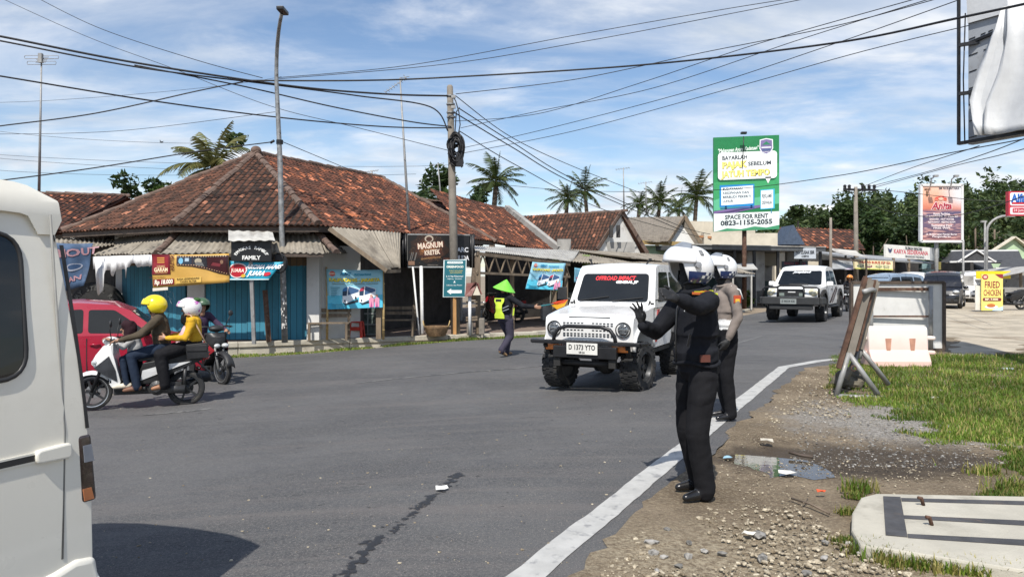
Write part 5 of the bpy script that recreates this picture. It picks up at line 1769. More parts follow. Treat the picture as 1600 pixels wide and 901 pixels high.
# ------------------------------------------------------------------ billboards
def green_billboard():
 d = 36.5
 a = P(1115, 362, d); W = 102.5 * d / F; H = 147 * d / F
 up = Vector((0.0, 0, 1)); right = Vector((1, 0.0, 0.04)).normalized()
 t = thing('billboard', 'tall green tax reminder billboard on a brown pole', 'billboard', PX(1163, d + 0.3, gz(11, 36)))
 bm = nb()
 n = Vector((0, -1, 0))
 slab(bm, [a, a + right * W, a + right * W + up * H, a + up * H], 0.12, down=(0, 1, 0))
 bo = obj('panel', bm, ink('#1f7a47'), t, world=True)
 s = Sheet(a + Vector((0, -0.004, 0)), right, step=0.008)
 L = lambda q: W * q
 for k, c in enumerate(('#2a8a50', '#3a9a60')):
  s.poly([(0, H * (.62 - .1 * k)), (W, H * (.70 - .1 * k)), (W, H * (.40 - .06 * k)), (0, H * (.34 - .04 * k))], c, .5 + .3 * k)
 s.poly([(0, H * .33), (W * .3, H * .40), (W * .6, H * .34), (W, H * .38), (W, H * .27), (0, H * .22)], '#5cb38a', 1)
 s.poly([(0, H * .215), (W * .45, H * .255), (W * .72, H * .265), (W * .72, H * .24), (W * .3, H * .19), (0, H * .165)], '#7a6396', 1.5)
 s.poly([(0, H * .19), (W * .6, H * .25), (W * .6, H * .235), (0, H * .165)], '#4b3a66', 1.7)
 s.poly([(0, 0), (W, 0), (W, H * .19), (0, H * .19)], '#dfe6e4', 2)
 s.poly([(W * .06, H * .005), (W * .2, H * .03), (W * .42, H * .015), (W * .62, H * .04), (W * .8, H * .022), (W, H * .045), (W, 0), (0, 0)], '#3f8f66', 2.3)
 s.text('SPACE FOR RENT', W * .5, H * .145, .30, '#26323c', 3, bold=.025, width=W * .66)
 s.text('0823-1155-2055', W * .5, H * .083, .33, '#26323c', 3, bold=.035, width=W * .79)
 s.text('"Mahayunan Ayuna Kadatuan"', W * .37, H * .862, .26, '#e8f3ea', 2, bold=.025, shear=.25, rot=.05, width=W * .62)
 s.rrect(W * .055, H * .525, W * .90, H * .30, .17, '#14593a', 2)
 s.rrect(W * .065, H * .545, W * .90, H * .29, .17, '#f4f7f5', 2.4)
 s.poly([(W * .78, H * .56), (W * .88, H * .56), (W * .83, H * .49)], '#f4f7f5', 2.4)
 s.text('BAYARLAH', W * .32, H * .775, .28, '#2a3640', 3, bold=.03, width=W * .38, rot=.02)
 s.text('PAJAK', W * .312, H * .697, .42, '#75651c', 3, bold=.07, width=W * .39, rot=.02); s.text('PAJAK', W * .307, H * .70, .42, '#f6e87e', 3.4, bold=.045, width=W * .38, rot=.02)
 s.text('SEBELUM', W * .70, H * .705, .27, '#2a3640', 3, bold=.03, width=W * .35, rot=.02)
 s.text('JATUH TEMPO', W * .492, H * .602, .42, '#75651c', 3, bold=.06, width=W * .75, rot=.02); s.text('JATUH TEMPO', W * .487, H * .605, .42, '#f6e87e', 3.4, bold=.04, width=W * .74, rot=.02)
 sh = [(W * .70, H * .955), (W * .80, H * .97), (W * .90, H * .955), (W * .905, H * .86), (W * .87, H * .815), (W * .80, H * .795), (W * .73, H * .815), (W * .695, H * .86)]
 cx, cy = W * .80, H * .885
 s.poly(sh, '#e8ecee', 4); s.poly([(cx + (x - cx) * .86, cy + (y - cy) * .88) for x, y in sh], '#7a6c99', 4.4)
 s.poly([(W * .735, H * .90), (W * .80, H * .935), (W * .87, H * .90)], '#2e7d5a', 4.8)
 s.rect(W * .725, H * .866, W * .15, H * .012, '#e8ecee', 4.8); s.rect(W * .735, H * .835, W * .13, H * .02, '#4d5f86', 4.8)
 s.text('KAB PANGANDARAN', W * .80, H * .825, .08, '#e8ecee', 5, width=W * .13)
 s.rect(W * .09, H * .255, W * .53, H * .235, '#1f84c4', 2.2); s.poly([(W * .115, H * .275), (W * .60, H * .285), (W * .60, H * .475), (W * .115, H * .465)], '#eef5f7', 2.6)
 for i, (tx, wd) in enumerate((('BUDAYAKAN', .30), ('KESOPANAN DAN', .40), ('BERBUDI PEKERTI', .43), ('LUHUR', .16))):
  s.text(tx, W * .135, H * (.446 - .043 * i), .17, '#42505c', 3, bold=.03, align='LEFT', width=W * wd)
 s.rect(W * .10, H * .235, W * .52, H * .012, '#1b5f96', 2.2)
 for x in (.17, .56): s.rect(W * x, H * .235, W * .03, H * .03, '#1b5f96', 2.2)
 s.poly([(W * .71, H * .215), (W * .93, H * .22), (W * .93, H * .43), (W * .71, H * .425)], '#3fb4d4', 2.2); s.poly([(W * .72, H * .225), (W * .905, H * .23), (W * .905, H * .42), (W * .72, H * .415)], '#eef5f7', 2.6)
 s.text('REKLAME', W * .81, H * .355, .26, '#3f4852', 3, bold=.02, width=W * .15); s.text('DISEWAKAN', W * .81, H * .285, .24, '#3f4852', 3, bold=.02, width=W * .15)
 s.rect(W * .87, H * .17, W * .015, H * .05, '#2b7f9c', 2.5)
 so = s.done('print', bo, world=False)
 for v in so.data.vertices: v.co -= Vector(t.location)
 bm = nb()
 q = PX(1163, d + .3, gz(11, 36)); tube(bm, [q, P(1163, 300, d + .3)], 0.11, 12)
 for py in (352, 290, 230): bar(bm, P(1118, py, d + .2), P(1213, py - 2, d + .2), 0.07, 0.07)
 obj('pole', bm, RUST, t, world=True, recalc=False)
 bm = nb()
 tube(bm, [P(1160, 262, d - .06), P(1161, 240, d - .4), P(1162, 213, d - .5)], 0.022, 6); box(bm, P(1162, 208, d - .5), (.26, .2, .1))
 obj('lamp', bm, BLACKMETAL, t, world=True, recalc=False)
green_billboard()
def sunset_billboard():
 d = 46
 a = P(1439, 377, d); W, H = 64 * d / F, 88 * d / F
 t = thing('billboard', 'hotel billboard with sunset picture in white frame on a thin pole', 'billboard', PX(1471, d + .2, gz(27, 46)))
 m, nt, b = new_mat('sunset_print')                     # a printed picture: evening sky over rippled water
 tc = N(nt, 'ShaderNodeTexCoord'); sep = N(nt, 'ShaderNodeSeparateXYZ'); nt.links.new(tc.outputs['Object'], sep.inputs[0])
 h = N(nt, 'ShaderNodeMapRange'); nt.links.new(sep.outputs['Z'], h.inputs[0]); h.inputs[1].default_value = a.z; h.inputs[2].default_value = a.z + H
 cr = N(nt, 'ShaderNodeValToRGB'); nt.links.new(h.outputs[0], cr.inputs[0])
 els = cr.color_ramp.elements
 for i, (p_, c) in enumerate(((0, '#8d5b58'), (.12, '#5b4a5c'), (.3, '#6b5a70'), (.42, '#4f4a66'), (.52, '#5d5470'), (.58, '#c8765e'), (.78, '#e0a488'), (1, '#e9c3ae'))):
  e = els[i] if i < 2 else els.new(p_)
  e.position = p_; e.color = c4(hexc(c))
 rip = tnoise(nt, tvec(nt, (0.5, 1, 4.5)), 2.2, 6, 0.6, 0.5)
 lowh = tmap(nt, h.outputs[0], 0.56, 0.52)
 c = tmix(nt, tmath(nt, 'MULTIPLY', tmap(nt, rip, 0.5, 0.62), tmath(nt, 'MULTIPLY', lowh, 0.75)), cr.outputs[0], hexc('#d9a79c'))
 sx = N(nt, 'ShaderNodeMapRange'); nt.links.new(sep.outputs['X'], sx.inputs[0]); sx.inputs[1].default_value = a.x + W * .4; sx.inputs[2].default_value = a.x + W
 c = tmix(nt, tmath(nt, 'MULTIPLY', tmap(nt, h.outputs[0], 0.5, 0.8), sx.outputs[0]), c, hexc('#d5dbe2'))
 nt.links.new(c, b.inputs['Base Color']); b.inputs['Roughness'].default_value = 0.4
 bm = nb(); slab(bm, [a, a + Vector((W, 0, 0)), a + Vector((W, 0, H)), a + Vector((0, 0, H))], 0.15, down=(0, 1, 0))
 bo = obj('panel', bm, m, t, world=False)
 bo.location = -Vector(t.location)
 s = Sheet(a + Vector((0, -0.004, 0)), (1, 0, 0), step=0.01)
 s.text('Anita', W * .5, H * .625, .62, '#f6e3e0', 2, bold=.07, shear=.2, width=W * .53); s.text('Anita', W * .5, H * .625, .6, '#a3203a', 3, bold=.03, shear=.2, width=W * .50)
 for k in range(9):
  an = R(-10 + 25 * k); s.ell(W * .48 + math.cos(an) * .28, H * .745 + math.sin(an) * .16, .11, .07, '#c4453f' if k % 2 else '#e07a62', 2 + .1 * k, 10)
 s.ell(W * .48, H * .755, .16, .09, '#f0b8a0', 3.4)
 s.text('HOTEL', W * .5, H * .69, .12, '#f6e3e0', 2.5, width=W * .2)
 s.text('SMKN 1', W * .16, H * .92, .2, '#6a4a32', 2, bold=.02, width=W * .16); s.rect(W * .12, H * .80, W * .05, H * .09, '#7a5a40', 2)
 s.text('SM NUSANTARA', W * .68, H * .94, .2, '#5a5660', 2, bold=.02, width=W * .5)
 for tx, y, sz, wd in (('Room Facilities', .485, .2, .4), ('AIR CONDITIONING - TV - SPRING BED', .44, .16, .8), ('SHOWER - HOT WATER', .39, .16, .6), ('RESTAURANT - MEETING ROOM', .34, .16, .66), ('Swimming Pool', .28, .2, .5), ('FREE WIFI', .235, .16, .4), ('Jl. Bulak Laut Pantai Barat', .125, .15, .75), ('Pangandaran', .085, .15, .45)):
  s.text(tx, W * .5, H * y, sz, '#f1e4e6', 2, bold=.02, width=W * wd)
 so = s.done('print', bo, world=False)
 bm = nb()
 for p, q in (((0, 0), (W, 0)), ((W, 0), (W, H)), ((W, H), (0, H)), ((0, H), (0, 0))):
  bar(bm, a + Vector((p[0], .05, p[1])), a + Vector((q[0], .05, q[1])), .14, .24, up=(0, 1, 0))
 obj('frame', bm, WHITEMETAL, t, world=True)
 for px in (1454, 1486):
  bm = nb(); tube(bm, [P(px, 290, d), P(px + 1, 280, d - .5), P(px + 6, 276, d - .9)], .035, 6); box(bm, P(px + 8, 275, d - 1), (.26, .2, .12), rz=0)
  obj('lamp', bm, STEEL, t, world=True, recalc=False)
 bm = nb(); q = PX(1505, d + .3, 0); tube(bm, [q, P(1505, 375, d + .3)], .07, 8); bar(bm, P(1500, 380, d + .3), P(1460, 374, d + .3), .1, .1)
 q = PX(1463, d + .3, 0); tube(bm, [q, P(1463, 340, d + .3)], .12, 8)
 obj('pole', bm, STEEL, t, world=True, recalc=False)
sunset_billboard()
def torn_billboard():
 d = 13.5
 t = thing('billboard', 'derelict grey billboard with torn white sheet hanging off it in the upper corner', 'billboard', PX(1660, 15.5, 0))
 # the panel turns away to the right and comes nearer
 A, B = P(1513, 226, d), P(1760, 170, 11.2)
 r = Vector((B.x - A.x, B.y - A.y, 0)); W = r.length; r.normalize()
 n = r.cross(Vector((0, 0, 1)))
 H = 4.6
 bm = nb(); slab(bm, [A, A + r * W, A + r * W + Vector((0, 0, H)), A + Vector((0, 0, H))], .12, down=-n)
 bo = obj('panel', bm, M('grey_backing', (0.34, 0.36, 0.39), 0.7, var=0.1, scale=1.5, stain=(0.17, 0.15, 0.13), st_scale=1.6, st_lo=.55, st_hi=.75), t, world=True)
 bm = nb()
 g = random.Random(6)
 for k in range(15):
  z = .12 + .3 * k
  x = .02
  while x < W * .6:
   l = g.uniform(.07, .16); bar(bm, A + r * x + n * .006 + Vector((0, 0, z + x * .10)), A + r * (x + l) + n * .006 + Vector((0, 0, z + (x + l) * .10)), .008, .016)
   x += l + g.uniform(.05, .12)
 sl = obj('slit', bm, BLACKMETAL, bo, world=True)
 bm = nb()
 C = P(1498, 226, d)
 for z0 in (0,): bar(bm, C + Vector((0, 0, 0)), C + Vector((0, 0, H + 1)), .045, .045)
 bar(bm, C + Vector((0, 0, .02)), A + r * W + n * .12 + Vector((0, 0, .02)), .06, .06)
 for py in (147, 71):
  z = P(1500, py, d).z
  bar(bm, Vector((C.x, C.y, z)), Vector((A.x, A.y, z)) + r * .2, .06, .06); bar(bm, Vector((A.x, A.y, z + .02)) + n * .03, Vector((A.x, A.y, z + .2)) + r * 1.6 + n * .03, .05, .05)
 tube(bm, [A + n * .05 + Vector((-.03, 0, 0)), A + n * .06 + Vector((-.05, 0, 1.2)), A + n * .05 + Vector((-.02, 0, 2.4))], .012, 6)
 obj('frame', bm, BLACKMETAL, t, world=True, recalc=False)
 # torn cloth
 bm = nb()
 def at(px, py, off=.1):
  # point on the panel plane seen at this pixel, pushed out
  ray = Vector(((px - 800) / F, 1, (HZ - py) / F)); o = Vector((0, 0, CH))
  k = (A - o).dot(n) / ray.dot(n)
  return o + ray * k + n * off
 for pts in ([(1512, -40), (1700, -60), (1700, -20), (1576, 20), (1515, 37)],):
  slab(bm, [at(*p, .05) for p in pts], .01, down=-n)
 rows = [((1576, 18), (1590, 0), (1700, -20)), ((1562, 60), (1595, 60), (1700, 50)), ((1545, 115), (1588, 120), (1700, 115)), ((1537, 160), (1570, 165), (1700, 160)), ((1545, 195), (1566, 200), (1700, 185)), ((1550, 214), (1568, 212), (1700, 192))]
 vs_ = []
 for j, row in enumerate(rows):
  line = []
  for k in range(13):
   q = k / 12 * 2; i = min(int(q), 1); f = q - i
   px = row[i][0] + (row[i + 1][0] - row[i][0]) * f; py = row[i][1] + (row[i + 1][1] - row[i][1]) * f
   line.append(bm.verts.new(at(px, py, .14 + .09 * math.sin(k * 1.5 + j * .4) + .05 * j * (1 - k / 12))))
  vs_.append(line)
 for j in range(len(rows) - 1):
  for k in range(12): bm.faces.new((vs_[j][k], vs_[j][k + 1], vs_[j + 1][k + 1], vs_[j + 1][k])).smooth = True
 fl = [at(1575, 20, .2), at(1540, 155, .26), at(1552, 214, .2), at(1580, 130, .12)]
 f = bm.faces.new([bm.verts.new(p) for p in fl])
 c = obj('torn_sheet', bm, M('white_vinyl', (0.60, 0.61, 0.62), 0.5, var=0.04, bump=0.15, bscale=5, bdist=0.05), t, world=True, recalc=False)
 c.modifiers.new('solid', 'SOLIDIFY').thickness = .006
 bm = nb()
 for x in (W * .55, W * .8): q = A + r * x - n * .3; tube(bm, [(q.x, q.y, 0), (q.x, q.y, A.z + H)], .14, 12)
 obj('pole', bm, STEEL, t, world=True, recalc=False)
torn_billboard()
def minimarket_sign():
 d = 40
 a = P(1576, 337, d); W, H = 60 * d / F, 38 * d / F
 t, b, s = board_thing('minimarket_sign', 'white red and blue minimarket sign box at the right edge of the street', 'sign', a, W, H, (1, 0, 0), '#c03345', th=.25)
 s.step = .008
 s.rrect(.07, .42 * H, W - .1, H * .53, .1, '#e9eef2', 1); s.rrect(.07, .07, W - .1, H * .30, .08, '#e3d5d8', 1)
 s.text('Alfamart', W * .07, H * .70, .62, '#2a62b4', 2, bold=.05, align='LEFT', width=W * .85)
 s.rect(W * .08, H * .47, W * .8, H * .09, '#c03345', 2); s.rrect(W * .1, H * .12, W * .3, H * .2, .06, '#b8384a', 2)
 s.text('24 Jam', W * .25, H * .22, .2, '#efe2e4', 3)
 so = s.done('lettering', b, world=False)
 for v in so.data.vertices: v.co -= Vector(t.location)
 bm = nb(); q = PX(1612, d + .2, 0); tube(bm, [q, (q.x, q.y, a.z + .2)], .09, 8)
 obj('pole', bm, STEEL, t, world=True, recalc=False)
minimarket_sign()
def wide_sign(name, label, px0, px1, pyb0, pyb1, h, d0, d1, bg):
 a, b = P(px0, pyb0, d0), P(px1, pyb1, d1)
 W = (b - a).length; H = h * d0 / F
 return board_thing(name, label, 'sign', a, W, H, (b - a), bg, th=.12) + (W, H)
def rest_sign():
 t, b, s, W, H = wide_sign('restaurant_sign', 'long white restaurant sign with red lettering on the stall roof', 1384, 1453, 402, 406, 20.5, 43, 45.5, '#e4e2dc')
 s.step = .008
 s.text('RUMAH MAKAN', W * .62, H * .80, .26, '#4c5058', 1, bold=.03, width=W * .38); s.text('KARYA SEDERHANA', W * .56, H * .50, .36, '#cf5a68', 1, bold=.02, width=W * .78)
 s.text('MASAKAN PADANG', W * .64, H * .16, .2, '#565a62', 1, bold=.02, width=W * .42)
 s.poly([(W * .04, H * .75), (W * .09, H * .62), (W * .14, H * .75), (W * .12, H * .45), (W * .09, H * .35), (W * .06, H * .45)], '#3c4668', 1)
 so = s.done('lettering', b, world=False)
 for v in so.data.vertices: v.co -= Vector(t.location)
 p0, p1 = P(1453, 407, 45.6), P(1467, 408, 48.5)
 bm = nb(); slab(bm, [p0, p1, p1 + Vector((0, 0, .85)), p0 + Vector((0, 0, .8))], .1, down=(0.6, .8, 0))
 obj('side_panel', bm, ink('#c9ccce'), t, world=True)
 t, b, s, W, H = wide_sign('food_sign', 'cream menu sign with drawn dishes hanging below the stall roof', 1336, 1395, 420, 422, 14.5, 41.5, 42.5, '#efe0b4')
 s.step = .008
 s.text('SARAPAN BUBUR SUP IGA', W * .52, H * .76, .18, '#c4533f', 1, bold=.03, width=W * .84)
 for x, c in ((.14, '#4c6a50'), (.36, '#8a4558'), (.62, '#9aa870'), (.82, '#b5b586')):
  s.ell(W * x, H * .36, W * .09, H * .15, c, 1, 14); s.ell(W * x, H * .40, W * .06, H * .08, '#cfc9a4', 1.5, 12)
 s.rect(0, 0, W, H * .12, '#d3d46a', 1)
 so = s.done('lettering', b, world=False)
 for v in so.data.vertices: v.co -= Vector(t.location)
 a = P(1461, 421, 47.4)
 t, b, s = board_thing('menu_board', 'small yellow menu board at the right end of the restaurant stall', 'sign', a, 12 * 47.4 / F, 12 * 47.4 / F, (1, .3, 0), '#dcc56a', th=.05)
 t, S, W, H, done = cloth('cloth_sign', 'faded white cloth sign hung under the curved tin awning', 'banner', P(1297, 421, 42.0), P(1334, 421, 41.5), P(1331, 405, 41.5), P(1298, 403, 42.0), '#b6b9bd', sag=.04, seed=9)
 S.text('SEDIA PULSA', W * .5, H * .62, .16, '#8b9097', 1, width=W * .7)
 S.poly([(W * .6, H * .0), (W, H * .0), (W, H * .35)], '#cfc4d2', 1)
 done()
 t, S, W, H, done = cloth('kiosk_cloth', 'ragged printed cloth on the small kiosk table behind the officers', 'banner', P(1140, 433, 36.0), P(1180, 432, 36.2), P(1176, 421, 36.2), P(1143, 422, 36.0), '#8b8f92', sag=.03, seed=11)
 S.text('BAKSO MIE AYAM', W * .5, H * .5, .14, '#3a3a40', 1, shear=.2, width=W * .8)
 done()
 bm = nb(); slab(bm, [P(1137, 421, 35.9), P(1184, 420, 36.0), P(1176, 411, 38), P(1141, 412, 38)], .04)
 for px, d in ((1145, 36.1), (1174, 36.2), (1146, 37.8), (1172, 37.8)):
  q = PX(px, d); bar(bm, (q.x, q.y, -.06), (q.x, q.y, P(px, 420, d).z), .07, .07)
 tag(obj('kiosk', bm, ZINC), 'little street kiosk with flat tin roof behind the second officer', 'kiosk')
rest_sign()
def chicken_sign():
 d = 31
 t, b, s = board_thing('sign_board', 'yellow fried chicken board standing upright on the gravel', 'sign', P(1533.5, 485, d), 33.5 * d / F, 57 * d / F, (1, 0, 0), '#e8d878', th=.04)
 W, H = 33.5 * d / F, 57 * d / F; s.step = .006
 s.text('FRIED', W * .5, H * .70, .40, '#8c2f3c', 1, bold=.01, width=W * .70); s.text('CHICKEN', W * .5, H * .48, .36, '#8c2f3c', 1, bold=.01, width=W * .80)
 s.rrect(W * .06, H * .26, W * .86, H * .09, .05, '#7a2a38', 1); s.text('RP. 7.000', W * .46, H * .305, .11, '#f4e9c0', 2, bold=.04, width=W * .6)
 s.ell(W * .17, H * .92, .13, .11, '#a4343f', 1); s.ell(W * .17, H * .92, .08, .06, '#e2b9a8', 2); s.poly([(W * .62, H), (W, H), (W, H * .88), (W * .85, H * .90)], '#8c2f3c', 1)
 s.ell(W * .46, H * .10, W * .32, H * .05, '#d9dde2', 1); s.ell(W * .44, H * .14, W * .2, H * .05, '#c0713a', 2)
 s.poly([(W * .5, H * .02), (W, H * .12), (W, 0), (W * .5, 0)], '#bcd3e2', .8)
 so = s.done('lettering', b, world=False)
 for v in so.data.vertices: v.co -= Vector(t.location)
 bm = nb()
 for px in (1535, 1566):
  q = PX(px, d + .05); bar(bm, (q.x, q.y, gz(q.x, q.y)), P(px, 484, d + .05), .04, .04)
 obj('leg', bm, WOOD, t, world=True)
 bm = nb()
 a = P(1524, 484, 31.2); slab(bm, [a, a + Vector((.25, -.1, 0)), a + Vector((.25, -.1, 1.0)), a + Vector((0, 0, 1.05))], .03, down=(0, 1, 0))
 tag(obj('blank_board', bm, ink('#d8d5cc')), 'narrow blank white board left of the fried chicken board', 'sign')
chicken_sign()
# ================================================================== POLES, ANTENNAS, CABLES
def utility_pole():
 t = thing('utility_pole', 'weathered concrete utility pole with black cable loops behind the teal sign', 'utility pole', PX(712, 21.1, PZ))
 bm = nb(); a, b = PX(712, 21.1, PZ), P(703, 136, 21.1)
 tube(bm, [a, a.lerp(b, .5), b, b + Vector((0, 0, .05))], [.135, .115, .088, .06], 14)
 obj('shaft', bm, POLECONC, t, world=True, recalc=False)
 bm = nb()
 for py in (150, 163, 176, 183, 240):
  q = P(703.5 + (py - 136) * .024, py, 21.1); lathe(bm, [(.10, -.02), (.125, -.02), (.125, .02), (.10, .02)], 14, TR(q))
 for py in (152, 168):
  q = P(706, py, 20.95); box(bm, q + Vector((.05, -.05, 0)), (.12, .08, .08))
 obj('clamp', bm, STEEL, t, world=True, recalc=False)
 bm = nb()
 g = random.Random(3)
 c = P(711, 232, 20.9)
 for k in range(28):
  ph = g.uniform(0, .5); rx, rz_ = g.uniform(.13, .21), g.uniform(.22, .42)
  off = Vector((g.uniform(-.03, .08), g.uniform(-.1, .08), g.uniform(-.18, .10)))
  tl = g.uniform(-.35, .5)
  pts = []
  for j in range(16):
   a_ = j * 2 * math.pi / 16; x, z = math.cos(a_) * rx, math.sin(a_) * rz_
   pts.append(c + off + Vector((x * math.cos(tl) + z * math.sin(tl) * .35, .05 * math.sin(a_ * 2 + k), z * math.cos(tl) - x * math.sin(tl))))
  tube(bm, pts, .024, 6, closed=True)
 tube(bm, [P(706, 148, 20.95), P(712, 158, 20.85), P(717, 175, 20.85), P(719, 195, 20.85), P(716, 210, 20.85), P(713, 216, 20.85), P(711, 205, 20.85), P(713, 175, 20.85), P(718, 168, 20.85)], .016, 6)
 tube(bm, [P(717, 205, 20.85), P(721, 218, 20.85), P(722, 240, 20.85), P(724, 255, 20.85), P(721, 262, 20.85)], .016, 6)
 box(bm, P(718, 252, 20.85), (.20, .12, .30), rz=.2)
 obj('cable_loops', bm, CABLE, t, world=True, recalc=False)
utility_pole()
def street_lamp():
 t = thing('street_lamp', 'tall thin steel street lamp covered with torn stickers in front of the blue doors', 'street lamp', PX(445, 18.3, PZ))
 a = PX(445, 18.3, PZ)
 bm = nb()
 b, c, d_, e = P(437.5, 250, 18.3), P(432, 128, 18.3), P(434, 66, 17.9), P(440, 22, 17.2)
 pts = [a, a.lerp(b, .5), b, b.lerp(c, .5), c]
 for k in range(1, 8):
  q = k / 7; pts.append((c * (1 - q) ** 2 + (P(431, 62, 18.25)) * 2 * q * (1 - q) + e * q * q))
 tube(bm, pts, [.075, .07, .062, .055, .05] + [.048 - .001 * k for k in range(7)], 12)
 obj('pole', bm, M('streaked_steel', (0.27, 0.275, 0.275), 0.55, 0.45, var=0.3, scale=9, stain=(0.12, 0.11, 0.10), st_scale=7), t, world=True, recalc=False)
 bm = nb(); box(bm, P(441.5, 17, 17.1), (.17, .42, .09), mat=None)
 obj('lamp_head', bm, BLACKMETAL, t, world=True, bevel=.02)
 bm = nb()
 g = random.Random(2)
 for k in range(26):
  py = g.uniform(430, 512); q = a.lerp(b, (530 - py) / 280)
  an = g.uniform(-2.6, -.5); h, w = g.uniform(.03, .08), g.uniform(.25, .5)
  r = .079
  vs_ = [bm.verts.new(Vector((q.x + math.cos(x) * r, q.y + math.sin(x) * r, q.z + z))) for z in (0, h) for x in (an, an + w / 2, an + w)]
  bm.faces.new((vs_[0], vs_[1], vs_[4], vs_[3])); bm.faces.new((vs_[1], vs_[2], vs_[5], vs_[4]))
 obj('stickers', bm, ink('#c9c6c0'), t, world=True)
 bm = nb()
 q = P(437, 222, 18.3); lathe(bm, [(.06, -.05), (.085, -.05), (.085, .05), (.06, .05)], 12, TR(q)); tube(bm, [q + Vector((-.1, -.1, .02)), q + Vector((-.2, -.1, -.04))], .03, 6)
 obj('bracket', bm, BLACKMETAL, t, world=True, recalc=False)
street_lamp()
def antenna(label, px0, pyb, px1, pyt, d, kind, group='aerials on thin masts'):
 a, b = P(px0, pyb, d), P(px1, pyt, d)
 t = thing('antenna', label, 'antenna', a, 0, group)
 bm = nb(); tube(bm, [a, a.lerp(b, .5), b], [.045, .035, .022], 8)
 obj('mast', bm, STEEL, t, world=True, recalc=False)
 bm = nb()
 k = d / F
 if kind == 0:      # folded dipoles
  for z, w in ((-3, 26), (-12, 22)):
   c = b + Vector((0, 0, z * k))
   tube(bm, [c + Vector((-w * k, 0, 2 * k)), c + Vector((w * k, 0, 2 * k)), c + Vector((w * k * 1.03, 0, -.5 * k)), c + Vector((w * k, 0, -3 * k)), c + Vector((-w * k, 0, -3 * k)), c + Vector((-w * k * 1.03, 0, -.5 * k))], .010, 5, closed=True)
  for x in range(-6, 10, 2): tube(bm, [b + Vector((x * k, -.1, -14 * k)), b + Vector((x * k, .1, -1 * k))], .008, 5)
  tube(bm, [b + Vector((-8 * k, 0, -7 * k)), b + Vector((26 * k, 0, -6 * k))], .010, 5)
  box(bm, b + Vector((0, -.05, -.12)), (.12, .1, .3))
 elif kind == 1:    # tilted yagi
  p, q = b + Vector((-20 * k, -.3, -26 * k)), b + Vector((8 * k, .2, 3 * k))
  tube(bm, [p, q], .012, 5)
  for i in range(9):
   c = p.lerp(q, i / 8); tube(bm, [c + Vector((-2.5 * k, 0, 2.2 * k)), c + Vector((2.5 * k, 0, -2.2 * k))], .008, 5)
  tube(bm, [q + Vector((-10 * k, 0, 0)), q + Vector((5 * k, 0, 2 * k))], .01, 5); tube(bm, [q + Vector((-4 * k, 0, 5 * k)), q + Vector((0, 0, -4 * k))], .01, 5)
 else:
  tube(bm, [b + Vector((-12 * k, 0, -3 * k)), b + Vector((10 * k, 0, 0))], .012, 5)
  for i in range(6):
   c = b + Vector(((-11 + 4 * i) * k, 0, (-3 + .5 * i) * k)); tube(bm, [c + Vector((0, -.2, -2.5 * k)), c + Vector((0, .2, 2.5 * k))], .008, 5)
 obj('aerial', bm, STEEL, t, world=True, recalc=False)
antenna('tall mast with folded dipole aerial above the white van roof', 61, 300, 65, 86, 24, 0)
antenna('tall thin mast with tilted yagi aerial left of the utility pole', 640, 372, 625, 122, 22, 1)
antenna('thin mast with small aerial over the trees right of the utility pole', 690, 320, 684, 255, 38, 2)
antenna('slim mast with sideways aerial left of the coconut palm clump', 975, 330, 974, 262, 40, 2)
antenna('short mast with small aerial rising from the coconut palm clump', 1010, 330, 1009, 284, 46, 2)
antenna('short aerial on the ridge end of the big roof', 582, 282, 581, 266, 29, 2)
def cross_pole():
 t = thing('power_pole', 'dark power pole with cross arm and insulators over the red tile roof', 'power pole', PX(1337, 43, 0))
 bm = nb(); tube(bm, [PX(1338, 43, 0), P(1337, 292, 43)], [.16, .10], 10)
 obj('pole', bm, POLECONC, t, world=True, recalc=False)
 bm = nb(); bar(bm, P(1318, 296, 43), P(1368, 297, 43), .12, .12); bar(bm, P(1337, 308, 42.95), P(1325, 297, 42.95), .04, .04); bar(bm, P(1337, 308, 42.95), P(1350, 297, 42.95), .04, .04)
 obj('cross_arm', bm, BLACKMETAL, t, world=True)
 bm = nb()
 for px in (1320, 1327, 1348, 1358, 1366): lathe(bm, [(.05, 0), (.10, .04), (.07, .10), (.11, .15), (.05, .24)], 10, TR(P(px, 295, 43)))
 obj('insulator', bm, BLACKMETAL, t, world=True, recalc=False)
 t = thing('wooden_pole', 'plain thin dark pole left of the cross-armed pole', 'pole', PX(1297, 41.8, 0))
 bm = nb(); tube(bm, [PX(1298, 40.5, 0), P(1298, 340, 40.5)], [.10, .07], 8)
 obj('shaft', bm, POLECONC, t, world=True, recalc=False)
 t = thing('street_lamp', 'grey street lamp with curved arm below the minimarket sign', 'street lamp', PX(1542, 44, 0))
 bm = nb(); pts = [PX(1541, 44, 0), P(1542, 370, 44)] + [P(1542 + 32 * (1 - math.cos(R(x))) , 362 - 25 * math.sin(R(x)), 44) for x in range(0, 91, 15)]
 tube(bm, pts, .075, 8)
 obj('pole', bm, STEEL, t, world=True, recalc=False)
 bm = nb(); box(bm, P(1578, 337.5, 44), (.5, .2, .1))
 obj('lamp_head', bm, STEEL, t, world=True)
 bm = nb(); tube(bm, [PX(1539, 45, 0), P(1539, 345, 45)], .06, 8); box(bm, P(1537, 346, 45), (.35, .1, .12))
 tag(obj('thin_pole', bm, STEEL, recalc=False), 'thin grey pole with small box standing behind the curved street lamp', 'pole')
 for px, py in ((1524, 352), (1554, 358)):
  bm = nb(); tube(bm, [P(px, 400, 74), P(px, py, 74)], .09, 6)
  tag(obj('bare_trunk', bm, BARK, recalc=False), 'bare pale tree trunk standing out against the dark forest', 'tree', 'bare trunks on the wooded hill')
cross_pole()
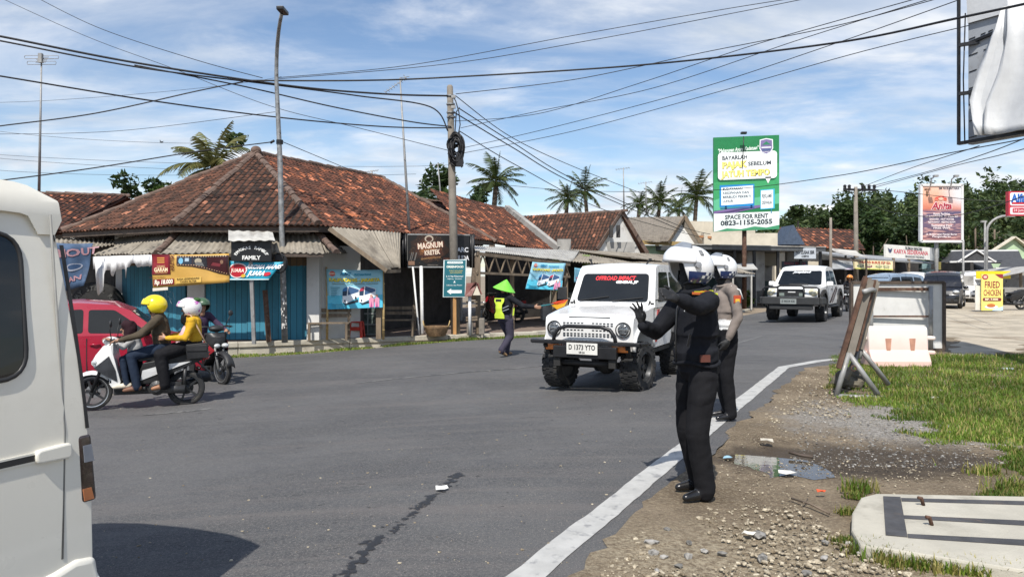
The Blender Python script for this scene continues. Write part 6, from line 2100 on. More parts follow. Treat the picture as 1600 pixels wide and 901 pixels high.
def cable(label, pts, d, r=.012, sag=0.0, group='overhead cables'):
 """pts: picture points at the given depths; a slightly sagging line through them"""
 ds = d if isinstance(d, (list, tuple)) else [d] * len(pts)
 W = [P(px, py, dd) for (px, py), dd in zip(pts, ds)]
 out = []
 for i in range(len(W) - 1):
  p0, p1, p2, p3 = W[max(0, i - 1)], W[i], W[i + 1], W[min(len(W) - 1, i + 2)]
  for k in range(10):
   q = k / 10
   v = 0.5 * ((2 * p1) + (p2 - p0) * q + (2 * p0 - 5 * p1 + 4 * p2 - p3) * q * q + (3 * p1 - p0 - 3 * p2 + p3) * q ** 3)
   if len(W) == 2: v = v - Vector((0, 0, sag * 4 * q * (1 - q)))
   out.append(v)
 out.append(W[-1])
 bm = nb(); tube(bm, out, r, 5)
 tag(obj('overhead_cable', bm, CABLE, recalc=False), label, 'cable', group)
U = (703, 150)
cable('thick black cable bundle sweeping from the upper left to the top of the utility pole', [(-60, 48), (0, 57), (210, 98), (450, 134), (600, 147), (700, 150)], [16, 16.3, 17.5, 19, 20, 20.65], .026)
cable('second strand of the thick bundle running just below it at upper left', [(-60, 55), (0, 64), (220, 106), (430, 133), (560, 150), (672, 167), (700, 205)], [16, 16.3, 17.5, 19, 20, 20.5, 20.6], .020)
cable('black cable from the bundle dipping to the middle of the utility pole', [(210, 102), (380, 135), (520, 167), (640, 190), (705, 198)], [17.5, 18.6, 19.5, 20.2, 20.6], .018)
cable('black cable crossing the left sky below the bundle to the utility pole', [(-60, 110), (0, 119), (240, 158), (440, 184), (600, 198), (706, 200)], [15, 15.3, 17, 19, 20, 20.6], .018)
cable('black cable rising from the left edge to the bundle near the street lamp', [(-60, 206), (0, 197), (150, 177), (310, 142), (380, 128)], [18, 18, 18, 18.4, 18.6], .016)
cable('heavy black cable from the street lamp across the sky to the torn billboard', [(380, 126), (560, 126), (700, 121), (1000, 102), (1300, 68), (1500, 28), (1640, -2)], [18.6, 19, 19.5, 18, 15, 12.5, 11], .022)
cable('thin upper line of the pair rising to the top edge right of the street lamp', [(430, 122), (640, 102), (900, 55), (1130, 15), (1290, -10)], [22, 22, 21, 20, 19], .010)
cable('thin lower line of the pair rising to the top edge right of the street lamp', [(430, 124), (700, 100), (930, 62), (1150, 20), (1290, -8)], [22.4, 22, 21, 20, 19], .010)
cable('thin line from the top left corner down to the bundle', [(30, -18), (150, 42), (300, 92), (410, 122)], [24, 23, 21, 19.5], .010)
cable('thin line from the far top left corner running beneath the bundle to the pole', [(-40, -22), (130, 55), (270, 107), (420, 165), (560, 200), (700, 235)], [26, 25, 24, 23, 22, 21], .009)
cable('line fanning from the pole up to the upper right, topmost of the fan', [(712, 147), (900, 124), (1100, 82), (1300, 42), (1480, -6)], [20.7, 21, 20, 18, 16], .011)
cable('line fanning from behind the pole through the sky, second of the fan', [(700, 190), (840, 178), (1000, 130), (1180, 70), (1440, -4)], [30, 29, 26, 22, 18], .012)
cable('line fanning from behind the pole through the sky, third of the fan', [(720, 200), (850, 172), (1020, 138), (1250, 62), (1455, -2)], [31, 29, 26, 22, 18], .012)
cable('line rising from the coconut palms to the frame of the torn billboard', [(720, 232), (860, 200), (1080, 142), (1300, 70), (1510, -4)], [32, 30, 26, 21, 17], .012)
cable('lower parallel line rising to the frame of the torn billboard', [(720, 240), (900, 204), (1150, 136), (1350, 80), (1600, 20)], [32, 30, 26, 21, 17], .012)
cable('dark line falling steeply from the pole towards the gabled roof, upper', [(712, 150), (800, 215), (900, 262), (1010, 305)], [20.7, 24, 29, 36], .013)
cable('dark line falling from the pole insulator towards the green house', [(718, 170), (800, 222), (900, 282), (1060, 352), (1110, 366)], [20.7, 24, 29, 37, 40], .016)
cable('dark line falling from the pole band towards the green house, lower', [(710, 176), (800, 230), (900, 288), (1070, 362)], [20.7, 24, 29, 38], .018)
cable('slack dark line falling from the cable loops over the shop roofs', [(718, 205), (810, 260), (950, 330), (1100, 372)], [20.7, 24, 31, 40], .014)
cable('long low line from behind the roofs across the green billboard to the right edge', [(740, 284), (900, 298), (1115, 297), (1300, 276), (1480, 240), (1640, 210)], [44, 42, 34, 26, 20, 16], .014)
cable('line from the cross-armed pole up to the lower edge of the torn billboard', [(1347, 292), (1420, 264), (1530, 228)], [43, 34, 22], .016)
cable('second line from the cross-armed pole up past the torn billboard', [(1357, 292), (1450, 268), (1540, 240), (1640, 200)], [43, 34, 24, 18], .016)
cable('third line from the cross-armed pole running to the right edge', [(1366, 293), (1480, 262), (1560, 243), (1640, 222)], [43, 34, 26, 20], .016)
cable('sagging line from the cross arm across the sunset billboard', [(1366, 296), (1420, 301), (1520, 312), (1640, 318)], [43, 43, 42, 40], .018)
cable('low sagging line across the sunset billboard to the minimarket sign', [(1340, 312), (1400, 333), (1480, 338), (1560, 320), (1640, 290)], [43, 40, 36, 32, 28], .020)
cable('thin line behind the left antenna running level to the street lamp', [(-40, 210), (180, 205), (430, 175)], [26, 25, 22], .008)
cable('thin line from the left edge rising to the street lamp bracket', [(-60, 286), (0, 282), (150, 262), (300, 238), (425, 222)], [15, 15.4, 16.4, 17.4, 18.3], .014)
cable('thin line falling from the street lamp bracket to the big roof ridge', [(440, 221), (500, 246), (570, 275)], [18.3, 22, 27], .010)
for i, (a, b) in enumerate((((-40, 238), (700, 258)), ((-40, 243), (650, 272)), ((-40, 262), (420, 268)), ((-40, 199), (350, 222)), ((-40, 160), (440, 120)))):
 cable('faint thin line running almost level behind the left antenna', [a, b], 34, .008, .25)
# bird in flight, small
bm = nb()
p = P(252, 222, 30)
slab(bm, [p, p + Vector((.12, 0, .05)), p + Vector((.02, 0, .02))], .01); slab(bm, [p, p + Vector((-.05, 0, .09)), p + Vector((-.07, 0, .06))], .01); ball(bm, p + Vector((.01, 0, .0)), (.08, .03, .025), u=8, v=6)
tag(obj('bird', bm, BLACKMETAL), 'tiny dark bird flying over the left roofs', 'bird')
# ================================================================== VEHICLES  (local: x forward, y left, z up)
def cut(bm, axis, vals):
 for v in vals:
  n = [0, 0, 0]; n[axis] = 1
  c = [0, 0, 0]; c[axis] = v
  bmesh.ops.bisect_plane(bm, geom=list(bm.verts) + list(bm.edges) + list(bm.faces), plane_co=c, plane_no=n)
def merge(bm, t, mi=0):
 for f in t.faces: f.material_index = mi
 me = bpy.data.meshes.new('tmp'); t.to_mesh(me); t.free(); bm.from_mesh(me); bpy.data.meshes.remove(me)
def shell(bm, outline, hw, xs, zs, crown=0.0, crown_z=9.0, xf=9, xr=-9, endr=0.0, mi=0, dome=None):
 """side outline pulled across the car, then shaped in plan and section by hw(x, z)"""
 t = nb()
 prism(t, outline, lambda x, z: Vector((x, 1, z)), lambda x, z: Vector((x, -1, z)))
 cut(t, 0, xs); cut(t, 2, zs); cut(t, 1, (-.85, -.55, 0, .55, .85))
 for v in t.verts:
  x, y, z = v.co
  if x > xf: x -= endr * abs(y) ** 3
  if x < xr: x += endr * abs(y) ** 3
  if z > crown_z: z += crown * (1 - y * y)
  if dome: z += dome(x, z) * (1 - y * y)
  v.co = (x, y * hw(v.co.x, v.co.z), z)
 merge(bm, t, mi)
def side_panel(bm, poly, side, hw, off, xs=(), zs=(), mi=0, th=.006):
 t = nb()
 prism(t, poly, lambda x, z: Vector((x, 0, z)), lambda x, z: Vector((x, 1, z)))
 cut(t, 0, xs); cut(t, 2, zs)
 for v in t.verts:
  v.co.y = side * (hw(v.co.x, v.co.z) + off - th * (1 - v.co.y))
 merge(bm, t, mi)
def arch(cx, cz, r, n=10, flat=1.0):
 return [(cx + r * math.cos(math.pi * k / n), cz + max(0, r * flat * math.sin(math.pi * k / n))) for k in range(n + 1)]
def rpoly(pts, r, n=4):
 out = []
 k = len(pts)
 for i in range(k):
  a, b, c = Vector(pts[i - 1]), Vector(pts[i]), Vector(pts[(i + 1) % k])
  u, v = (a - b), (c - b)
  q = min(r, u.length * .45, v.length * .45)
  p0, p1 = b + u.normalized() * q, b + v.normalized() * q
  for j in range(n + 1):
   t = j / n; out.append(tuple(p0 * (1 - t) ** 2 + b * 2 * t * (1 - t) + p1 * t * t))
 return out
RUBBER = M('tyre_rubber', (0.022, 0.022, 0.023), 0.85, var=0.2, scale=8, stain=(0.075, 0.068, 0.058), st_lo=.5, st_hi=.75, st_scale=5, bump=.2)
PLASTIC = M('black_plastic', (0.020, 0.020, 0.021), 0.5, var=0.2, bump=.05)
ALLOY = M('alloy', (0.42, 0.43, 0.44), 0.35, 0.8, var=0.1)
DARKALLOY = M('dark_alloy', (0.055, 0.057, 0.06), 0.4, 0.6, var=0.15)
CHROME = M('chrome', (0.65, 0.66, 0.67), 0.12, 1.0, var=0.05)
def paint(name, col, dust=(0.30, 0.27, 0.23), rough=.28):
 return M(name, col, rough, var=0.02, scale=1.5, coat=.6, stain=tuple((a * 2 + b) / 3 for a, b in zip(col, dust)), st_lo=.55, st_hi=.85, st_scale=2.2)
WHITEP = paint('white_car_paint', (0.78, 0.78, 0.77))
LAMP = M('headlamp_glass', (0.62, 0.63, 0.62), 0.08, 0.25, var=0.25, scale=25, coat=1)
AMBER = M('amber_lens', (0.75, 0.20, 0.02), 0.15, var=0.15, scale=40, coat=.8)
REDLENS = M('red_lens', (0.35, 0.02, 0.02), 0.12, var=0.2, scale=40, coat=.8)
SEATB = M('vinyl_seat', (0.018, 0.018, 0.019), 0.55, var=0.2, bump=.1)
def wheel(parent, x, y, r, w, rim=DARKALLOY, rimr=.62, spokes=6, lug=0, steer=0.0, hub=.02, name='wheel', disc=True):
 s = 1 if y > 0 else -1
 mt = TR(x, y, r) @ rotz(steer) @ rotx(R(-90 * s))
 bm = nb()
 ri = r * rimr
 lathe(bm, [(ri * .93, -w / 2 * .8), (ri * 1.05, -w / 2), (r * .9, -w / 2), (r * .985, -w * .36), (r, -w * .18), (r, w * .18), (r * .985, w * .36), (r * .9, w / 2), (ri * 1.05, w / 2), (ri * .93, w / 2 * .8)], 40, mt, closed=True)
 if lug:
  n = 26
  for k in range(n):
   a = 2 * math.pi * k / n
   for q, dz in ((0, -.36), (.5, .36), (.25, -.12), (.75, .12)):
    m2 = mt @ rotz(a + q * 2 * math.pi / n) @ TR(r - .002, 0, w * dz)
    box(bm, (0, 0, 0), (.022, r * 2 * math.pi / n * .66, w * .23), mat=m2)
   if k % 2: box(bm, (0, 0, 0), (.06, .05, .012), mat=mt @ rotz(a) @ TR(r * .9, 0, w * .5))
 o = obj(name, bm, RUBBER, parent, smooth=35)
 bm = nb()
 d = w / 2
 lathe(bm, [(ri * .96, -d * .8), (ri, -d * .8), (ri * 1.02, d * .85), (ri * .93, d * .9), (ri * .86, d * .45)] + ([(ri * .84, -d * .2), (.001, -d * .25)] if disc else [(ri * .86, -d * .45), (ri * .93, -d * .8)]), 32, mt, closed=not disc)
 lathe(bm, [(.001, d * .55 + hub), (ri * .16, d * .5 + hub), (ri * .24, d * .42), (ri * .24, 0)], 16, mt)
 for k in range(spokes):
  m2 = mt @ rotz(2 * math.pi * k / spokes)
  box(bm, (ri * .52, 0, d * .40), (ri * .74, ri * (.34 if spokes < 7 and disc else .15), d * .22), mat=m2)
 obj('rim', bm, rim, o, smooth=35)
 return o
def number_plate(parent, mat, txt, w=.43, h=.135, bg='#d8d6cf', fg='#1c1c1f', sub=None):
 """mat: plate centre, local x to the right seen from outside, y up, z outwards"""
 bm = nb(); box(bm, (0, 0, -.006), (w, h, .012), mat=mat)
 p = obj('number_plate', bm, ink(bg), parent)
 bm = nb(); text_into(bm, txt, h * .62, mat @ TR(0, h * (.10 if sub else 0), .003), 0, .02, width=w * .86)
 if sub: text_into(bm, sub, h * .25, mat @ TR(0, -h * .33, .003), 0, .02)
 obj('lettering', bm, ink(fg), p, recalc=False)
FRONT = Matrix(((0, 0, 1, 0), (1, 0, 0, 0), (0, 1, 0, 0), (0, 0, 0, 1)))     # local plate frame for a face looking forward (+x)
LEFT = Matrix(((-1, 0, 0, 0), (0, 0, 1, 0), (0, 1, 0, 0), (0, 0, 0, 1)))      # ... for a face looking left (+y)
def jeep():
 t = thing('jeep', 'white lifted off-road jeep with black bull bar and big tyres coming down the road', 'jeep')
 k = lambda z: max(0.0, min(1.0, (z - 1.20) / .66))
 hw = lambda x, z: (.70 if z < 1.20 else .70 - .085 * k(z)) - (.035 * sstep((x - .5) / 1.0) if z > .6 else 0)
 ax, rx, r = 1.0, -1.03, .36
 body = [(1.47, .72), (1.48, .98), (1.46, 1.075), (1.40, 1.10), (.9, 1.165), (.42, 1.215), (.40, 1.22), (-1.56, 1.22), (-1.60, 1.1), (-1.60, .70), (rx - .46, .66)] \
  + [(p[0], p[1]) for p in arch(rx, .62, .43, 8, .72)][::-1] + [(rx + .46, .60), (ax - .47, .60)] + arch(ax, .62, .43, 8, .72)[::-1] + [(ax + .45, .70)]
 bm = nb()
 shell(bm, body, hw, (-1, -.4, .1, .5, .8, 1.1, 1.3), (.8, .95, 1.05, 1.15), xf=1.3, endr=.03, dome=lambda x, z: .03 if z > 1.0 and x > .4 else 0)
 cabin = [(.44, 1.21), (.12, 1.78), (.04, 1.835), (-.2, 1.855), (-1.45, 1.85), (-1.56, 1.80), (-1.60, 1.21)]
 shell(bm, cabin, hw, (-1, -.5, -.1, .2), (1.4, 1.6, 1.75), crown=.035, crown_z=1.77, xr=-1.3, endr=.03)
 bo = obj('body', bm, WHITEP, t, smooth=32, bevel=.022, seg=3)
 # windscreen and side glass
 ws = lambda y, z: .44 - (z - 1.21) * .32 / .57 + .004
 bm = nb()
 pl = rpoly([(-.58, 1.285), (.58, 1.285), (.535, 1.715), (-.535, 1.715)], .06)
 prism(bm, pl, lambda y, z: Vector((ws(y, z) - .012, y, z)), lambda y, z: Vector((ws(y, z) + .012, y, z)))
 g = obj('windscreen', bm, GLASS, t)
 bm = nb()
 for q in ((-.58, 1.285), (.58, 1.285)): pass
 m = Matrix.Translation((ws(0, 1.64) + .016, 0, 1.64)) @ roty(R(-29)) @ FRONT
 text_into(bm, 'OFFROAD IMPACT', .105, m, 0, .035, .15, width=.66)
 text_into(bm, 'GENERAL JIP', .062, m @ TR(.20, -.068, 0), 1, .045, .1, width=.36)
 obj('lettering', bm, [ink('#d8202c'), ink('#f0f0ee')], g, recalc=False)
 bm = nb()
 for a, b in (((-.52, 1.295), (-.05, 1.36)), ((.02, 1.295), (.50, 1.35))):
  bar(bm, (ws(0, a[1]) + .03, a[0], a[1]), (ws(0, b[1]) + .03, b[0], b[1]), .014, .014)
 obj('wiper', bm, PLASTIC, t)
 for s in (-1, 1):
  for nm, x0, x1 in (('door_window', .12, -.52), ('rear_window', -.62, -1.45)):
   bm = nb()
   top = .12 if nm == 'door_window' else 0
   side_panel(bm, rpoly([(x0 + .12 if nm == 'door_window' else x0, 1.28), (x1, 1.28), (x1, 1.74), (x0 - top, 1.74)], .05), s, hw, .006, (), (1.5,))
   obj(nm, bm, GLASS, t)
  bm = nb()
  pl = [(.50, .66), (.50, 1.19), (-.56, 1.19), (-.56, .66)]
  for a, b in zip(pl, pl[1:]):
   bar(bm, (a[0], s * (hw(*a) + .001), a[1]), (b[0], s * (hw(*b) + .001), b[1]), .012, .010)
  obj('door_seam', bm, PLASTIC, t)
  bm = nb(); side_panel(bm, [(.46, .68), (.34, .68), (.18, 1.17), (.30, 1.17)], s, hw, .006)
  side_panel(bm, [(-.9, .70), (-1.2, .70), (-1.05, 1.1), (-.85, 1.1)], s, hw, .006)
  obj('red_stripe', bm, ink('#b8322c'), t)
  bm = nb(); s2 = [(math.cos(a) * .075, math.sin(a) * .065) for a in [x * math.pi / 8 for x in range(16)]]
  tube(bm, [(-.12 + p[0], s * (hw(0, .9) + .008), .88 + p[1]) for p in s2], .008, 5, closed=True)
  obj('door_emblem', bm, ink('#8a9096'), t, recalc=False)
  bm = nb(); box(bm, (.40, s * .83, 1.40), (.05, .15, .20)); bar(bm, (.36, s * .66, 1.30), (.39, s * .80, 1.33), .02, .02)
  obj('mirror', bm, PLASTIC, t, bevel=.02)
  bm = nb(); bar(bm, (.02, s * .45, 1.865), (-.02, s * .50, 1.935), .02, .02); box(bm, (-.02, s * .50, 1.94), (.05, .04, .03));
  obj('roof_clip', bm, PLASTIC, t)
  bm = nb(); box(bm, (.40, s * .655, 1.25), (.05, .05, .04)); bar(bm, (.42, s * .60, 1.235), (.42, s * .62, 1.30), .03, .02)
  obj('hinge', bm, PLASTIC, t)
  # flared arches
  for cx in (ax, rx):
   bm = nb()
   A = arch(cx, .62, .45, 10, .74)
   tube(bm, [(p[0], s * (hw(p[0], p[1]) + .01), p[1]) for p in A], .028, 6)
   obj('wheel_arch', bm, WHITEP if cx == ax else PLASTIC, t, recalc=False)
  # lamps
  bm = nb(); mt = TR(1.462, s * .52, .92) @ FRONT
  lathe(bm, [(.001, -.02), (.088, -.02), (.098, .012), (.108, .022), (.112, .0), (.112, -.03)], 24, mt)
  h = obj('headlight', bm, PLASTIC, t, smooth=40)
  bm = nb(); ball(bm, (1.455, s * .52, .92), (.035, .086, .086))
  for q in range(3): box(bm, (1.49, s * .52, .875 + .045 * q), (.01, .12 - .02 * abs(q - 1), .022))
  obj('lens', bm, M('led_lens', (0.20, 0.21, 0.22), .1, .5, var=.6, scale=45, coat=1), h)
  bm = nb(); box(bm, (1.53, s * .50, .655), (.06, .24, .085))
  obj('turn_signal', bm, AMBER, t, bevel=.012)
 bm = nb()
 for z, n in ((1.005, 7), (.975, 7), (.905, 7), (.855, 7), (.825, 7)):
  for i in range(14):
   y = -.36 + .72 * i / 13
   if abs(i - 6.5) < .6 and z > .9: continue
   box(bm, (1.472, y, z), (.02, .034, .013))
 box(bm, (1.47, 0, .94), (.015, .36, .028))
 obj('grille', bm, PLASTIC, t)
 bm = nb(); box(bm, (1.435, .02, 1.088), (.06, .62, .012))
 obj('bonnet_seam', bm, PLASTIC, t)
 # bull bar, bumper, winch
 bm = nb()
 box(bm, (1.60, 0, .735), (.10, 1.62, .055)); box(bm, (1.58, 0, .60), (.10, .95, .17))
 for s in (-1, 1):
  bar(bm, (1.60, s * .80, .735), (1.45, s * .84, .735), .08, .05); bar(bm, (1.57, s * .62, .70), (1.45, s * .60, .55), .07, .05)
 obj('bumper', bm, BLACKMETAL, t, bevel=.012)
 bm = nb(); tube(bm, [(1.62, -.47, .72), (1.63, -.45, .84), (1.63, -.38, .93), (1.63, -.25, .965), (1.63, .25, .965), (1.63, .38, .93), (1.63, .45, .84), (1.62, .47, .72)], .028, 10)
 obj('bull_bar', bm, BLACKMETAL, t, recalc=False)
 number_plate(t, TR(1.662, -.02, .655) @ FRONT, 'D 1373 YTO', .46, .16, sub='08·26')
 bm = nb()
 tube(bm, [(1.52, -.45, .44), (1.52, .45, .44)], .035, 8); tube(bm, [(ax, -.6, .36), (ax, .6, .36)], .05, 8); tube(bm, [(rx, -.6, .36), (rx, .6, .36)], .05, 8)
 for y in (-.43, .40): box(bm, (1.55, y, .45), (.08, .10, .12))
 ball(bm, (ax, .12, .36), (.12, .14, .13)); box(bm, (-.1, 0, .56), (2.7, .75, .10))
 for s in (-1, 1): bar(bm, (1.2, s * .45, .40), (.6, s * .45, .52), .05, .05); box(bm, (-.1, s * .60, .54), (1.0, .12, .06))
 obj('chassis', bm, M('oily_black', (0.018, 0.017, 0.016), .7, var=.3), t)
 for x, y in ((ax, .60), (ax, -.60), (rx, .60), (rx, -.60)): wheel(t, x, y, r, .265, DARKALLOY, .60, 6, lug=1, steer=R(-7) if x > 0 else 0)
 bm = nb(); box(bm, (-1.66, .05, 1.05), (.12, .62, .62)); obj('spare_wheel', bm, RUBBER, t, bevel=.05)
 return t
c = Vector((1.29, 10.95)) + Vector((.44, .90)) * 1.0
place(jeep(), (c.x, c.y, gz(c.x, c.y)), math.atan2(-.90, -.44))
def car(label, name, cat, L, H, wb, W, outline, cabin, glass, colr, r=.30, rim=ALLOY, belt=.9, lamp=None, tail=None, tum=.16, plate=None, roofb=None, nosew=.12, ws=None, group=None):
 """closed car: lower body + cabin; glass = side windows; ws = windscreen corner points (x, z) bottom and top"""
 t = thing(name, label, cat, group=group)
 k = lambda z: max(0.0, min(1.0, (z - belt) / (H - belt)))
 hw = lambda x, z: (W / 2 - tum * k(z) - .05 * max(0, (.45 - z) / .45)) * (1 - nosew * sstep((abs(x) - L * .30) / (L * .22)))
 xs = [L * q / 12 for q in range(-5, 6)]; zs = [.35, .5, .65, .8, belt + .08, belt + .25]
 bm = nb(); shell(bm, outline, hw, xs, zs, xf=L * .40, xr=-L * .40, endr=.10)
 shell(bm, cabin, hw, xs, zs, crown=.05, crown_z=H - .10)
 obj('body', bm, colr, t, smooth=40, bevel=.03, seg=3)
 for s in (-1, 1):
  for q in glass:
   bm = nb(); side_panel(bm, rpoly(q, .05), s, hw, .005, xs, zs)
   obj('window', bm, GLASS, t)
  bm = nb()
  for q in glass[:2]:
   x = min(p[0] for p in q) - .02; box(bm, (x, s * (hw(x, .6) - .004), (belt + .32) / 2), (.012, .02, belt - .34))
  box(bm, (glass[0][0][0] + .06, s * (hw(.5, .5) - .004), .6), (.012, .02, .5))
  obj('door_seam', bm, PLASTIC, t)
  bm = nb()
  for q in glass[:2]: x = min(p[0] for p in q) + .10; tube(bm, [(x - .07, s * (hw(x, belt - .1) + .012), belt - .12), (x, s * (hw(x, belt - .1) + .032), belt - .115), (x + .09, s * (hw(x, belt - .1) + .012), belt - .12)], .014, 6)
  obj('door_handle', bm, colr, t, recalc=False)
  x = max(p[0] for p in glass[0]) - .08
  bm = nb(); ball(bm, (x, s * (hw(x, belt) + .11), belt + .06), (.07, .11, .075)); obj('mirror', bm, colr, t)
  if lamp:
   bm = nb(); ball(bm, (lamp[0], s * lamp[1], lamp[2]), lamp[3], mat=rotz(-s * .5)); obj('headlight', bm, LAMP, t)
  if tail:
   bm = nb(); ball(bm, (tail[0], s * tail[1], tail[2]), tail[3]); obj('tail_light', bm, REDLENS, t)
  for x in (wb / 2, -wb / 2): wheel(t, x, s * (W / 2 - .10), r, .19, rim, .64, 5)
 (x0, z0), (x1, z1) = ws
 f = lambda z: x0 + (x1 - x0) * (z - z0) / (z1 - z0)
 bm = nb(); yb, yt = hw(x0, z0) - .07, hw(x1, z1) - .08
 prism(bm, rpoly([(-yb, z0 + .03), (yb, z0 + .03), (yt, z1 - .03), (-yt, z1 - .03)], .06), lambda y, z: Vector((f(z) - .03, y, z)), lambda y, z: Vector((f(z) + .03 - .05 * (y / yb) ** 2, y, z + .012)))
 obj('windscreen', bm, GLASS, t)
 xn = max(p[0] for p in outline)
 bm = nb(); box(bm, (xn - .005, 0, .36), (.05, W * .5, .12)); box(bm, (xn - .02, 0, .62), (.05, W * .42, .07))
 for s in (-1, 1): box(bm, (xn - .06, s * W * .36, .36), (.06, .16, .09))
 obj('grille', bm, PLASTIC, t, bevel=.01)
 if plate: number_plate(t, TR(xn + .03, 0, .46) @ FRONT, plate, .40, .12, '#16171a', '#e6e6e4')
 return t, hw
def lower(L, wb, r, zf, belt, zr, nose=.55):
 h = L / 2
 return [(h - .06, .22), (h, .40), (h - .02, nose), (h - .14, zf - .06), (h - .45, zf), (h - 1.05, belt), (-h + .35, belt + .02), (-h + .06, zr), (-h, .55), (-h + .05, .25), (-wb / 2 - r - .08, .22)] \
  + arch(-wb / 2, .26, r + .06, 8)[::-1] + [(wb / 2 - r - .1, .20)] + arch(wb / 2, .26, r + .06, 8)[::-1]
RED = paint('red_car_paint', (0.36, 0.012, 0.035))
t, _ = car('glossy red hatchback passing behind the white scooter', 'hatchback_car', 'car', 3.75, 1.50, 2.4, 1.66, lower(3.75, 2.4, .29, .78, .93, .95),
 [(.95, .92), (.42, 1.36), (.15, 1.46), (-.4, 1.50), (-1.2, 1.46), (-1.55, 1.34), (-1.80, .94)],
 [[(.74, .95), (-.22, .98), (-.22, 1.38), (.18, 1.37)], [(-.30, .98), (-1.10, 1.01), (-1.05, 1.36), (-.30, 1.39)], [(-1.17, 1.02), (-1.52, 1.07), (-1.30, 1.28), (-1.14, 1.32)]],
 RED, .29, lamp=(1.62, .62, .70, (.16, .12, .08)), tail=(-1.80, .62, .85, (.05, .12, .14)), ws=((.95, .92), (.42, 1.36)))
place(t, (-7.45, 13.55, gz(-7.45, 13.55)), math.atan2(.40, .916))
mpv_out = [(1.15, .98), (.75, 1.42), (.45, 1.60), (0, 1.68), (-1.4, 1.66), (-1.95, 1.55), (-2.06, .98)]
mpv_gl = [[(.92, 1.02), (-.05, 1.03), (-.05, 1.52), (.50, 1.50)], [(-.13, 1.03), (-1.02, 1.04), (-1.0, 1.52), (-.13, 1.53)], [(-1.10, 1.05), (-1.82, 1.10), (-1.66, 1.46), (-1.08, 1.52)]]
def mpv(label, col, name='minivan', **kw):
 return car(label, name, 'car', 4.2, 1.70, 2.65, 1.70, lower(4.2, 2.65, .31, .86, .98, 1.0, .62), mpv_out, mpv_gl, col, .31, lamp=(1.92, .62, .76, (.16, .13, .09)), tail=(-2.03, .66, 1.0, (.05, .08, .22)), ws=((1.15, .98), (.62, 1.52)), **kw)[0]
c = PX(1474, 35.5); place(mpv('black minivan parked on the gravel lot facing the street', paint('black_car_paint', (0.012, 0.013, 0.018)), plate='Z 1487 TW'), (c.x, c.y, gz(c.x, c.y)), R(236))
c = PX(1529, 43); place(mpv('white car parked behind the black minivan on the gravel lot', WHITEP), (c.x, c.y, gz(c.x, c.y)), R(240))
c = PX(1385, 38.0); place(mpv('pale blue grey car whose roof shows above the white board', paint('blue_grey_paint', (0.22, 0.29, 0.38))), (c.x, c.y, gz(c.x, c.y) - .08), R(205))
c = PX(1424, 44.5); place(mpv('white car with plum tinted windscreen half hidden behind the black minivan', WHITEP), (c.x, c.y, gz(c.x, c.y)), R(236))
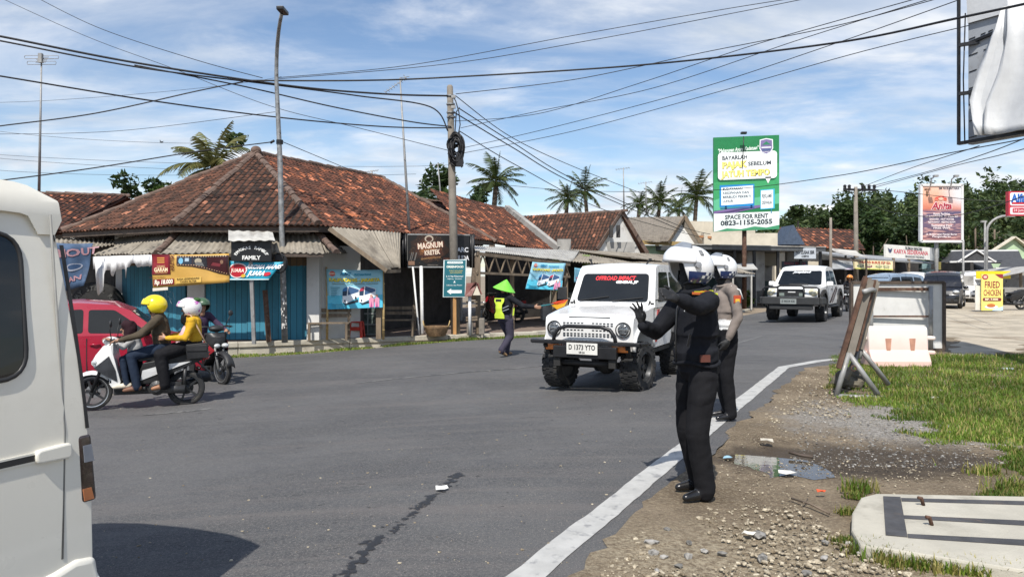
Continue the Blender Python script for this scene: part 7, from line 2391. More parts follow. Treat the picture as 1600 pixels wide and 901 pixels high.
def pickup():
 t = thing('pickup_truck', 'white double cab pickup with black steel bumper coming round the bend', 'pickup')
 ax, rx, r = 1.52, -1.55, .40
 k = lambda z: max(0.0, min(1.0, (z - 1.16) / .75))
 hw = lambda x, z: (.89 - .17 * k(z)) * (1 - .10 * sstep((x - 1.3) / 1.1))
 body = [(2.34, .66), (2.38, .90), (2.32, 1.06), (2.15, 1.14), (1.2, 1.20), (1.15, 1.21), (-2.50, 1.20), (-2.55, .72)] + [(rx - .55, .62)] + arch(rx, .52, .50, 8)[::-1] + [(rx + .56, .55), (ax - .56, .55)] + arch(ax, .52, .50, 8)[::-1] + [(ax + .55, .62)]
 bm = nb(); xs = [q * .4 for q in range(-6, 6)]
 shell(bm, body, hw, xs, (.7, .85, 1.0, 1.1), xf=2.0, endr=.10, dome=lambda x, z: .05 if x > 1.1 and z > 1.02 else 0)
 shell(bm, [(1.20, 1.19), (.55, 1.76), (.35, 1.86), (-.1, 1.90), (-.85, 1.86), (-1.0, 1.80), (-1.12, 1.19)], hw, xs, (1.4, 1.6, 1.75), crown=.05, crown_z=1.78)
 obj('body', bm, WHITEP, t, smooth=36, bevel=.03, seg=3)
 bm = nb(); f = lambda z: 1.20 - .65 * (z - 1.19) / .57
 prism(bm, rpoly([(-.74, 1.24), (.74, 1.24), (.66, 1.73), (-.66, 1.73)], .07), lambda y, z: Vector((f(z) - .02, y, z)), lambda y, z: Vector((f(z) + .03 - .04 * y * y, y, z + .01)))
 g = obj('windscreen', bm, GLASS, t)
 bm = nb(); text_into(bm, 'Jeephind', .13, TR(f(1.68) + .045, 0, 1.69) @ roty(R(-49)) @ FRONT, 0, .04, .25, width=.62); obj('lettering', bm, ink('#e9ecef'), g, recalc=False)
 bm = nb(); box(bm, (1.20, 0, 1.255), (.12, .62, .07)); [box(bm, (1.27, -.2 + .13 * i, 1.255), (.02, .06, .03)) for i in range(4)]
 obj('bonnet_scoop', bm, PLASTIC, t, bevel=.01)
 for s in (-1, 1):
  for q in ([(.98, 1.24), (-.02, 1.24), (-.02, 1.74), (.50, 1.73)], [(-.10, 1.24), (-.92, 1.24), (-.86, 1.73), (-.10, 1.75)]):
   bm = nb(); side_panel(bm, rpoly(q, .06), s, hw, .006, xs, (1.4, 1.6)); obj('window', bm, M('blue_glass', (.03, .05, .09), .05, rvar=.02), t)
  bm = nb(); box(bm, (.95, s * .98, 1.28), (.09, .22, .17)); obj('mirror', bm, WHITEP, t, bevel=.04)
  for cx in (ax, rx):
   bm = nb(); A0, A1 = arch(cx, .50, .48, 10), arch(cx, .50, .60, 10)
   prism(bm, A0 + A1[::-1], lambda x, z: Vector((x, s * (hw(x, z) - .01), z)), lambda x, z: Vector((x, s * (hw(x, z) + .045), z))); obj('wheel_arch', bm, PLASTIC, t)
  bm = nb(); ball(bm, (2.22, s * .64, .98), (.13, .19, .15), mat=rotz(-s * .4)); obj('headlight', bm, M('yellowed_lamp', (.72, .66, .46), .12, .1, var=.2, scale=20, coat=1), t)
  bm = nb(); lathe(bm, [(.001, .03), (.06, .02), (.075, .0), (.075, -.05)], 16, TR(2.56, s * .70, .70) @ FRONT); obj('fog_lamp', bm, LAMP, t)
  bm = nb(); side_panel(bm, [(.6, .60), (.2, .60), (-.9, 1.16), (-.7, 1.16)], s, hw, .005, xs); side_panel(bm, [(.05, .60), (-.15, .60), (-1.0, 1.05), (-1.0, 1.16)], s, hw, .005, xs); obj('dark_stripe', bm, ink('#3a2a2e'), t)
  bm = nb(); tube(bm, [(1.0, s * .95, .48), (-.95, s * .95, .48)], .035, 8); tube(bm, [(.9, s * .86, .52), (-.9, s * .86, .52)], .025, 6); obj('side_step', bm, BLACKMETAL, t, recalc=False)
  for x in (ax, rx): wheel(t, x, s * .80, r, .30, DARKALLOY, .55, 6, lug=1)
  bm = nb()
  for x in (1.05, -.06, -1.02): box(bm, (x, s * (hw(x, .9) - .002), .88), (.012, .012, .58))
  obj('door_seam', bm, PLASTIC, t)
  bm = nb(); [box(bm, (x, s * (hw(x, 1.1) + .01), 1.08), (.16, .03, .035)) for x in (.08, -.88)]; obj('door_handle', bm, PLASTIC, t)
 bm = nb(); box(bm, (2.50, 0, .72), (.20, 1.86, .26)); box(bm, (2.46, 0, .50), (.16, 1.4, .16)); [bar(bm, (2.50, s * .92, .72), (2.1, s * .96, .72), .2, .24) for s in (-1, 1)]
 obj('bumper', bm, M('matt_black', (.030, .031, .032), .6), t, bevel=.03)
 bm = nb()
 tube(bm, [(2.50, -.90, .80), (2.48, -.90, 1.12), (2.48, -.82, 1.17), (2.48, -.45, 1.17), (2.48, -.34, 1.23), (2.48, .34, 1.23), (2.48, .45, 1.17), (2.48, .82, 1.17), (2.48, .90, 1.12), (2.50, .90, .80)], .035, 8)
 for y in (-.42, .42): tube(bm, [(2.50, y, .82), (2.48, y, 1.18)], .03, 8)
 obj('bull_bar', bm, BLACKMETAL, t, recalc=False)
 bm = nb(); box(bm, (2.36, 0, .99), (.06, .86, .24)); obj('grille', bm, PLASTIC, t)
 bm = nb(); box(bm, (2.40, .02, 1.01), (.03, .24, .035)); obj('badge', bm, ink('#dadada'), t)
 for y in (-.30, .34): bm = nb(); box(bm, (2.42, y, .93), (.04, .16, .10)); obj('spot_lamp', bm, M('spot_glass', (.2, .24, .22), .2), t)
 number_plate(t, TR(2.61, -.05, .70) @ FRONT, 'Z 8024 KK', .52, .17, '#8d9391', '#22262a')
 bm = nb(); box(bm, (0, 0, .62), (4.4, 1.3, .14)); box(bm, (2.2, 0, .46), (.3, 1.2, .1)); obj('chassis', bm, PLASTIC, t)
 return t
c = Vector((9.95, 25.7)) + Vector((.545, .84)) * 1.5
place(pickup(), (c.x, c.y, gz(c.x, c.y)), math.atan2(-.84, -.545))
def van():
 t = thing('minibus', 'cream white minibus passing close by, its rear quarter and tail lamp showing', 'van')
 VP = M('minibus_paint', (0.76, 0.735, 0.655), .30, var=.015, scale=1.2, coat=.5, stain=(.60, .57, .49), st_lo=.5, st_hi=.8, st_scale=1.1)
 k = lambda z: max(0.0, min(1.0, (z - 1.0) / 1.05))
 hw = lambda x, z: .88 - .10 * k(z) ** 1.6 - .02 * max(0, (.6 - z))
 r, ax, rx = .33, 1.35, -1.22
 body = [(2.34, .30), (2.38, .7), (2.2, 1.05), (1.75, 1.75), (1.55, 1.92), (1.0, 1.98), (-1.9, 1.98), (-2.14, 1.955), (-2.20, 1.88), (-2.30, 1.1), (-2.325, .80), (-2.335, .47), (-2.335, .28)] + [(rx - .45, .27)] + arch(rx, .30, .40, 8)[::-1] + [(rx + .45, .27), (ax - .45, .27)] + arch(ax, .30, .40, 8)[::-1] + [(ax + .45, .27)]
 bm = nb(); xs = [q * .35 for q in range(-6, 7)] + [-2.2, -2.28]
 shell(bm, body, hw, xs, (.5, .7, .9, 1.1, 1.3, 1.5, 1.7, 1.85), crown=.05, crown_z=1.9, xr=-2.05, endr=.06)
 obj('body', bm, VP, t, smooth=45, bevel=.05, seg=4)
 for s in (-1, 1):
  for x0, x1 in ((-2.0, -1.15), (-1.05, -.05), (.05, 1.0), (1.1, 1.75)):
   top = 1.80 if x1 < 1.7 else 1.70
   bm = nb(); side_panel(bm, rpoly([(x0, 1.24), (x1, 1.24), (x1 - (.22 if x1 > 1.7 else 0), top), (x0, top)], .11, 6), s, hw, .002, xs, (1.4, 1.5, 1.6, 1.7)); w = obj('window', bm, GLASS, t)
   bm = nb(); q = rpoly([(x0, 1.24), (x1, 1.24), (x1 - (.22 if x1 > 1.7 else 0), top), (x0, top)], .11, 6); tube(bm, [(p[0], s * (hw(*p) + .001), p[1]) for p in q], .010, 6, closed=True); obj('seal', bm, PLASTIC, w, recalc=False)
  bm = nb(); side_panel(bm, [(-2.10, .905), (-.6, .905), (-.6, .945), (-2.10, .945)], s, hw, .006, xs); obj('door_rail', bm, VP, t)
  bm = nb(); side_panel(bm, [(-2.085, .913), (-.62, .913), (-.62, .937), (-2.085, .937)], s, hw, .0085, xs); obj('rail_slot', bm, PLASTIC, t)
  bm = nb(); side_panel(bm, rpoly([(-2.17, .895), (-2.02, .90), (-2.02, .952), (-2.17, .958)], .022), s, hw, .022, (), (), th=.03); obj('rail_cap', bm, VP, t, bevel=.008)
  bm = nb(); tube(bm, [(-2.14, s * (hw(-2, 1.0) - .004), .49), (-2.15, s * (hw(-2, 1.0) - .004), 1.0), (-2.11, s * (hw(-2, 1.5) - .004), 1.88)], .006, 5); obj('seam', bm, M('seam_grey', (.2, .2, .19), .6), t, recalc=False)
  bm = nb(); side_panel(bm, rpoly([(-2.292, .69), (-2.222, .69), (-2.205, .975), (-2.265, .975)], .02), s, hw, .004, (-2.3,), (.78, .88), th=.06)
  tl = obj('tail_light', bm, M('smoked_lens', (.035, .025, .025), .12, var=.4, scale=18, coat=.8), t, bevel=.012)
  for z0, z1, c_ in ((.70, .75, M('dull_amber', (.42, .16, .07), .2)), (.86, .93, M('dull_clear', (.22, .24, .28), .15))):
   bm = nb(); side_panel(bm, [(-2.275, z0), (-2.232, z0), (-2.225, z1), (-2.262, z1)], s, hw, .008, th=.01); obj('lens', bm, c_, tl)
  for x in (ax, rx): wheel(t, x, s * .76, r, .20, ALLOY, .6, 8)
  bm = nb(); box(bm, (1.95, s * 1.0, 1.15), (.12, .2, .26)); obj('mirror', bm, PLASTIC, t, bevel=.04)
  bm = nb(); ball(bm, (2.28, s * .68, .82), (.12, .16, .14)); obj('headlight', bm, LAMP, t)
 for s in (-1, 1):
  bm = nb(); side_panel(bm, [(-2.254, 1.0), (-2.240, 1.0), (-2.166, 1.76), (-2.180, 1.76)], s, hw, .004, (), (1.2, 1.4, 1.6)); obj('rear_seal', bm, PLASTIC, t)
 bm = nb(); prism(bm, rpoly([(-.70, 1.15), (.70, 1.15), (.62, 1.78), (-.62, 1.78)], .1), lambda y, z: Vector((-2.30 + .128 * (z - 1.1) , y, z)), lambda y, z: Vector((-2.315 + .128 * (z - 1.1), y, z))); obj('rear_window', bm, GLASS, t)
 bm = nb(); prism(bm, rpoly([(-.78, 1.12), (.78, 1.12), (.68, 1.72), (-.68, 1.72)], .1), lambda y, z: Vector((2.15 - .64 * (z - 1.05), y, z)), lambda y, z: Vector((2.19 - .64 * (z - 1.05), y, z + .01))); obj('windscreen', bm, GLASS, t)
 bm = nb(); ol = [(-2.37, .26), (-2.385, .36), (-2.37, .455), (-2.28, .47), (-1.70, .40), (-1.70, .24)]
 shell(bm, ol, lambda x, z: hw(x, .5) + .018, (-2.3, -2.1, -1.9), (.36,), xr=-2.2, endr=.09); obj('bumper', bm, VP, t, smooth=40, bevel=.025, seg=3)
 bm = nb(); ol = [(-2.27, 1.80), (-2.30, 1.86), (-2.285, 1.94), (-2.18, 1.995), (-1.9, 2.01), (1.0, 2.0), (1.0, 1.885), (-1.9, 1.885), (-2.16, 1.87), (-2.2, 1.80)]
 shell(bm, ol, lambda x, z: hw(x, 1.86) + .022 - .05 * max(0, z - 1.93) / .08, (-2.2, -2.0, -1.5, -1, 0), (1.88, 1.93, 1.97), xr=-2.0, endr=.13, crown=.03, crown_z=1.98); obj('roof_cap', bm, VP, t, smooth=50, bevel=.03, seg=3)
 bm = nb(); box(bm, (0, 0, .28), (4.4, 1.5, .1)); obj('underbody', bm, PLASTIC, t)
 return t
hd = Vector((-.42, -.907)); lf = Vector((.907, -.42)); C = Vector((-1.815, 3.2))
c = C + hd * 2.29 - lf * .87
place(van(), (c.x, c.y, gz(c.x, c.y)), math.atan2(hd.y, hd.x)).scale.z = 1.028
# ------------------------------------------------------------------ motorcycles
def motorcycle(label, colr, accent, name='motorcycle', scooter=True, plate=None, group=None, mirrors=True):
 t = thing(name, label, 'scooter' if scooter else 'motorcycle', group=group)
 r = .265 if scooter else .285
 fx, rx = .64, -.62
 for x, w in ((fx, .08), (rx, .10)):
  o = wheel(t, x, .001, r, w, DARKALLOY, .78, 5, hub=.01, disc=False)
  bm = nb(); lathe(bm, [(r * .79, -.042), (r * .83, -.045), (r * .83, .045), (r * .79, .042)], 32, TR(x, 0, r) @ rotx(R(-90)), closed=True); obj('rim_edge', bm, ALLOY, o, smooth=40)
  bm = nb(); lathe(bm, [(.045, -.05), (.10, -.052), (.10, -.048), (.045, -.046)], 20, TR(x, .0, r) @ rotx(R(-90)), closed=True); obj('disc', bm, CHROME if x > 0 else DARKALLOY, o)
 bm = nb()
 for y in (-.075, .075): tube(bm, [(fx, y, r), (.52, y, .60), (.46, y, .80)], .022, 8)
 tube(bm, [(.50, 0, .62), (.40, 0, 1.0)], .03, 8)
 obj('fork', bm, STEEL if not scooter else BLACKMETAL, t, recalc=False)
 def blade(pts, w, th=.03):          # rounded shell along a profile: (x, z, halfwidth)
  b = nb(); rings = []
  for x, z, hwid in pts:
   rings.append([b.verts.new((x + .0, math.sin(R(a)) * hwid, z + w * (math.cos(R(a)) - .2))) for a in (-90, -60, -30, 0, 30, 60, 90)])
  for p, q in zip(rings, rings[1:]):
   for i in range(6): b.faces.new((p[i], p[i + 1], q[i + 1], q[i]))
  return b
 b = nb()
 A = [(fx + math.cos(R(a)) * (r + .045), r + math.sin(R(a)) * (r + .045)) for a in range(15, 150, 15)]
 rings = [[b.verts.new((x + (x - fx) * q * .0, y, z - abs(y) * abs(y) * 9)) for y, q in ((-.075, 1), (-.05, .5), (0, 0), (.05, .5), (.075, 1))] for x, z in A]
 for p, q in zip(rings, rings[1:]):
  for i in range(4): b.faces.new((p[i], p[i + 1], q[i + 1], q[i])).smooth = True
 o = obj('mudguard', b, colr if scooter else PLASTIC, t, recalc=False); o.modifiers.new('s', 'SOLIDIFY').thickness = .012
 # front apron and leg shield
 one = lambda x, z: .20 * (1 - .45 * sstep((x - .36) / .28)) * (.78 + .3 * sstep((z - .3) / .4))
 bm = nb()
 apron = [(.60, .60), (.66, .68), (.60, .80), (.50, .93), (.42, .98), (.36, .94), (.30, .70), (.24, .42), (.26, .32), (.36, .34), (.44, .48)] if scooter else [(.52, .62), (.58, .74), (.56, .86), (.48, .93), (.40, .92), (.36, .80), (.26, .52), (.16, .38), (.22, .32), (.36, .44)]
 shell(bm, apron, one, (.3, .36, .42, .5, .56), (.4, .5, .6, .7, .8, .9), xf=.40, endr=.09)
 obj('front_apron', bm, colr, t, smooth=60, bevel=.018, seg=3)
 for s in (-1, 1):
  bm = nb(); side_panel(bm, [(.60, .62), (.50, .70), (.38, .80), (.30, .60), (.28, .42), (.42, .50)], s, one, .010, (.4, .5), (.6,)); obj('apron_trim', bm, accent, t)
  bm = nb(); ball(bm, (.585, s * .075, .70), (.05, .065, .045), mat=rotz(-s * .5)); obj('headlight', bm, LAMP, t)
  bm = nb(); tube(bm, [(.40, s * .05, 1.02), (.36, s * .20, 1.04), (.28, s * .34, 1.02)], .014, 6); tube(bm, [(.31, s * .24, 1.035), (.27, s * .355, 1.015)], .020, 8); tube(bm, [(.33, s * .22, 1.03), (.38, s * .34, 1.02)], .007, 5); obj('handlebar', bm, PLASTIC, t, recalc=False)
  if mirrors:
   bm = nb(); tube(bm, [(.35, s * .21, 1.04), (.36, s * .26, 1.16), (.35, s * .30, 1.24)], .007, 5); ball(bm, (.34, s * .31, 1.27), (.018, .045, .055)); obj('mirror', bm, PLASTIC, t, recalc=False)
  bm = nb(); ball(bm, (-.90, s * .08, .72), (.05, .05, .03)); obj('tail_light', bm, REDLENS, t)
 bm = nb(); ball(bm, (.40, 0, 1.0), (.11, .14, .065)); obj('handlebar_cowl', bm, colr if scooter else PLASTIC, t)
 # rear body, seat, floor
 hr = lambda x, z: .17 * (1 - .5 * sstep((-x - .35) / .6)) * (.75 + .25 * sstep((z - .35) / .3))
 bm = nb(); shell(bm, [(-.02, .36), (.02, .50), (-.06, .68), (-.3, .72), (-.75, .78), (-.96, .80), (-.88, .70), (-.5, .54), (-.25, .38)], hr, (-.8, -.6, -.4, -.2), (.45, .55, .65)); obj('rear_body', bm, PLASTIC if scooter else colr, t, smooth=60, bevel=.02, seg=3)
 for s in (-1, 1):
  bm = nb(); side_panel(bm, [(-.02, .42), (-.28, .52), (-.72, .68), (-.34, .65), (-.05, .57)], s, hr, .010, (-.5, -.3), (.55,)); obj('body_trim', bm, colr if scooter else accent, t)
 bm = nb(); shell(bm, [(.02, .70), (.0, .76), (-.2, .77), (-.38, .80), (-.42, .84), (-.8, .87), (-.88, .84), (-.80, .77), (-.3, .71)], lambda x, z: .15 - .05 * sstep((-x - .5) / .4), (-.7, -.5, -.3, -.1), (.78,)); obj('seat', bm, SEATB, t, smooth=60, bevel=.02, seg=3)
 bm = nb(); box(bm, (.12, 0, .30), (.42, .30, .05)); box(bm, (-.1, 0, .27), (.9, .16, .12)); obj('footboard', bm, PLASTIC, t, bevel=.015)
 bm = nb(); box(bm, (-.36, .02, .30), (.42, .20, .16)); tube(bm, [(-.30, .10, .28), (-.62, .11, r)], .07, 10); lathe(bm, [(.09, .0), (.11, .03), (.06, .06), (.001, .06)], 16, TR(-.24, .10, .30) @ rotx(R(-90))); tube(bm, [(-.60, .10, r), (-.62, .09, .60)], .025, 8); obj('engine', bm, M('engine_grey', (.06, .06, .062), .5, .5, var=.3), t)
 bm = nb(); tube(bm, [(-.15, -.12, .22), (-.4, -.16, .24), (-.55, -.17, .30), (-.95, -.17, .40)], [.025, .03, .055, .06], 10); obj('exhaust', bm, BLACKMETAL, t, recalc=False)
 bm = nb(); tube(bm, [(-.55, .12, .86), (-.85, .12, .89), (-.93, 0, .89), (-.85, -.12, .89), (-.55, -.12, .86)], .014, 6); obj('grab_rail', bm, BLACKMETAL, t, recalc=False)
 bm = nb(); b0 = [(-.78, .66), (-.95, .50), (-1.0, .38)]; [bar(bm, (p[0], 0, p[1]), (q[0], 0, q[1]), .012, .12, up=(0, 1, 0)) for p, q in zip(b0, b0[1:])]; obj('rear_mudguard', bm, PLASTIC, t)
 if plate: number_plate(t, TR(.60, 0, .56 if not scooter else .50) @ roty(R(-15)) @ FRONT, plate, .25, .10, '#15161a', '#dcdcda')
 return t
SF, SR = G(148, 641), G(290, 631)
sc_dir = Vector((SF.x - SR.x, SF.y - SR.y)).normalized()
SC = Vector(((SF.x + SR.x) / 2, (SF.y + SR.y) / 2, 0)); SC.z = gz(SC.x, SC.y)
SC_RZ = math.atan2(sc_dir.y, sc_dir.x)
place(motorcycle('white automatic scooter carrying a family of three behind the minibus', WHITEP, M('graphite', (.05, .053, .06), .35, .3), name='scooter'), SC, SC_RZ)
REDP = paint('red_scooter_paint', (.30, .012, .02))
M2 = G(346, 600) + Vector((-.47, .45, 0)); M2.z = gz(M2.x, M2.y); M2_RZ = math.atan2(-.66, .75)
place(motorcycle('red and black motorcycle with dark number plate waiting behind the white scooter', PLASTIC, REDP, scooter=False, plate='Z 2223 CN'), M2, M2_RZ)
c = PX(782, 26); place(motorcycle('dark red motorcycle parked in the shade under the lean-to roof', REDP, PLASTIC, scooter=False, mirrors=False), (c.x, c.y, PZ), R(160))
c = PX(1575, 32.5); place(motorcycle('black motorcycle parked behind the fried chicken board', PLASTIC, PLASTIC, scooter=False), (c.x, c.y, gz(c.x, c.y)), R(186))
M3 = PX(1327, 31.5); M3.z = gz(M3.x, M3.y); M3_RZ = R(238)
place(motorcycle('motorcycle following close beside the rear of the pickup', PLASTIC, REDP, scooter=False), M3, M3_RZ)
# ================================================================== PEOPLE  (local: facing +x, left +y)
def V3(*a): return Vector(a)
def hand_segs(w, d, palm, side, mi, curl=.4, spread=.12, k=1.0):
 """palm and five bent fingers; w wrist, d finger direction, palm the way the palm faces, side = towards the thumb"""
 d, palm, side = d.normalized(), palm.normalized(), side.normalized()
 segs = [(w - d * .02, w + d * .05 * k, .026, .030, mi), (w + d * .045 + side * .022, w + d * .085 * k + side * .020, .021, .018, mi), (w + d * .045 - side * .022, w + d * .085 * k - side * .022, .021, .017, mi)]
 for i, L in enumerate((.072, .080, .075, .058)):
  o = side * (.032 - .021 * i)
  p0 = w + d * .085 * k + o
  d1 = (d + side * spread * (1.5 - i) * .5 + palm * curl * .5).normalized()
  d2 = (d1 + palm * curl * 1.3).normalized()
  p1 = p0 + d1 * L * .52 * k; p2 = p1 + d2 * L * .5 * k
  segs += [(p0, p1, .0105, .0098, mi), (p1, p2, .0098, .0085, mi)]
 p0 = w + d * .025 + side * .03; p1 = p0 + (side * .8 + d * .6 + palm * .2) * .042; p2 = p1 + (d * .9 + side * .25 + palm * .3) * .034
 return segs + [(p0, p1, .015, .012, mi), (p1, p2, .012, .010, mi)]
def body(parent, segs, mats, vox=.011, wr=.010, name='body'):
 """tapered limbs fused into one continuous skin; each face takes the material of the limb it lies on"""
 bm = nb()
 for p, q, r0, r1, mi, *sq in segs:
  ax = (q - p); L = max(ax.length, 1e-4); ax = ax / L
  sy = sq[0] if sq else 1.0
  x = Vector((0, 1, 0)) - ax * ax.y
  if x.length < .3: x = Vector((1, 0, 0)) - ax * ax.x
  x.normalize(); y = ax.cross(x)
  rings = []
  n = 14
  for a, r, c in ((-75, r0, p), (-45, r0, p), (0, r0, p), (0, r1, q), (45, r1, q), (75, r1, q)):
   off, rr = math.sin(R(a)) * r * (.6 if sy > 1.01 else 1), math.cos(R(a)) * r
   rings.append([bm.verts.new(c + ax * off + (x * math.cos(2 * math.pi * j / n) * sy + y * math.sin(2 * math.pi * j / n)) * rr) for j in range(n)])
  for A, B in zip(rings, rings[1:]):
   for j in range(n): bm.faces.new((A[j], A[(j + 1) % n], B[(j + 1) % n], B[j]))
  bm.faces.new(rings[0][::-1]); bm.faces.new(rings[-1])
 o = obj(name, bm, mats, parent)
 m = o.modifiers.new('fuse', 'REMESH'); m.mode = 'VOXEL'; m.voxel_size = vox
 s = o.modifiers.new('soft', 'SMOOTH'); s.iterations = 4; s.factor = .5
 dg = bpy.context.evaluated_depsgraph_get()
 me = bpy.data.meshes.new_from_object(o.evaluated_get(dg))
 o.modifiers.clear()
 old = o.data; o.data = me; bpy.data.meshes.remove(old)
 co = np.empty(len(me.vertices) * 3); me.vertices.foreach_get('co', co); co = co.reshape(-1, 3)
 nr = np.array([v.normal[:] for v in me.vertices])
 best = np.full(len(co), 1e9); own = np.zeros(len(co), int)
 for p, q, r0, r1, mi, *sq in segs:
  a, b = np.array(p), np.array(q); ab = b - a
  t = np.clip(((co - a) @ ab) / max(ab @ ab, 1e-9), 0, 1)[:, None]
  dv = co - (a + ab * t)
  if sq: dv = dv * np.array([1, 1 / sq[0], 1])
  d = np.linalg.norm(dv, axis=1) / (r0 + (r1 - r0) * t[:, 0])
  k = d < best; best[k] = d[k]; own[k] = mi
 if wr:
  for i, v in enumerate(me.vertices):
   if mats[own[i]].get('cloth'):
    c = Vector(co[i]); w = mnoise.noise(Vector((c.x * 11, c.y * 11, c.z * 6))) + .5 * mnoise.noise(Vector((c.x * 16 + c.z * 9, c.y * 16 - c.z * 7, c.z * 18)))
    v.co = c + Vector(nr[i]) * wr * w * (.6 if c.z < .7 else 1)
 for p in me.polygons:
  p.use_smooth = True
  p.material_index = int(own[p.vertices[0]])
 if len(me.materials) < len(mats):
  me.materials.clear(); [me.materials.append(m_) for m_ in mats]
 return o
def cloth_mat(name, col, rough=.85, **kw):
 m = M(name, col, rough, var=.12, scale=6, bump=.35, bscale=220, bdist=.004, spec=.14, **kw); m['cloth'] = 1
 return m
SKIN = M('skin', (.34, .185, .115), .5, var=.08, scale=8)
BLK = cloth_mat('black_cloth', (.014, .015, .019)); BLK2 = cloth_mat('black_trousers', (.012, .012, .014))
GLOVE = M('black_glove', (.012, .012, .013), .6, var=.2, bump=.2, bscale=120)
SHOE = M('black_shoe', (.012, .012, .013), .22, var=.2)
KHAKI = cloth_mat('brown_grey_shirt', (.225, .190, .168)); JEAN = cloth_mat('dark_jeans', (.020, .030, .052))
def trunk(lean, hipz, mi_top, mi_leg, w=1.0, hipx=0.0, sh=.50):
 """pelvis, belly, chest, shoulders and neck of a torso leaning forward by lean"""
 up = Vector((math.sin(lean), 0, math.cos(lean)))
 h = V3(hipx, 0, hipz)
 at = lambda z, y=0, x=0: h + up * z + V3(x, y, 0)
 s = [(at(-.03), at(.06), .125 * w, .125 * w, mi_leg, 1.30), (at(.10), at(.24), .122 * w, .128 * w, mi_top, 1.26), (at(.24), at(.42), .132 * w, .118 * w, mi_top, 1.38),
  (at(sh - .03, -.165), at(sh - .03, .165), .072 * w, .072 * w, mi_top), (at(sh - .06), at(sh + .05), .085, .062, mi_top)]
 return s, at, up
def leg(h, k, a, toe, mi, ms, r=(.092, .066, .048), flare=0.0):
 d = toe.normalized()
 return [(h, k, r[0], r[1], mi), (k, a, r[1], r[2] + flare, mi), (a + V3(0, 0, .02), a + V3(0, 0, -.03), r[2] + flare, r[2] + flare, mi),
   (a + V3(0, 0, -.04) - d * .03, a + V3(0, 0, -.048) + d * .08, .042, .038, ms), (a + V3(0, 0, -.048) + d * .08, a + V3(0, 0, -.058) + d * .165, .038, .028, ms)]
def arm(s, e, w, mi, mh, palm, side, r=(.060, .048, .036), curl=.4, hd=None, spread=.12):
 d = hd if hd is not None else (w - e).normalized()
 return [(s, e, r[0], r[1], mi), (e, w, r[1], r[2], mi)] + hand_segs(w + d * .025, d, palm, side, mh, curl, spread)
def head(c, mi, yaw=0.0, nose=True):
 f = V3(math.cos(yaw), math.sin(yaw), 0)
 s = [(c - f * .012 + V3(0, 0, .03), c + f * .008 + V3(0, 0, .055), .088, .080, mi), (c + f * .02 + V3(0, 0, -.03), c + f * .035 + V3(0, 0, -.075), .068, .045, mi), (c + V3(0, 0, -.08), c - f * .01 + V3(0, 0, -.16), .055, .058, mi)]
 if nose: s += [(c + f * .085 + V3(0, 0, .015), c + f * .105 + V3(0, 0, -.015), .012, .016, mi), (c + f * .078 + V3(0, 0, -.058), c + f * .080 + V3(0, 0, -.060), .018, .018, mi)]
 return s
def eyes(parent, c, yaw):
 bm = nb(); f = V3(math.cos(yaw), math.sin(yaw), 0); l = V3(-f.y, f.x, 0)
 for s in (-1, 1): ball(bm, c + f * .082 + l * .032 * s + V3(0, 0, .022), (.010, .013, .007), u=8, v=6)
 obj('eyes', bm, M('eye', (.02, .015, .012), .2), parent)
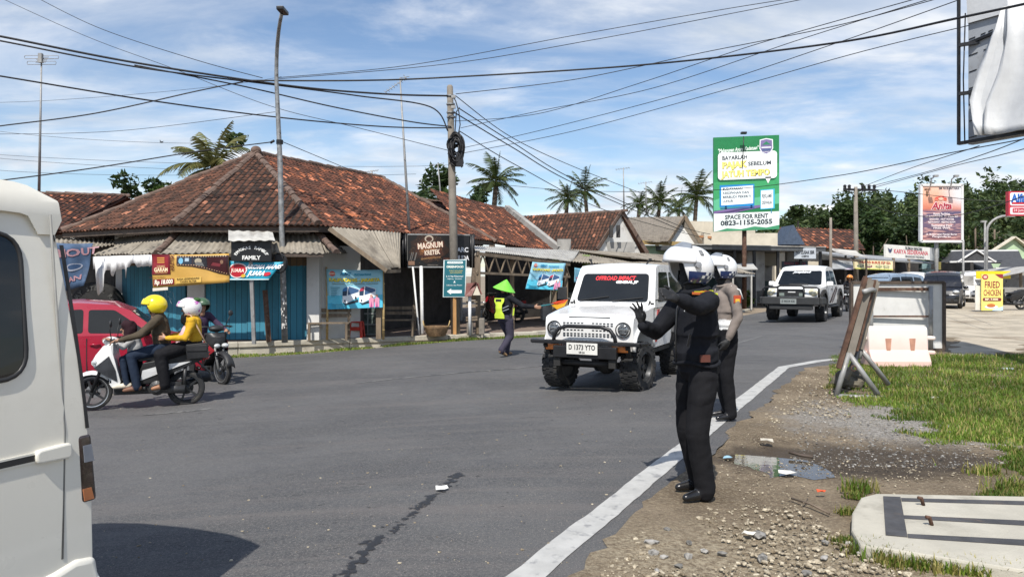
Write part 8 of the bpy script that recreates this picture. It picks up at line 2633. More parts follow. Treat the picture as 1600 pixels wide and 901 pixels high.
def helmet(parent, c, yaw, pitch, shellm, style, band=None, k=1.0):
 """open face helmet; style 'flip' has its chin bar and visor raised"""
 F_ = TR(c) @ rotz(yaw) @ roty(pitch)
 def sp(az, el, r, sx=1.12, sy=.93): return F_ @ Vector((math.cos(R(el)) * math.cos(R(az)) * r * sx, math.cos(R(el)) * math.sin(R(az)) * r * sy, math.sin(R(el)) * r))
 def patch(az0, az1, el0, el1, r, n, m, fn=None):
  b = nb(); g = []
  for j in range(m + 1):
   row = []
   for i in range(n + 1):
    a, e = az0 + (az1 - az0) * i / n, el0 + (el1 - el0) * j / m
    row.append(b.verts.new(fn(a, e) if fn else sp(a, e, r)))
   g.append(row)
  for j in range(m):
   for i in range(n): b.faces.new((g[j][i], g[j][i + 1], g[j + 1][i + 1], g[j + 1][i])).smooth = True
  return b
 def solid(nm, b, m, th, p=parent):
  o = obj(nm, b, m, p, recalc=False); s = o.modifiers.new('s', 'SOLIDIFY'); s.thickness = th; s.offset = 0; return o
 r = .150 * k
 def lowel(a):
  a = abs((a + 180) % 360 - 180); q, k_ = (44, 18) if style == 'flip' else (56, 24); return 8 if a < q else (8 - (a - q) / k_ * 56 if a < q + k_ else -48)
 h = solid('helmet', patch(-180, 180, 0, 1, r, 64, 16, lambda a, e: sp(a, lowel(a) + (88 - lowel(a)) * e, r)), shellm, .014)
 if style == 'flip':
  fn = lambda a, e: sp(a, e, r * (1.10 + .16 * math.cos(R(a)) ** 2 * (1 - abs(e - 27) / 60)))
  solid('chin_bar', patch(-76, 76, 8, 44, r, 26, 6, fn), shellm, .03, h)
  solid('visor', patch(-62, 62, 42, 68, r, 20, 5, lambda a, e: sp(a, e, r * (1.16 + .10 * math.cos(R(a)) ** 2))), M('smoke_visor', (.20, .22, .25), .06, rvar=.02), .005, h)
  b = nb()
  for s in (-1, 1): lathe(b, [(.001, .02), (.022, .018), (.026, 0)], 14, TR(sp(s * 80, 4, r * 1.05)) @ rotz(yaw) @ rotx(R(-90 * s)))
  obj('pivot', b, M('grey_pivot', (.3, .31, .33), .4), h)
  b = nb()
  for s in (-1, 1):
   for a0, e0 in ((58, 58), (95, 40)): box(b, (0, 0, 0), (.05, .03, .014), mat=TR(sp(s * a0, e0, r * 1.05)) @ rotz(yaw + R(s * a0)) @ roty(R(-e0 + 90)))
  obj('vent', b, M('vent_grey', (.16, .165, .17), .4), h, bevel=.006)
  for s in (-1, 1):
   bb = patch(s * 60, s * 178, -47, -13, r * 1.062, 20, 5); obj('lower_band', bb, band, h, recalc=False)
   b = nb()
   for i in range(8):
    for j in range(2):
     if (i + j) % 2: continue
     q = [sp(s * (96 + 9.5 * (i + di)), -30 + 8.5 * (j + dj), r * 1.075) for di, dj in ((0, 0), (1, 0), (1, 1), (0, 1))]; b.faces.new([b.verts.new(p) for p in q])
   obj('checks', b, ink('#e8eaec'), h, recalc=False)
   b = nb(); q = [sp(s * (66 + 34 * x), -42 + 4 * y, r * 1.075) for x, y in ((0, 0), (1, 0), (1, 1), (0, 1))]; b.faces.new([b.verts.new(p) for p in q]); obj('lettering_strip', b, ink('#d9dde2'), h, recalc=False)
 elif style == 'visor':
  solid('visor', patch(-72, 72, 2, 34, r, 22, 5, lambda a, e: sp(a, e, r * (1.05 + .05 * math.cos(R(a)) ** 2))), shellm, .008, h)
 b = nb()
 for s in (-1, 1): tube(b, [sp(s * 84, -12, r * .93), sp(s * 70, -45, r * .95), sp(s * 25, -66, r * .92)], .009, 6)
 obj('strap', b, PLASTIC, h, recalc=False)
 return h
def person(label, loc=(0, 0, 0), rz=0.0, group=None):
 return thing('person', label, 'person', loc, rz, group)
# --- officer in the black jacket, one arm towards us, the other waving traffic on
t = person('person in black jacket and white flip-up helmet directing traffic with both arms out')
s, at, up = trunk(.03, .95, 0, 1, 1.08, -.01, .515)
c = V3(.05, 0, 1.635)
s += leg(V3(0, .09, .90), V3(.06, .10, .49), V3(-.005, .10, .10), V3(1, .05, 0), 1, 2, (.108, .082, .064), .010)
s += leg(V3(-.01, -.09, .90), V3(.01, -.10, .49), V3(-.10, -.12, .10), V3(1, -.1, 0), 1, 2, (.108, .082, .064), .010)
s += arm(V3(.01, .185, 1.44), V3(.24, .36, 1.405), V3(.42, .43, 1.46), 0, 3, V3(1, .2, -.1), V3(0, -.5, .8), (.074, .060, .046), .55)
s += arm(V3(.01, -.18, 1.43), V3(.17, -.28, 1.19), V3(.37, -.13, 1.25), 0, 3, V3(1, 0, -.3), V3(-.2, .9, .2), (.080, .064, .047), .18, V3(.30, .02, .94), .75)
s += [(V3(.0, 0, 1.0), V3(.01, 0, 1.08), .150, .155, 0, 1.25)] + head(c, 4, 0, False) + [(V3(.04, 0, 1.46), V3(.045, 0, 1.56), .075, .068, 4)]
body(t, s, [BLK, BLK2, SHOE, GLOVE, M('balaclava', (.010, .010, .011), .9, var=.2, bump=.3)], .0075)
NAVY = M('navy_band', (.020, .040, .13), .35, coat=.4); HELW = paint('helmet_white', (.78, .78, .78), rough=.2)
helmet(t, c + V3(.0, 0, .045), R(-2), R(-4), HELW, 'flip', NAVY)
bm = nb(); box(bm, V3(.16, .17, 1.375), (.010, .10, .026), rz=R(50)); text_into(bm, 'POLISI', .028, TR(.170, .178, 1.375) @ rotz(R(50)) @ FRONT, 1, .03, width=.085)
obj('chest_label', bm, [ink('#16171a'), ink('#c9ccd0')], t)
bm = nb(); tube(bm, [V3(.015 + math.cos(a) * .092, math.sin(a) * .10, 1.512 - .018 * math.cos(a)) for a in [x * .3927 for x in range(16)]], .020, 8, closed=True); obj('collar', bm, BLK, t, recalc=False)
bm = nb(); tube(bm, [V3(math.cos(a) * .148, math.sin(a) * .186, .985 + .012 * math.sin(3 * a)) for a in [x * .2618 for x in range(24)]], .014, 8, closed=True); obj('waistband', bm, BLK, t, recalc=False)
bm = nb(); tube(bm, [V3(.172, .0, 1.0), V3(.176, 0, 1.2), V3(.165, 0, 1.38), V3(.11, 0, 1.49)], .006, 6); obj('zip', bm, DARKALLOY, t, recalc=False)
bm = nb()
for y in (-.10, .12): bar(bm, V3(.155, y, 1.12), V3(.165, y + .05, 1.21), .014, .012)
obj('pocket', bm, M('pocket_edge', (.03, .031, .035), .6), t)
bm = nb(); [box(bm, V3(-.01 + .035 * i, .13 + .025 * i % .05, 1.505 - .004 * i), (.032, .07, .018), rz=.3, mi=i % 2) for i in range(4)]; box(bm, V3(.0, .215, 1.47), (.05, .02, .05), mi=0)
obj('shoulder_badge', bm, [ink('#d8e02a'), ink('#c0642c')], t)
bm = nb(); box(bm, V3(.06, .196, 1.035), (.07, .02, .05), rz=-.2); obj('belt_pouch', bm, M('brown_leather', (.10, .03, .02), .5), t)
o1 = place(t, G(1088, 776), R(200))
# --- officer in the brown-grey shirt behind
t = person('person in brown grey uniform shirt with white belt and white helmet standing behind')
s, at, up = trunk(.0, .97, 0, 1, 1.04, 0, .515)
c = V3(.035, 0, 1.655)
s += leg(V3(0, .09, .92), V3(.03, .10, .50), V3(-.02, .10, .10), V3(1, .1, 0), 1, 2, (.100, .076, .058), .004) + leg(V3(0, -.09, .92), V3(.02, -.10, .50), V3(-.08, -.11, .10), V3(1, -.1, 0), 1, 2, (.100, .076, .058), .004)
s += arm(V3(0, .20, 1.44), V3(-.03, .25, 1.17), V3(.07, .24, .95), 0, 3, V3(0, -1, 0), V3(1, 0, 0), (.066, .054, .042), .7) + arm(V3(0, -.20, 1.44), V3(-.03, -.25, 1.17), V3(.07, -.24, .95), 0, 3, V3(0, 1, 0), V3(1, 0, 0), (.066, .054, .042), .7)
s += head(c, 4, 0, False) + [(V3(.0, 0, 1.06), V3(0, 0, 1.08), .137, .137, 5, 1.28)]
body(t, s, [KHAKI, BLK2, SHOE, GLOVE, bpy.data.materials['balaclava'], M('white_belt', (.7, .7, .69), .5)], .0095)
helmet(t, c + V3(0, 0, .045), R(2), R(-2), HELW, 'flip', NAVY, .98)
bm = nb(); box(bm, V3(-.01, .268, 1.36), (.085, .012, .085), mi=0); box(bm, V3(-.01, .273, 1.345), (.05, .012, .035), mi=1); obj('arm_badge', bm, [ink('#b04a2c'), ink('#d9b13a')], t, bevel=.004)
bm = nb(); tube(bm, [V3(.03, .20, 1.50), V3(-.05, .245, 1.46), V3(-.085, .25, 1.36)], .009, 6); obj('white_cord', bm, ink('#d8d8d4'), t, recalc=False)
bm = nb(); box(bm, V3(.155, .07, 1.33), (.02, .11, .012)); box(bm, V3(.01, .15, 1.497), (.055, .11, .012)); tube(bm, [V3(.01 + math.cos(a) * .078, math.sin(a) * .082, 1.515 - .02 * math.cos(a)) for a in [x * .3927 for x in range(16)]], .013, 6, closed=True)
obj('collar', bm, KHAKI, t, recalc=False)
bm = nb(); tube(bm, [V3(.168, .02, 1.1), V3(.165, .02, 1.3), V3(.12, .01, 1.47)], .008, 5); obj('placket', bm, KHAKI, t, recalc=False)
place(t, G(1133, 655), R(190))
# --- crossing helper with the lime conical hat, seen from behind
t = person('person in black jacket with lime vest and conical hat holding out a small flag')
s, at, up = trunk(-.06, .84, 0, 1, 1.12, -.02, .48)
PUR = cloth_mat('dusk_blue_trousers', (.050, .046, .068))
s += leg(V3(0, .09, .80), V3(.20, .08, .46), V3(.10, .06, .10), V3(1, .0, 0), 1, 2, (.11, .085, .066)) + leg(V3(0, -.09, .80), V3(.04, -.10, .44), V3(-.26, -.10, .16), V3(.8, -.1, -.35), 1, 2, (.11, .085, .066))
s += arm(V3(-.03, -.18, 1.28), V3(.04, -.45, 1.12), V3(.10, -.70, 1.10), 0, 3, V3(1, 0, 0), V3(0, 0, 1), (.072, .058, .044), .9) + arm(V3(-.03, .18, 1.28), V3(.02, .26, 1.03), V3(.10, .22, .82), 0, 3, V3(0, -1, 0), V3(1, 0, 0), (.072, .058, .044), .6)
c = V3(-.03, 0, 1.44); s += head(c, 3)
body(t, s, [BLK, PUR, M('tan_boot', (.33, .20, .10), .7, var=.2), SKIN], .012); eyes(t, c, 0)
bm = nb(); lathe(bm, [(.255, -.055), (.15, .045), (.06, .135), (.012, .175), (.001, .18)], 30); lathe(bm, [(.25, -.062), (.001, .15)], 30)
o = obj('conical_hat', bm, M('lime_hat', (.19, .62, .06), .45, var=.06, bump=.1), t, recalc=False); o.location = c + V3(0, 0, .075); o.rotation_euler = (R(14), R(6), 0)
LIME = M('lime_vest', (.60, .78, .06), .6, var=.05);
bm = nb(); g = [[bm.verts.new(V3(-.185 - .018 * math.sin(math.pi * i / 4) - (.04 - .06 * abs(j / 6 - .55)), (i / 4 - .5) * (.17 if 1 < j < 5 else .27), .84 + .44 * j / 6)) for i in range(5)] for j in range(7)]
[bm.faces.new((g[j][i], g[j][i + 1], g[j + 1][i + 1], g[j + 1][i])) for j in range(6) for i in range(4)]
o = obj('vest', bm, LIME, t, recalc=False); o.modifiers.new('s', 'SOLIDIFY').thickness = .014
bm = nb(); box(bm, V3(-.235, 0, 1.235), (.02, .15, .05)); obj('vest_patch', bm, PLASTIC, t)
bm = nb(); bar(bm, V3(-.20, -.09, 1.06), V3(-.16, -.22, 1.12), .03, .012); bar(bm, V3(-.20, -.09, 1.0), V3(-.15, -.22, 1.05), .03, .012); obj('grey_stripe', bm, ink('#9ba1a8'), t)
bm = nb(); bar(bm, V3(.02, -.20, .90), V3(.04, -.21, 1.08), .03, .02); obj('side_strap', bm, LIME, t)
wk = place(t, G(790, 556), R(50))
wp = V3(wk.location.x, wk.location.y, wk.location.z)
t = thing('hand_flag', 'small orange and yellow flag on a stick held by the helper', 'flag', wp + rotz(R(50)).to_3x3() @ V3(.12, -.76, 1.10))
bm = nb(); tube(bm, [(-.03, 0, 0), (.38, .1, .06)], .012, 6); obj('stick', bm, ink('#2c7f86'), t, recalc=False)
bm = nb()
for q, mi in ((0, 1), (1, 0)):
 f = bm.faces.new([bm.verts.new(V3(.30, .08, .06)), bm.verts.new(V3(.46, .12, -.06 + .10 * q)), bm.verts.new(V3(.62, .14, .01 + .08 * q)), bm.verts.new(V3(.70, .16, .16)), bm.verts.new(V3(.46, .12, .08 + .04 * q))][:5]); f.material_index = mi
o = obj('cloth', bm, [ink('#d8482c'), ink('#e0a82a')], t, recalc=False); o.modifiers.new('s', 'SOLIDIFY').thickness = .01
# --- family on the white scooter
def on(sc, rz, label): return person(label, sc, rz)
BROWN = cloth_mat('olive_brown_jacket', (.075, .060, .042)); YEL = cloth_mat('mustard_blouse', (.62, .36, .030)); GREYS = cloth_mat('pale_grey_shirt', (.36, .36, .36))
t = on(SC, SC_RZ, 'person in brown jacket and yellow helmet riding the white scooter')
s, at, up = trunk(.10, .86, 0, 1, 1.0, -.30, .49); c = at(.615) + V3(.05, 0, .02)
for sg in (1, -1): s += leg(V3(-.28, .09 * sg, .86), V3(.10, .19 * sg, .80), V3(.02, .19 * sg, .36), V3(1, .1 * sg, -.05), 1, 2, (.092, .072, .056))
for sg in (1, -1): s += arm(V3(-.24, .19 * sg, 1.31), V3(-.04, .32 * sg, 1.10), V3(.20, .32 * sg, 1.04), 0, 3, V3(0, 0, -1), V3(0, -sg, 0), (.068, .056, .042), .9)
s += head(c, 3)
body(t, s, [BROWN, JEAN, M('brown_sandal', (.16, .075, .045), .6), SKIN], .011); eyes(t, c, 0)
helmet(t, c + V3(0, 0, .03), 0, R(-3), M('yellow_helmet', (.82, .66, .015), .2, var=.02, coat=.7), 'visor')
t = on(SC, SC_RZ, 'person in mustard blouse and floral helmet riding pillion on the scooter')
s, at, up = trunk(.06, .88, 0, 1, .92, -.74, .43); c = at(.545) + V3(.04, 0, .02)
for sg in (1, -1): s += leg(V3(-.66, .09 * sg, .90), V3(-.30, .22 * sg, .80), V3(-.36, .22 * sg, .38), V3(1, .1 * sg, -.1), 1, 2, (.110, .095, .075))
for sg in (1, -1): s += arm(V3(-.72, .17 * sg, 1.25), V3(-.64, .26 * sg, 1.04), V3(-.40, .20 * sg, 1.04), 0, 3, V3(0, -sg, 0), V3(0, 0, 1), (.062, .052, .040), .6)
s += head(c, 3) + [(c + V3(-.02, 0, -.06), at(.42) + V3(.08, 0, 0), .082, .10, 4), (at(.26) + V3(.08, 0, 0), at(.06) + V3(.16, 0, 0), .09, .11, 5)]
body(t, s, [YEL, BLK2, M('tan_shoe', (.30, .14, .07), .6), SKIN, cloth_mat('black_veil', (.012, .012, .013)), cloth_mat('pink_cloth', (.60, .42, .45))], .011); eyes(t, c, 0)
FLO = M('floral_helmet', (.74, .72, .70), .22, var=.03, coat=.6, stain=(.48, .12, .42), st_lo=.54, st_hi=.58, st_scale=11)
helmet(t, c + V3(0, 0, .03), 0, R(-6), FLO, 'visor')
bm = nb(); ball(bm, c + V3(-.10, .02, .15), (.06, .05, .035)); obj('green_bow', bm, cloth_mat('green_bow', (.05, .12, .04)), t)
t = thing('shoulder_bag', 'black shoulder bag hanging at the hip of the pillion rider', 'bag', SC, SC_RZ)
bm = nb(); shell(bm, rpoly([(-1.02, .80), (-.72, .78), (-.70, 1.0), (-1.0, 1.02)], .03), lambda x, z: .045, (-.9, -.8), (.9,)); bmesh.ops.translate(bm, verts=bm.verts, vec=(.06, .21, -.06)); obj('body', bm, M('black_leather', (.013, .013, .014), .45, bump=.1), t, bevel=.015)
bm = nb(); box(bm, (-.80, .262, .885), (.28, .014, .09)); obj('flap', bm, SEATB, t, bevel=.006)
bm = nb(); tube(bm, [(-.92, .22, .95), (-.80, .17, 1.18), (-.70, .14, 1.37), (-.62, .10, 1.38), (-.60, .0, 1.30)], .012, 6); obj('strap', bm, M('tan_strap', (.42, .28, .17), .6), t, recalc=False)
t = on(SC, SC_RZ, 'child in dark hood and grey shirt sitting in front of the scooter rider')
c = V3(.16, .03, 1.17)
s = [(V3(.06, .02, .80), V3(.09, .03, 1.02), .115, .095, 0, 1.1), (V3(.09, .03, 1.02), V3(.13, .03, 1.08), .075, .05, 0)]
for sg in (1, -1): s += leg(V3(.06, .02 + .06 * sg, .78), V3(.22, .15 * sg, .74), V3(.16, .16 * sg, .40), V3(1, .1 * sg, 0), 1, 2, (.066, .052, .042)) + arm(V3(.10, .03 + .11 * sg, 1.0), V3(.20, .17 * sg, .92), V3(.32, .16 * sg, .99), 0, 3, V3(0, 0, -1), V3(0, -sg, 0), (.046, .040, .030), .7)
s += [(p, q, a * .88, b * .88, m) for p, q, a, b, m in head(c, 3)] + [(c + V3(-.018, 0, .045), c + V3(.012, 0, .062), .094, .086, 4), (c + V3(-.03, 0, .02), c + V3(-.025, 0, -.04), .096, .094, 4), (c + V3(-.03, 0, -.06), c + V3(-.02, 0, -.14), .082, .10, 4)]
body(t, s, [GREYS, JEAN, M('cream_shoe', (.62, .56, .45), .6), SKIN, cloth_mat('maroon_hood', (.030, .014, .018))], .010); eyes(t, c - V3(.01, 0, 0), 0)
# --- riders on the other machines
PURP = cloth_mat('purple_jacket', (.055, .035, .065))
def rider(label, loc, rz, jac, hel, vox=.014):
 t = on(loc, rz, label)
 s, at, up = trunk(.12, .86, 0, 1, 1.0, -.28, .50); c = at(.63) + V3(.05, 0, .02)
 for sg in (1, -1): s += leg(V3(-.26, .09 * sg, .86), V3(.12, .19 * sg, .80), V3(.02, .2 * sg, .36), V3(1, .1 * sg, 0), 1, 2) + arm(V3(-.22, .19 * sg, 1.31), V3(-.02, .32 * sg, 1.10), V3(.22, .31 * sg, 1.04), 0, 3, V3(0, 0, -1), V3(0, -sg, 0), (.066, .055, .042), .9)
 t.scale = (.92,) * 3; s += head(c, 3); body(t, s, [jac, BLK2, SHOE, SKIN], vox); eyes(t, c, 0); helmet(t, c + V3(0, 0, .03), 0, 0, hel, 'visor')
rider('person in purple jacket on the motorcycle behind, mostly hidden by the pillion rider', M2, M2_RZ, PURP, M('green_helmet', (.05, .10, .05), .3, coat=.5))
rider('person in orange helmet riding beside the rear of the pickup', M3, M3_RZ, BLK, M('orange_helmet', (.62, .22, .03), .25, coat=.6), .018)
# ================================================================== FOREGROUND
def sign_frames():
 b = G(1338, 618); t = thing('sign_frame_stack', 'rusty steel barrier frames leaning together on tubular A shaped legs', 'barrier frame', b)
 D = b.y; k = D / F
 def q(px, py, dd=0.0): return P(px, py, D + dd)
 bm = nb()
 for a, c in (((1306, 619, 0), (1383, 622, -.1)), ((1306, 620, 0), (1326, 551, .05)), ((1326, 552, .05), (1372, 616, -.08)), ((1342, 560, .45), (1345, 542, .45)), ((1345, 545, .45), (1388, 600, .5)), ((1344, 545, .45), (1322, 592, .5))): tube(bm, [q(*a), q(*c)], .036, 10)
 tube(bm, [q(1349, 456, 0), q(1362, 452, .1), q(1366, 454, .5)], .036, 10)
 obj('leg', bm, STEEL, t, world=True, recalc=False)
 for i, (x0, y0, x1, y1, dd, w, m) in enumerate(((1310, 575, 1352, 434, 0, .055, RUST), (1328, 553, 1359, 437, .06, .10, POLECONC), (1338, 548, 1366, 440, .14, .035, RUST), (1343, 545, 1369, 440, .42, .085, POLECONC))):
  bm = nb(); a, c = q(x0, y0, dd), q(x1, y1, dd + .05)
  bar(bm, a, c, w, .05, up=(0, 1, 0)); bar(bm, a + V3(.40, .84, 0), c + V3(.40, .84, 0), w * .8, .05, up=(0, 1, 0))
  bar(bm, a + V3(0, .0, .02), a + V3(.39, .82, .02), .05, .05); bar(bm, c, c + V3(.40, .84, 0), .05, .05)
  if i in (0, 2): slab(bm, [a, c, c + V3(.38, .8, 0), a + V3(.38, .8, 0)], .012)
  obj('frame', bm, m, t, world=True)
 bm = nb(); c0 = q(1334, 575, -.02); tube(bm, [c0 + V3(math.cos(a) * .035, 0, math.sin(a) * .035) for a in [x * .5236 for x in range(12)]], .007, 5, closed=True); obj('ring', bm, RUST, t, world=True, recalc=False)
sign_frames()
def rough_stone(bm, c, s, seed, sub=3):
 r = bmesh.ops.create_icosphere(bm, subdivisions=sub, radius=1.0)
 for v in r['verts']:
  n = mnoise.noise(v.co * 1.1 + V3(seed, 0, seed)) * .5 + mnoise.noise(v.co * 3.1 + V3(0, seed, 0)) * .18
  d = v.co * (1 + n); v.co = V3(d.x * s[0], d.y * s[1], max(d.z, -.6) * s[2]) + Vector(c)
bm = nb(); rough_stone(bm, G(1338, 607) + V3(.02, .22, .10), (.22, .17, .17), 3)
tag(obj('boulder', bm, M('dark_rock', (.13, .115, .085), .9, var=.4, scale=7, bump=.8, bscale=14, bdist=.03, stain=(.06, .05, .035))), 'rough brown rock weighing down the rusty barrier frames', 'rock')
def white_board():
 D = 15.6; a = PX(1330, D, gz(7, D) + .04); W, H = 147 * D / F, 1.43
 t, b, s = board_thing('notice_board', 'big white framed board turned with its bare back to the road edge', 'board', a, W, H, (1, .03, 0), M('board_back', (.66, .655, .63), .6, var=.05, stain=(.45, .44, .41), st_lo=.6, st_hi=.8), DARKWOOD, .05, .06)
 bm = nb()
 for z, w in ((H * .90, .07), (H * .50, .035)): bar(bm, a + V3(.42, -.05, z), a + V3(1.62, -.05, z), .05, w)
 obj('batten', bm, RUST, t, world=True)
 bm = nb()
 for x in (.38, 1.64): tube(bm, [a + V3(x, -.08, .02), a + V3(x, -.08, H * .95)], .045, 10)
 obj('post', bm, STEEL, t, world=True, recalc=False)
white_board()
def water_barrier():
 D = 13.2; c = PX(1399, D, gz(6.9, D)); t = thing('water_barrier', 'sun bleached pink and white plastic road barrier in front of the white board', 'road barrier', c, R(-2))
 m, nt, b = new_mat('bleached_plastic'); tc = N(nt, 'ShaderNodeTexCoord'); sp_ = N(nt, 'ShaderNodeSeparateXYZ'); nt.links.new(tc.outputs['Object'], sp_.inputs[0])
 nt.links.new(tmix(nt, tmap(nt, tmath(nt, 'ADD', sp_.outputs['Z'], tmath(nt, 'MULTIPLY', tnoise(nt, tvec(nt), 3), .4)), .35, .85), (.76, .54, .47), (.76, .71, .66)), b.inputs['Base Color']); b.inputs['Roughness'].default_value = .55
 bm = nb(); pr = [(-.24, 0), (-.24, .10), (-.13, .30), (-.10, .66), (-.06, .71), (.06, .71), (.10, .66), (.13, .30), (.24, .10), (.24, 0)]
 prism(bm, pr, lambda y, z: V3(-.52, y, z), lambda y, z: V3(.52, y, z))
 for x in (-.6, .6):
  for z in (.24, .50): box(bm, (x, 0, z), (.16, .14, .07))
 obj('body', bm, m, t, bevel=.025, seg=3)
 bm = nb()
 for x in (-.18, .24): prism(bm, [(x - .05, .50), (x + .05, .50), (x + .025, .22), (x - .03, .16)], lambda x, z: V3(x, -.135 - .02 * (.5 - z), z), lambda x, z: V3(x, -.10, z))
 obj('recess', bm, M('recess_pink', (.50, .26, .18), .6), t)
water_barrier()
def concrete_cover():
 t = thing('concrete_cover', 'thick concrete drain cover with embedded steel strips in the near corner', 'drain cover', (3.6, 4.9, 0))
 z = .065; g = lambda px, py: G(px, py, z)
 pts = [g(1344, 850), g(1330, 826), g(1331, 800), g(1345, 776), g(1368, 770), g(1640, 775), g(1700, 905), g(1600, 890)]
 bm = nb(); slab(bm, [V3(p.x, p.y, z) for p in pts], .16, down=(0, 0, -1)); obj('slab', bm, CONC, t, world=True, bevel=.015)
 bm = nb(); zz = .069
 for i, ps in enumerate((((1380, 775), (1407, 776), (1418, 838), (1384, 835)), ((1408, 777), (1640, 783), (1640, 789), (1409, 782)), ((1412, 804), (1640, 814), (1640, 822), (1413, 809)), ((1418, 833), (1660, 845), (1660, 855), (1419, 839)))):
  w = [G(*p, zz) for p in ps]; slab(bm, [V3(p.x, p.y, zz + .003 * (i == 0)) for p in w], .01, down=(0, 0, -1))
 obj('steel_strip', bm, M('dull_steel', (.068, .066, .068), .6, .2, var=.25, stain=(.12, .09, .07), st_scale=6), t, world=True)
 bm = nb()
 for px, py in ((1443, 789), (1456, 820)): p = G(px, py, z); tube(bm, [p, p + V3(-.015, 0, .05), p + V3(-.04, -.01, .055)], .012, 6)
 obj('lifting_bolt', bm, RUST, t, world=True, recalc=False)
concrete_cover()
# loose stones, litter, grass
def scatter_stones(name, n, region, smin, smax, m, seed, label):
 g = np.random.default_rng(seed); V, Fc = [], []
 ico = nb(); bmesh.ops.create_icosphere(ico, subdivisions=1, radius=1.0); iv = np.array([v.co[:] for v in ico.verts]); ico.verts.ensure_lookup_table(); fi = [[v.index for v in f.verts] for f in ico.faces]; ico.free()
 k = 0
 while k < n:
  x, y = region(g)
  if x is None: continue
  s = smin * (smax / smin) ** (g.random() ** 2.2)
  v = iv * (1 + g.normal(scale=.16, size=(12, 1))) * s * np.array([g.uniform(.8, 1.5), g.uniform(.8, 1.3), g.uniform(.4, .8)])
  a = g.uniform(0, 6.28); ca, sa = math.cos(a), math.sin(a)
  v = np.stack([v[:, 0] * ca - v[:, 1] * sa, v[:, 0] * sa + v[:, 1] * ca, v[:, 2]], 1) + np.array([x, y, gz(x, y) + s * .15])
  b = len(V) * 1; V += v.tolist(); Fc += [[q + b for q in f] for f in fi]; k += 1
 me = bpy.data.meshes.new(name); me.from_pydata(V, [], Fc); me.materials.append(m); o = bpy.data.objects.new(name, me); COL.objects.link(o); tag(o, label, None, kind='stuff')
def island_mat(name, a, b, rough=.9):
 m, nt, bs = new_mat(name); g = N(nt, 'ShaderNodeNewGeometry'); cr = tmix(nt, g.outputs['Random Per Island'], a, b)
 nt.links.new(tmix(nt, tmap(nt, tnoise(nt, tvec(nt), 30), .4, .7), cr, tuple(x * .6 for x in a)), bs.inputs['Base Color']); bs.inputs['Roughness'].default_value = rough; return m
bm = nb()
for k, (px, py) in enumerate(((258, 452), (263, 462), (270, 456), (262, 455), (266, 466))): bar(bm, P(px, py, 19.02), P(px + (5 if k % 2 else 3), py + (12 if k < 3 else 1), 19.02), .012, .004)
tag(obj('chalk_scribble', bm, ink('#a9b4b8')), 'white chalk scribble on the blue plank doors beside the pilaster', 'graffiti')
def side_of_edge(x, y): return (Vector((x, y)) - E_0).dot(-EN)
def reg(px0, px1, py0, py1, smin=.5, dens=None):
 def f(g):
  p = G(g.uniform(px0, px1), py0 + (py1 - py0) * g.random()); s = side_of_edge(p.x, p.y)
  if s < smin or (p.y > 13 and p.x > 7) or (p.x > 2.05 and 4.3 < p.y < 5.6 and g.random() < .97): return None, None
  q = mnoise.noise((p.x * 1.4, p.y * 1.4, 2.0))
  if dens and q < dens - g.random() * .35: return None, None
  return p.x, p.y
 return f
PALE = island_mat('pale_stones', (.20, .155, .10), (.60, .53, .40)); GREYST = island_mat('grey_stones', (.13, .125, .115), (.44, .42, .39))
scatter_stones('gravel', 3400, reg(900, 1420, 790, 960, .34, -.05), .0025, .020, PALE, 1, 'pale chippings strewn along the near shoulder')
scatter_stones('gravel', 2200, reg(1000, 1600, 640, 800, .40, .05), .002, .010, PALE, 2, 'small pale gravel on the brown shoulder')
scatter_stones('gravel', 2600, reg(1240, 1580, 600, 730, .6), .003, .014, GREYST, 3, 'grey gravel patch before the grass')
scatter_stones('gravel', 900, reg(1170, 1330, 575, 660, .40, -.1), .005, .022, PALE, 4, 'pale rubble by the road bend')
scatter_stones('gravel', 26, reg(930, 1420, 820, 930, .45), .022, .045, GREYST, 5, 'larger grey stones among the chippings')
def onroad(g):
 p = G(g.uniform(150, 1250), 560 + 330 * g.random()); return (p.x, p.y) if side_of_edge(p.x, p.y) < .2 and p.y < 14 else (None, None)
scatter_stones('grit', 420, onroad, .0025, .012, PALE, 6, 'pale grit scattered over the asphalt')
def grass(name, label, n, region, h0, h1, m, seed):
 g = np.random.default_rng(seed); V, Fc = [], []
 k = 0
 while k < n:
  x, y, hs = region(g)
  if x is None: continue
  z = gz(x, y) - .01; h = g.uniform(h0, h1) * hs; a = g.uniform(0, 6.28); l = g.uniform(.1, .8) * h; w = g.uniform(.002, .0055) * (1 + y * .07)
  dx, dy = math.cos(a), math.sin(a); b = len(V)
  V += [(x - dy * w, y + dx * w, z), (x + dy * w, y - dx * w, z), (x + dx * l * .4 + dy * w * .7, y + dy * l * .4 - dx * w * .7, z + h * .65), (x + dx * l * .4 - dy * w * .7, y + dy * l * .4 + dx * w * .7, z + h * .65), (x + dx * l, y + dy * l, z + h)]
  Fc += [(b, b + 1, b + 2, b + 3), (b + 3, b + 2, b + 4)]; k += 1
 me = bpy.data.meshes.new(name); me.from_pydata(V, [], Fc); me.materials.append(m); o = bpy.data.objects.new(name, me); COL.objects.link(o); tag(o, label, None, kind='stuff')
import bisect
EDGE_G = [(590, 1310), (620, 1355), (640, 1400), (660, 1440), (690, 1500), (720, 1545), (760, 1570), (800, 1600)]
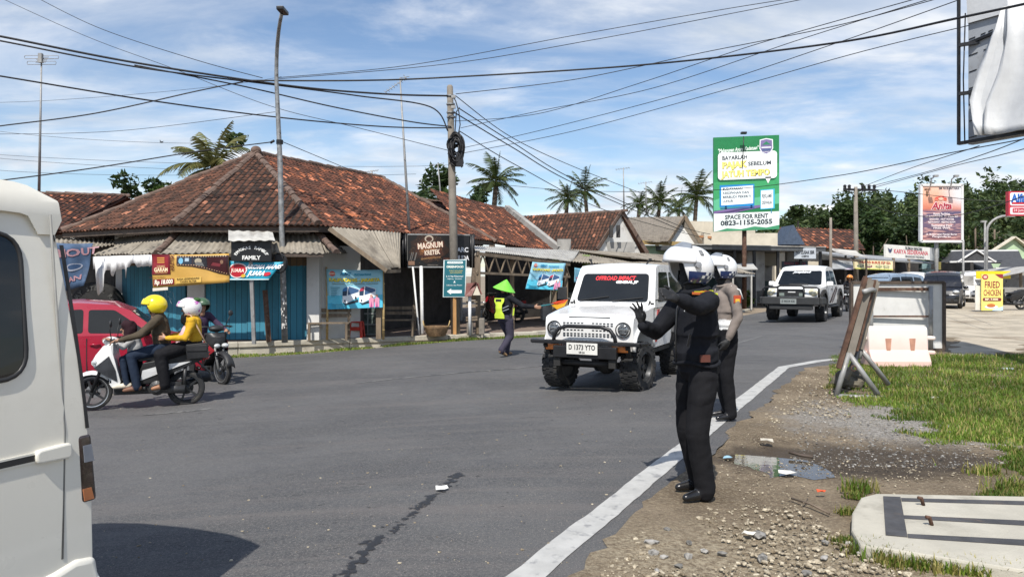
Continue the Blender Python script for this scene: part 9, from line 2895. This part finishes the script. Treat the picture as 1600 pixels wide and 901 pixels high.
def verge(g):
 py = 545 + 245 * g.random() ** 1.15
 x0 = 1310 if py < 590 else np.interp(py, [a for a, b in EDGE_G], [b for a, b in EDGE_G])
 px = g.uniform(max(1295, x0 - 90), 1760)
 p = G(px, py); q = mnoise.noise((p.x * 1.1, p.y * 1.1, 5)) + .4 * mnoise.noise((p.x * 4, p.y * 4, 1))
 e = min(1.0, max(0, (px - x0 + 90) / 200))
 if q < .25 - e * 1.1 + g.random() * .25 or p.y > 14.6 + .04 * p.x: return None, None, 0
 return p.x, p.y, .45 + e * .7 + q * .5
grass('grass', 'green grass on the verge by the barrier frames', 70000, verge, .02, .075, GRASS, 1)
grass('grass', 'dry yellow blades among the verge grass', 9000, verge, .03, .11, DRYGRASS, 2)
def tufts(spots, rad):
 def f(g):
  px, py, s = spots[g.integers(len(spots))]; p = G(px, py); r = rad * s; return p.x + g.normal() * r, p.y + g.normal() * r * .6, s
 return f
SP = [(1335, 775, .5), (1318, 846, .5), (1324, 800, .5), (1350, 862, .8), (1375, 872, .9), (1400, 880, .7), (1440, 884, .8), (1480, 890, .8), (1530, 896, .8), (1590, 899, .8), (1340, 765, 1), (1300, 606, .7), (1330, 600, .8), (1580, 765, 1.3), (1545, 740, 1)]
grass('grass', 'sparse tufts around the concrete cover', 1500, tufts(SP, .06), .02, .11, GRASS, 3); grass('grass', 'dry tufts around the concrete cover', 1300, tufts(SP, .08), .02, .12, DRYGRASS, 4)
def kerbgrass(g):
 q = g.random(); x = -12 + 18 * q; k = next(i for i in range(len(far_edge) - 1) if far_edge[i + 1][0] > x); a, b = far_edge[k], far_edge[k + 1]; f = (x - a[0]) / (b[0] - a[0]); y = a[1] + (b[1] - a[1]) * f
 d = g.random() * .55; n = mnoise.noise((x * 1.3, 3, 1)); return (x - d * .45, y + d * .9, .6 + n) if n > -.35 else (None, None, 0)
grass('grass', 'grass growing along the foot of the kerb wall', 9000, kerbgrass, .03, .10, GRASS, 5); grass('grass', 'straw among the grass at the kerb wall', 3500, kerbgrass, .03, .08, DRYGRASS, 6)
def bush(label, px, d, r, h, seed, m=LEAF_L):
 p = PX(px, d); t = thing('leafy_plant', label, 'plant', (p.x, p.y, gz(p.x, p.y)))
 bm = nb(); [tube(bm, [(0, 0, 0), (math.cos(a) * r * .5, math.sin(a) * r * .5, h * .6)], [.02, .008], 5) for a in range(5)]; obj('stems', bm, BARK, t, recalc=False)
 leaves_mesh('foliage', crown_points(260, r, h, seed, 5), .11, m, t, seed=seed)
bush('bright green bush beside the small kiosk', 1163, 37.5, .55, 1.0, 3); bush('dark shrub at the right end of the restaurant stall', 1478, 46.5, 1.0, 1.6, 4, LEAF)
def litter(label, px, py, w, col, seed):
 g = random.Random(seed); bm = nb(); p = G(px, py); n = 7; r = [g.uniform(.5, 1) for _ in range(n)]
 c = bm.verts.new(p + V3(0, 0, .035)); vs_ = [bm.verts.new(p + V3(math.cos(i * 6.283 / n) * w * r[i], math.sin(i * 6.283 / n) * w * r[i] * .7, .008 + .03 * g.random())) for i in range(n)]
 [bm.faces.new((c, vs_[i], vs_[(i + 1) % n])) for i in range(n)]
 o = obj('litter', bm, ink(col), recalc=False); o.modifiers.new('s', 'SOLIDIFY').thickness = .003; tag(o, label, 'litter')
for i, a in enumerate((('crumpled white paper at the near edge of the puddle', 1228, 741, .10, '#d8d5cc'), ('flattened pale wrapper at the far rim of the puddle', 1198, 690, .10, '#b9b2a4'), ('blue and yellow wrapper at the left end of the puddle', 1136, 717, .05, '#8fb2c4'), ('orange scrap between puddle and concrete cover', 1284, 772, .05, '#c8532c'),
 ('crumpled pale plastic bag lying on the verge grass', 1573, 577, .16, '#cfdbe2'), ('white scrap on the asphalt beside the wet streak', 691, 766, .06, '#d9d9d6'), ('white scrap among the shoulder chippings', 1168, 838, .06, '#d8d4c8'), ('pale scrap on the grass edge', 1460, 623, .09, '#d5d2c8'))): litter(*a, seed=i)
bm = nb(); tube(bm, [G(1233, 711) + V3(0, 0, .03), G(1250, 714) + V3(0, 0, .02), G(1270, 717) + V3(0, 0, .02)], .014, 6); tag(obj('stick', bm, DARKWOOD, recalc=False), 'dark broken stick lying at the far side of the puddle', 'stick')
bm = nb(); tube(bm, [G(1237, 780) + V3(0, 0, .01), G(1268, 792) + V3(0, 0, .02), G(1296, 804) + V3(0, 0, .01)], .008, 5); tube(bm, [G(1255, 789) + V3(0, 0, .015), G(1262, 783) + V3(0, 0, .02)], .005, 5); tag(obj('twig', bm, BARK, recalc=False), 'bent brown twig on the dirt left of the concrete cover', 'twig')
# wet streak on the asphalt, a chain of thin spilled pools
def streak():
 g = random.Random(8); pts = [G(px, py).xy for px, py in ((716, 738), (690, 768), (655, 790), (622, 822), (592, 842), (562, 872), (530, 915))]
 o = line_strip('wet_streak', [tuple(p) for p in pts], .34, None, .004, 0)
 me = o.data; me.materials.clear(); at = me.attributes.new('edge', 'FLOAT', 'POINT')
 for v in me.vertices: at.data[v.index].value = 1.0 if v.index % 3 == 1 else 0.0
 m, nt, b = new_mat('damp_asphalt'); A = N(nt, 'ShaderNodeAttribute', attribute_name='edge'); v = tvec(nt)
 f = tmap(nt, tmath(nt, 'ADD', tmath(nt, 'MULTIPLY', A.outputs['Fac'], .52), tmath(nt, 'ADD', tmath(nt, 'MULTIPLY', tnoise(nt, v, 17, 3, .5), 1.0), tmath(nt, 'MULTIPLY', tnoise(nt, v, 5, 3, .6), .5))), 1.18, 1.24, 0, .8)
 b.inputs['Base Color'].default_value = (.026, .026, .028, 1); b.inputs['Roughness'].default_value = .5; nt.links.new(f, b.inputs['Alpha']); me.materials.append(m)
streak()
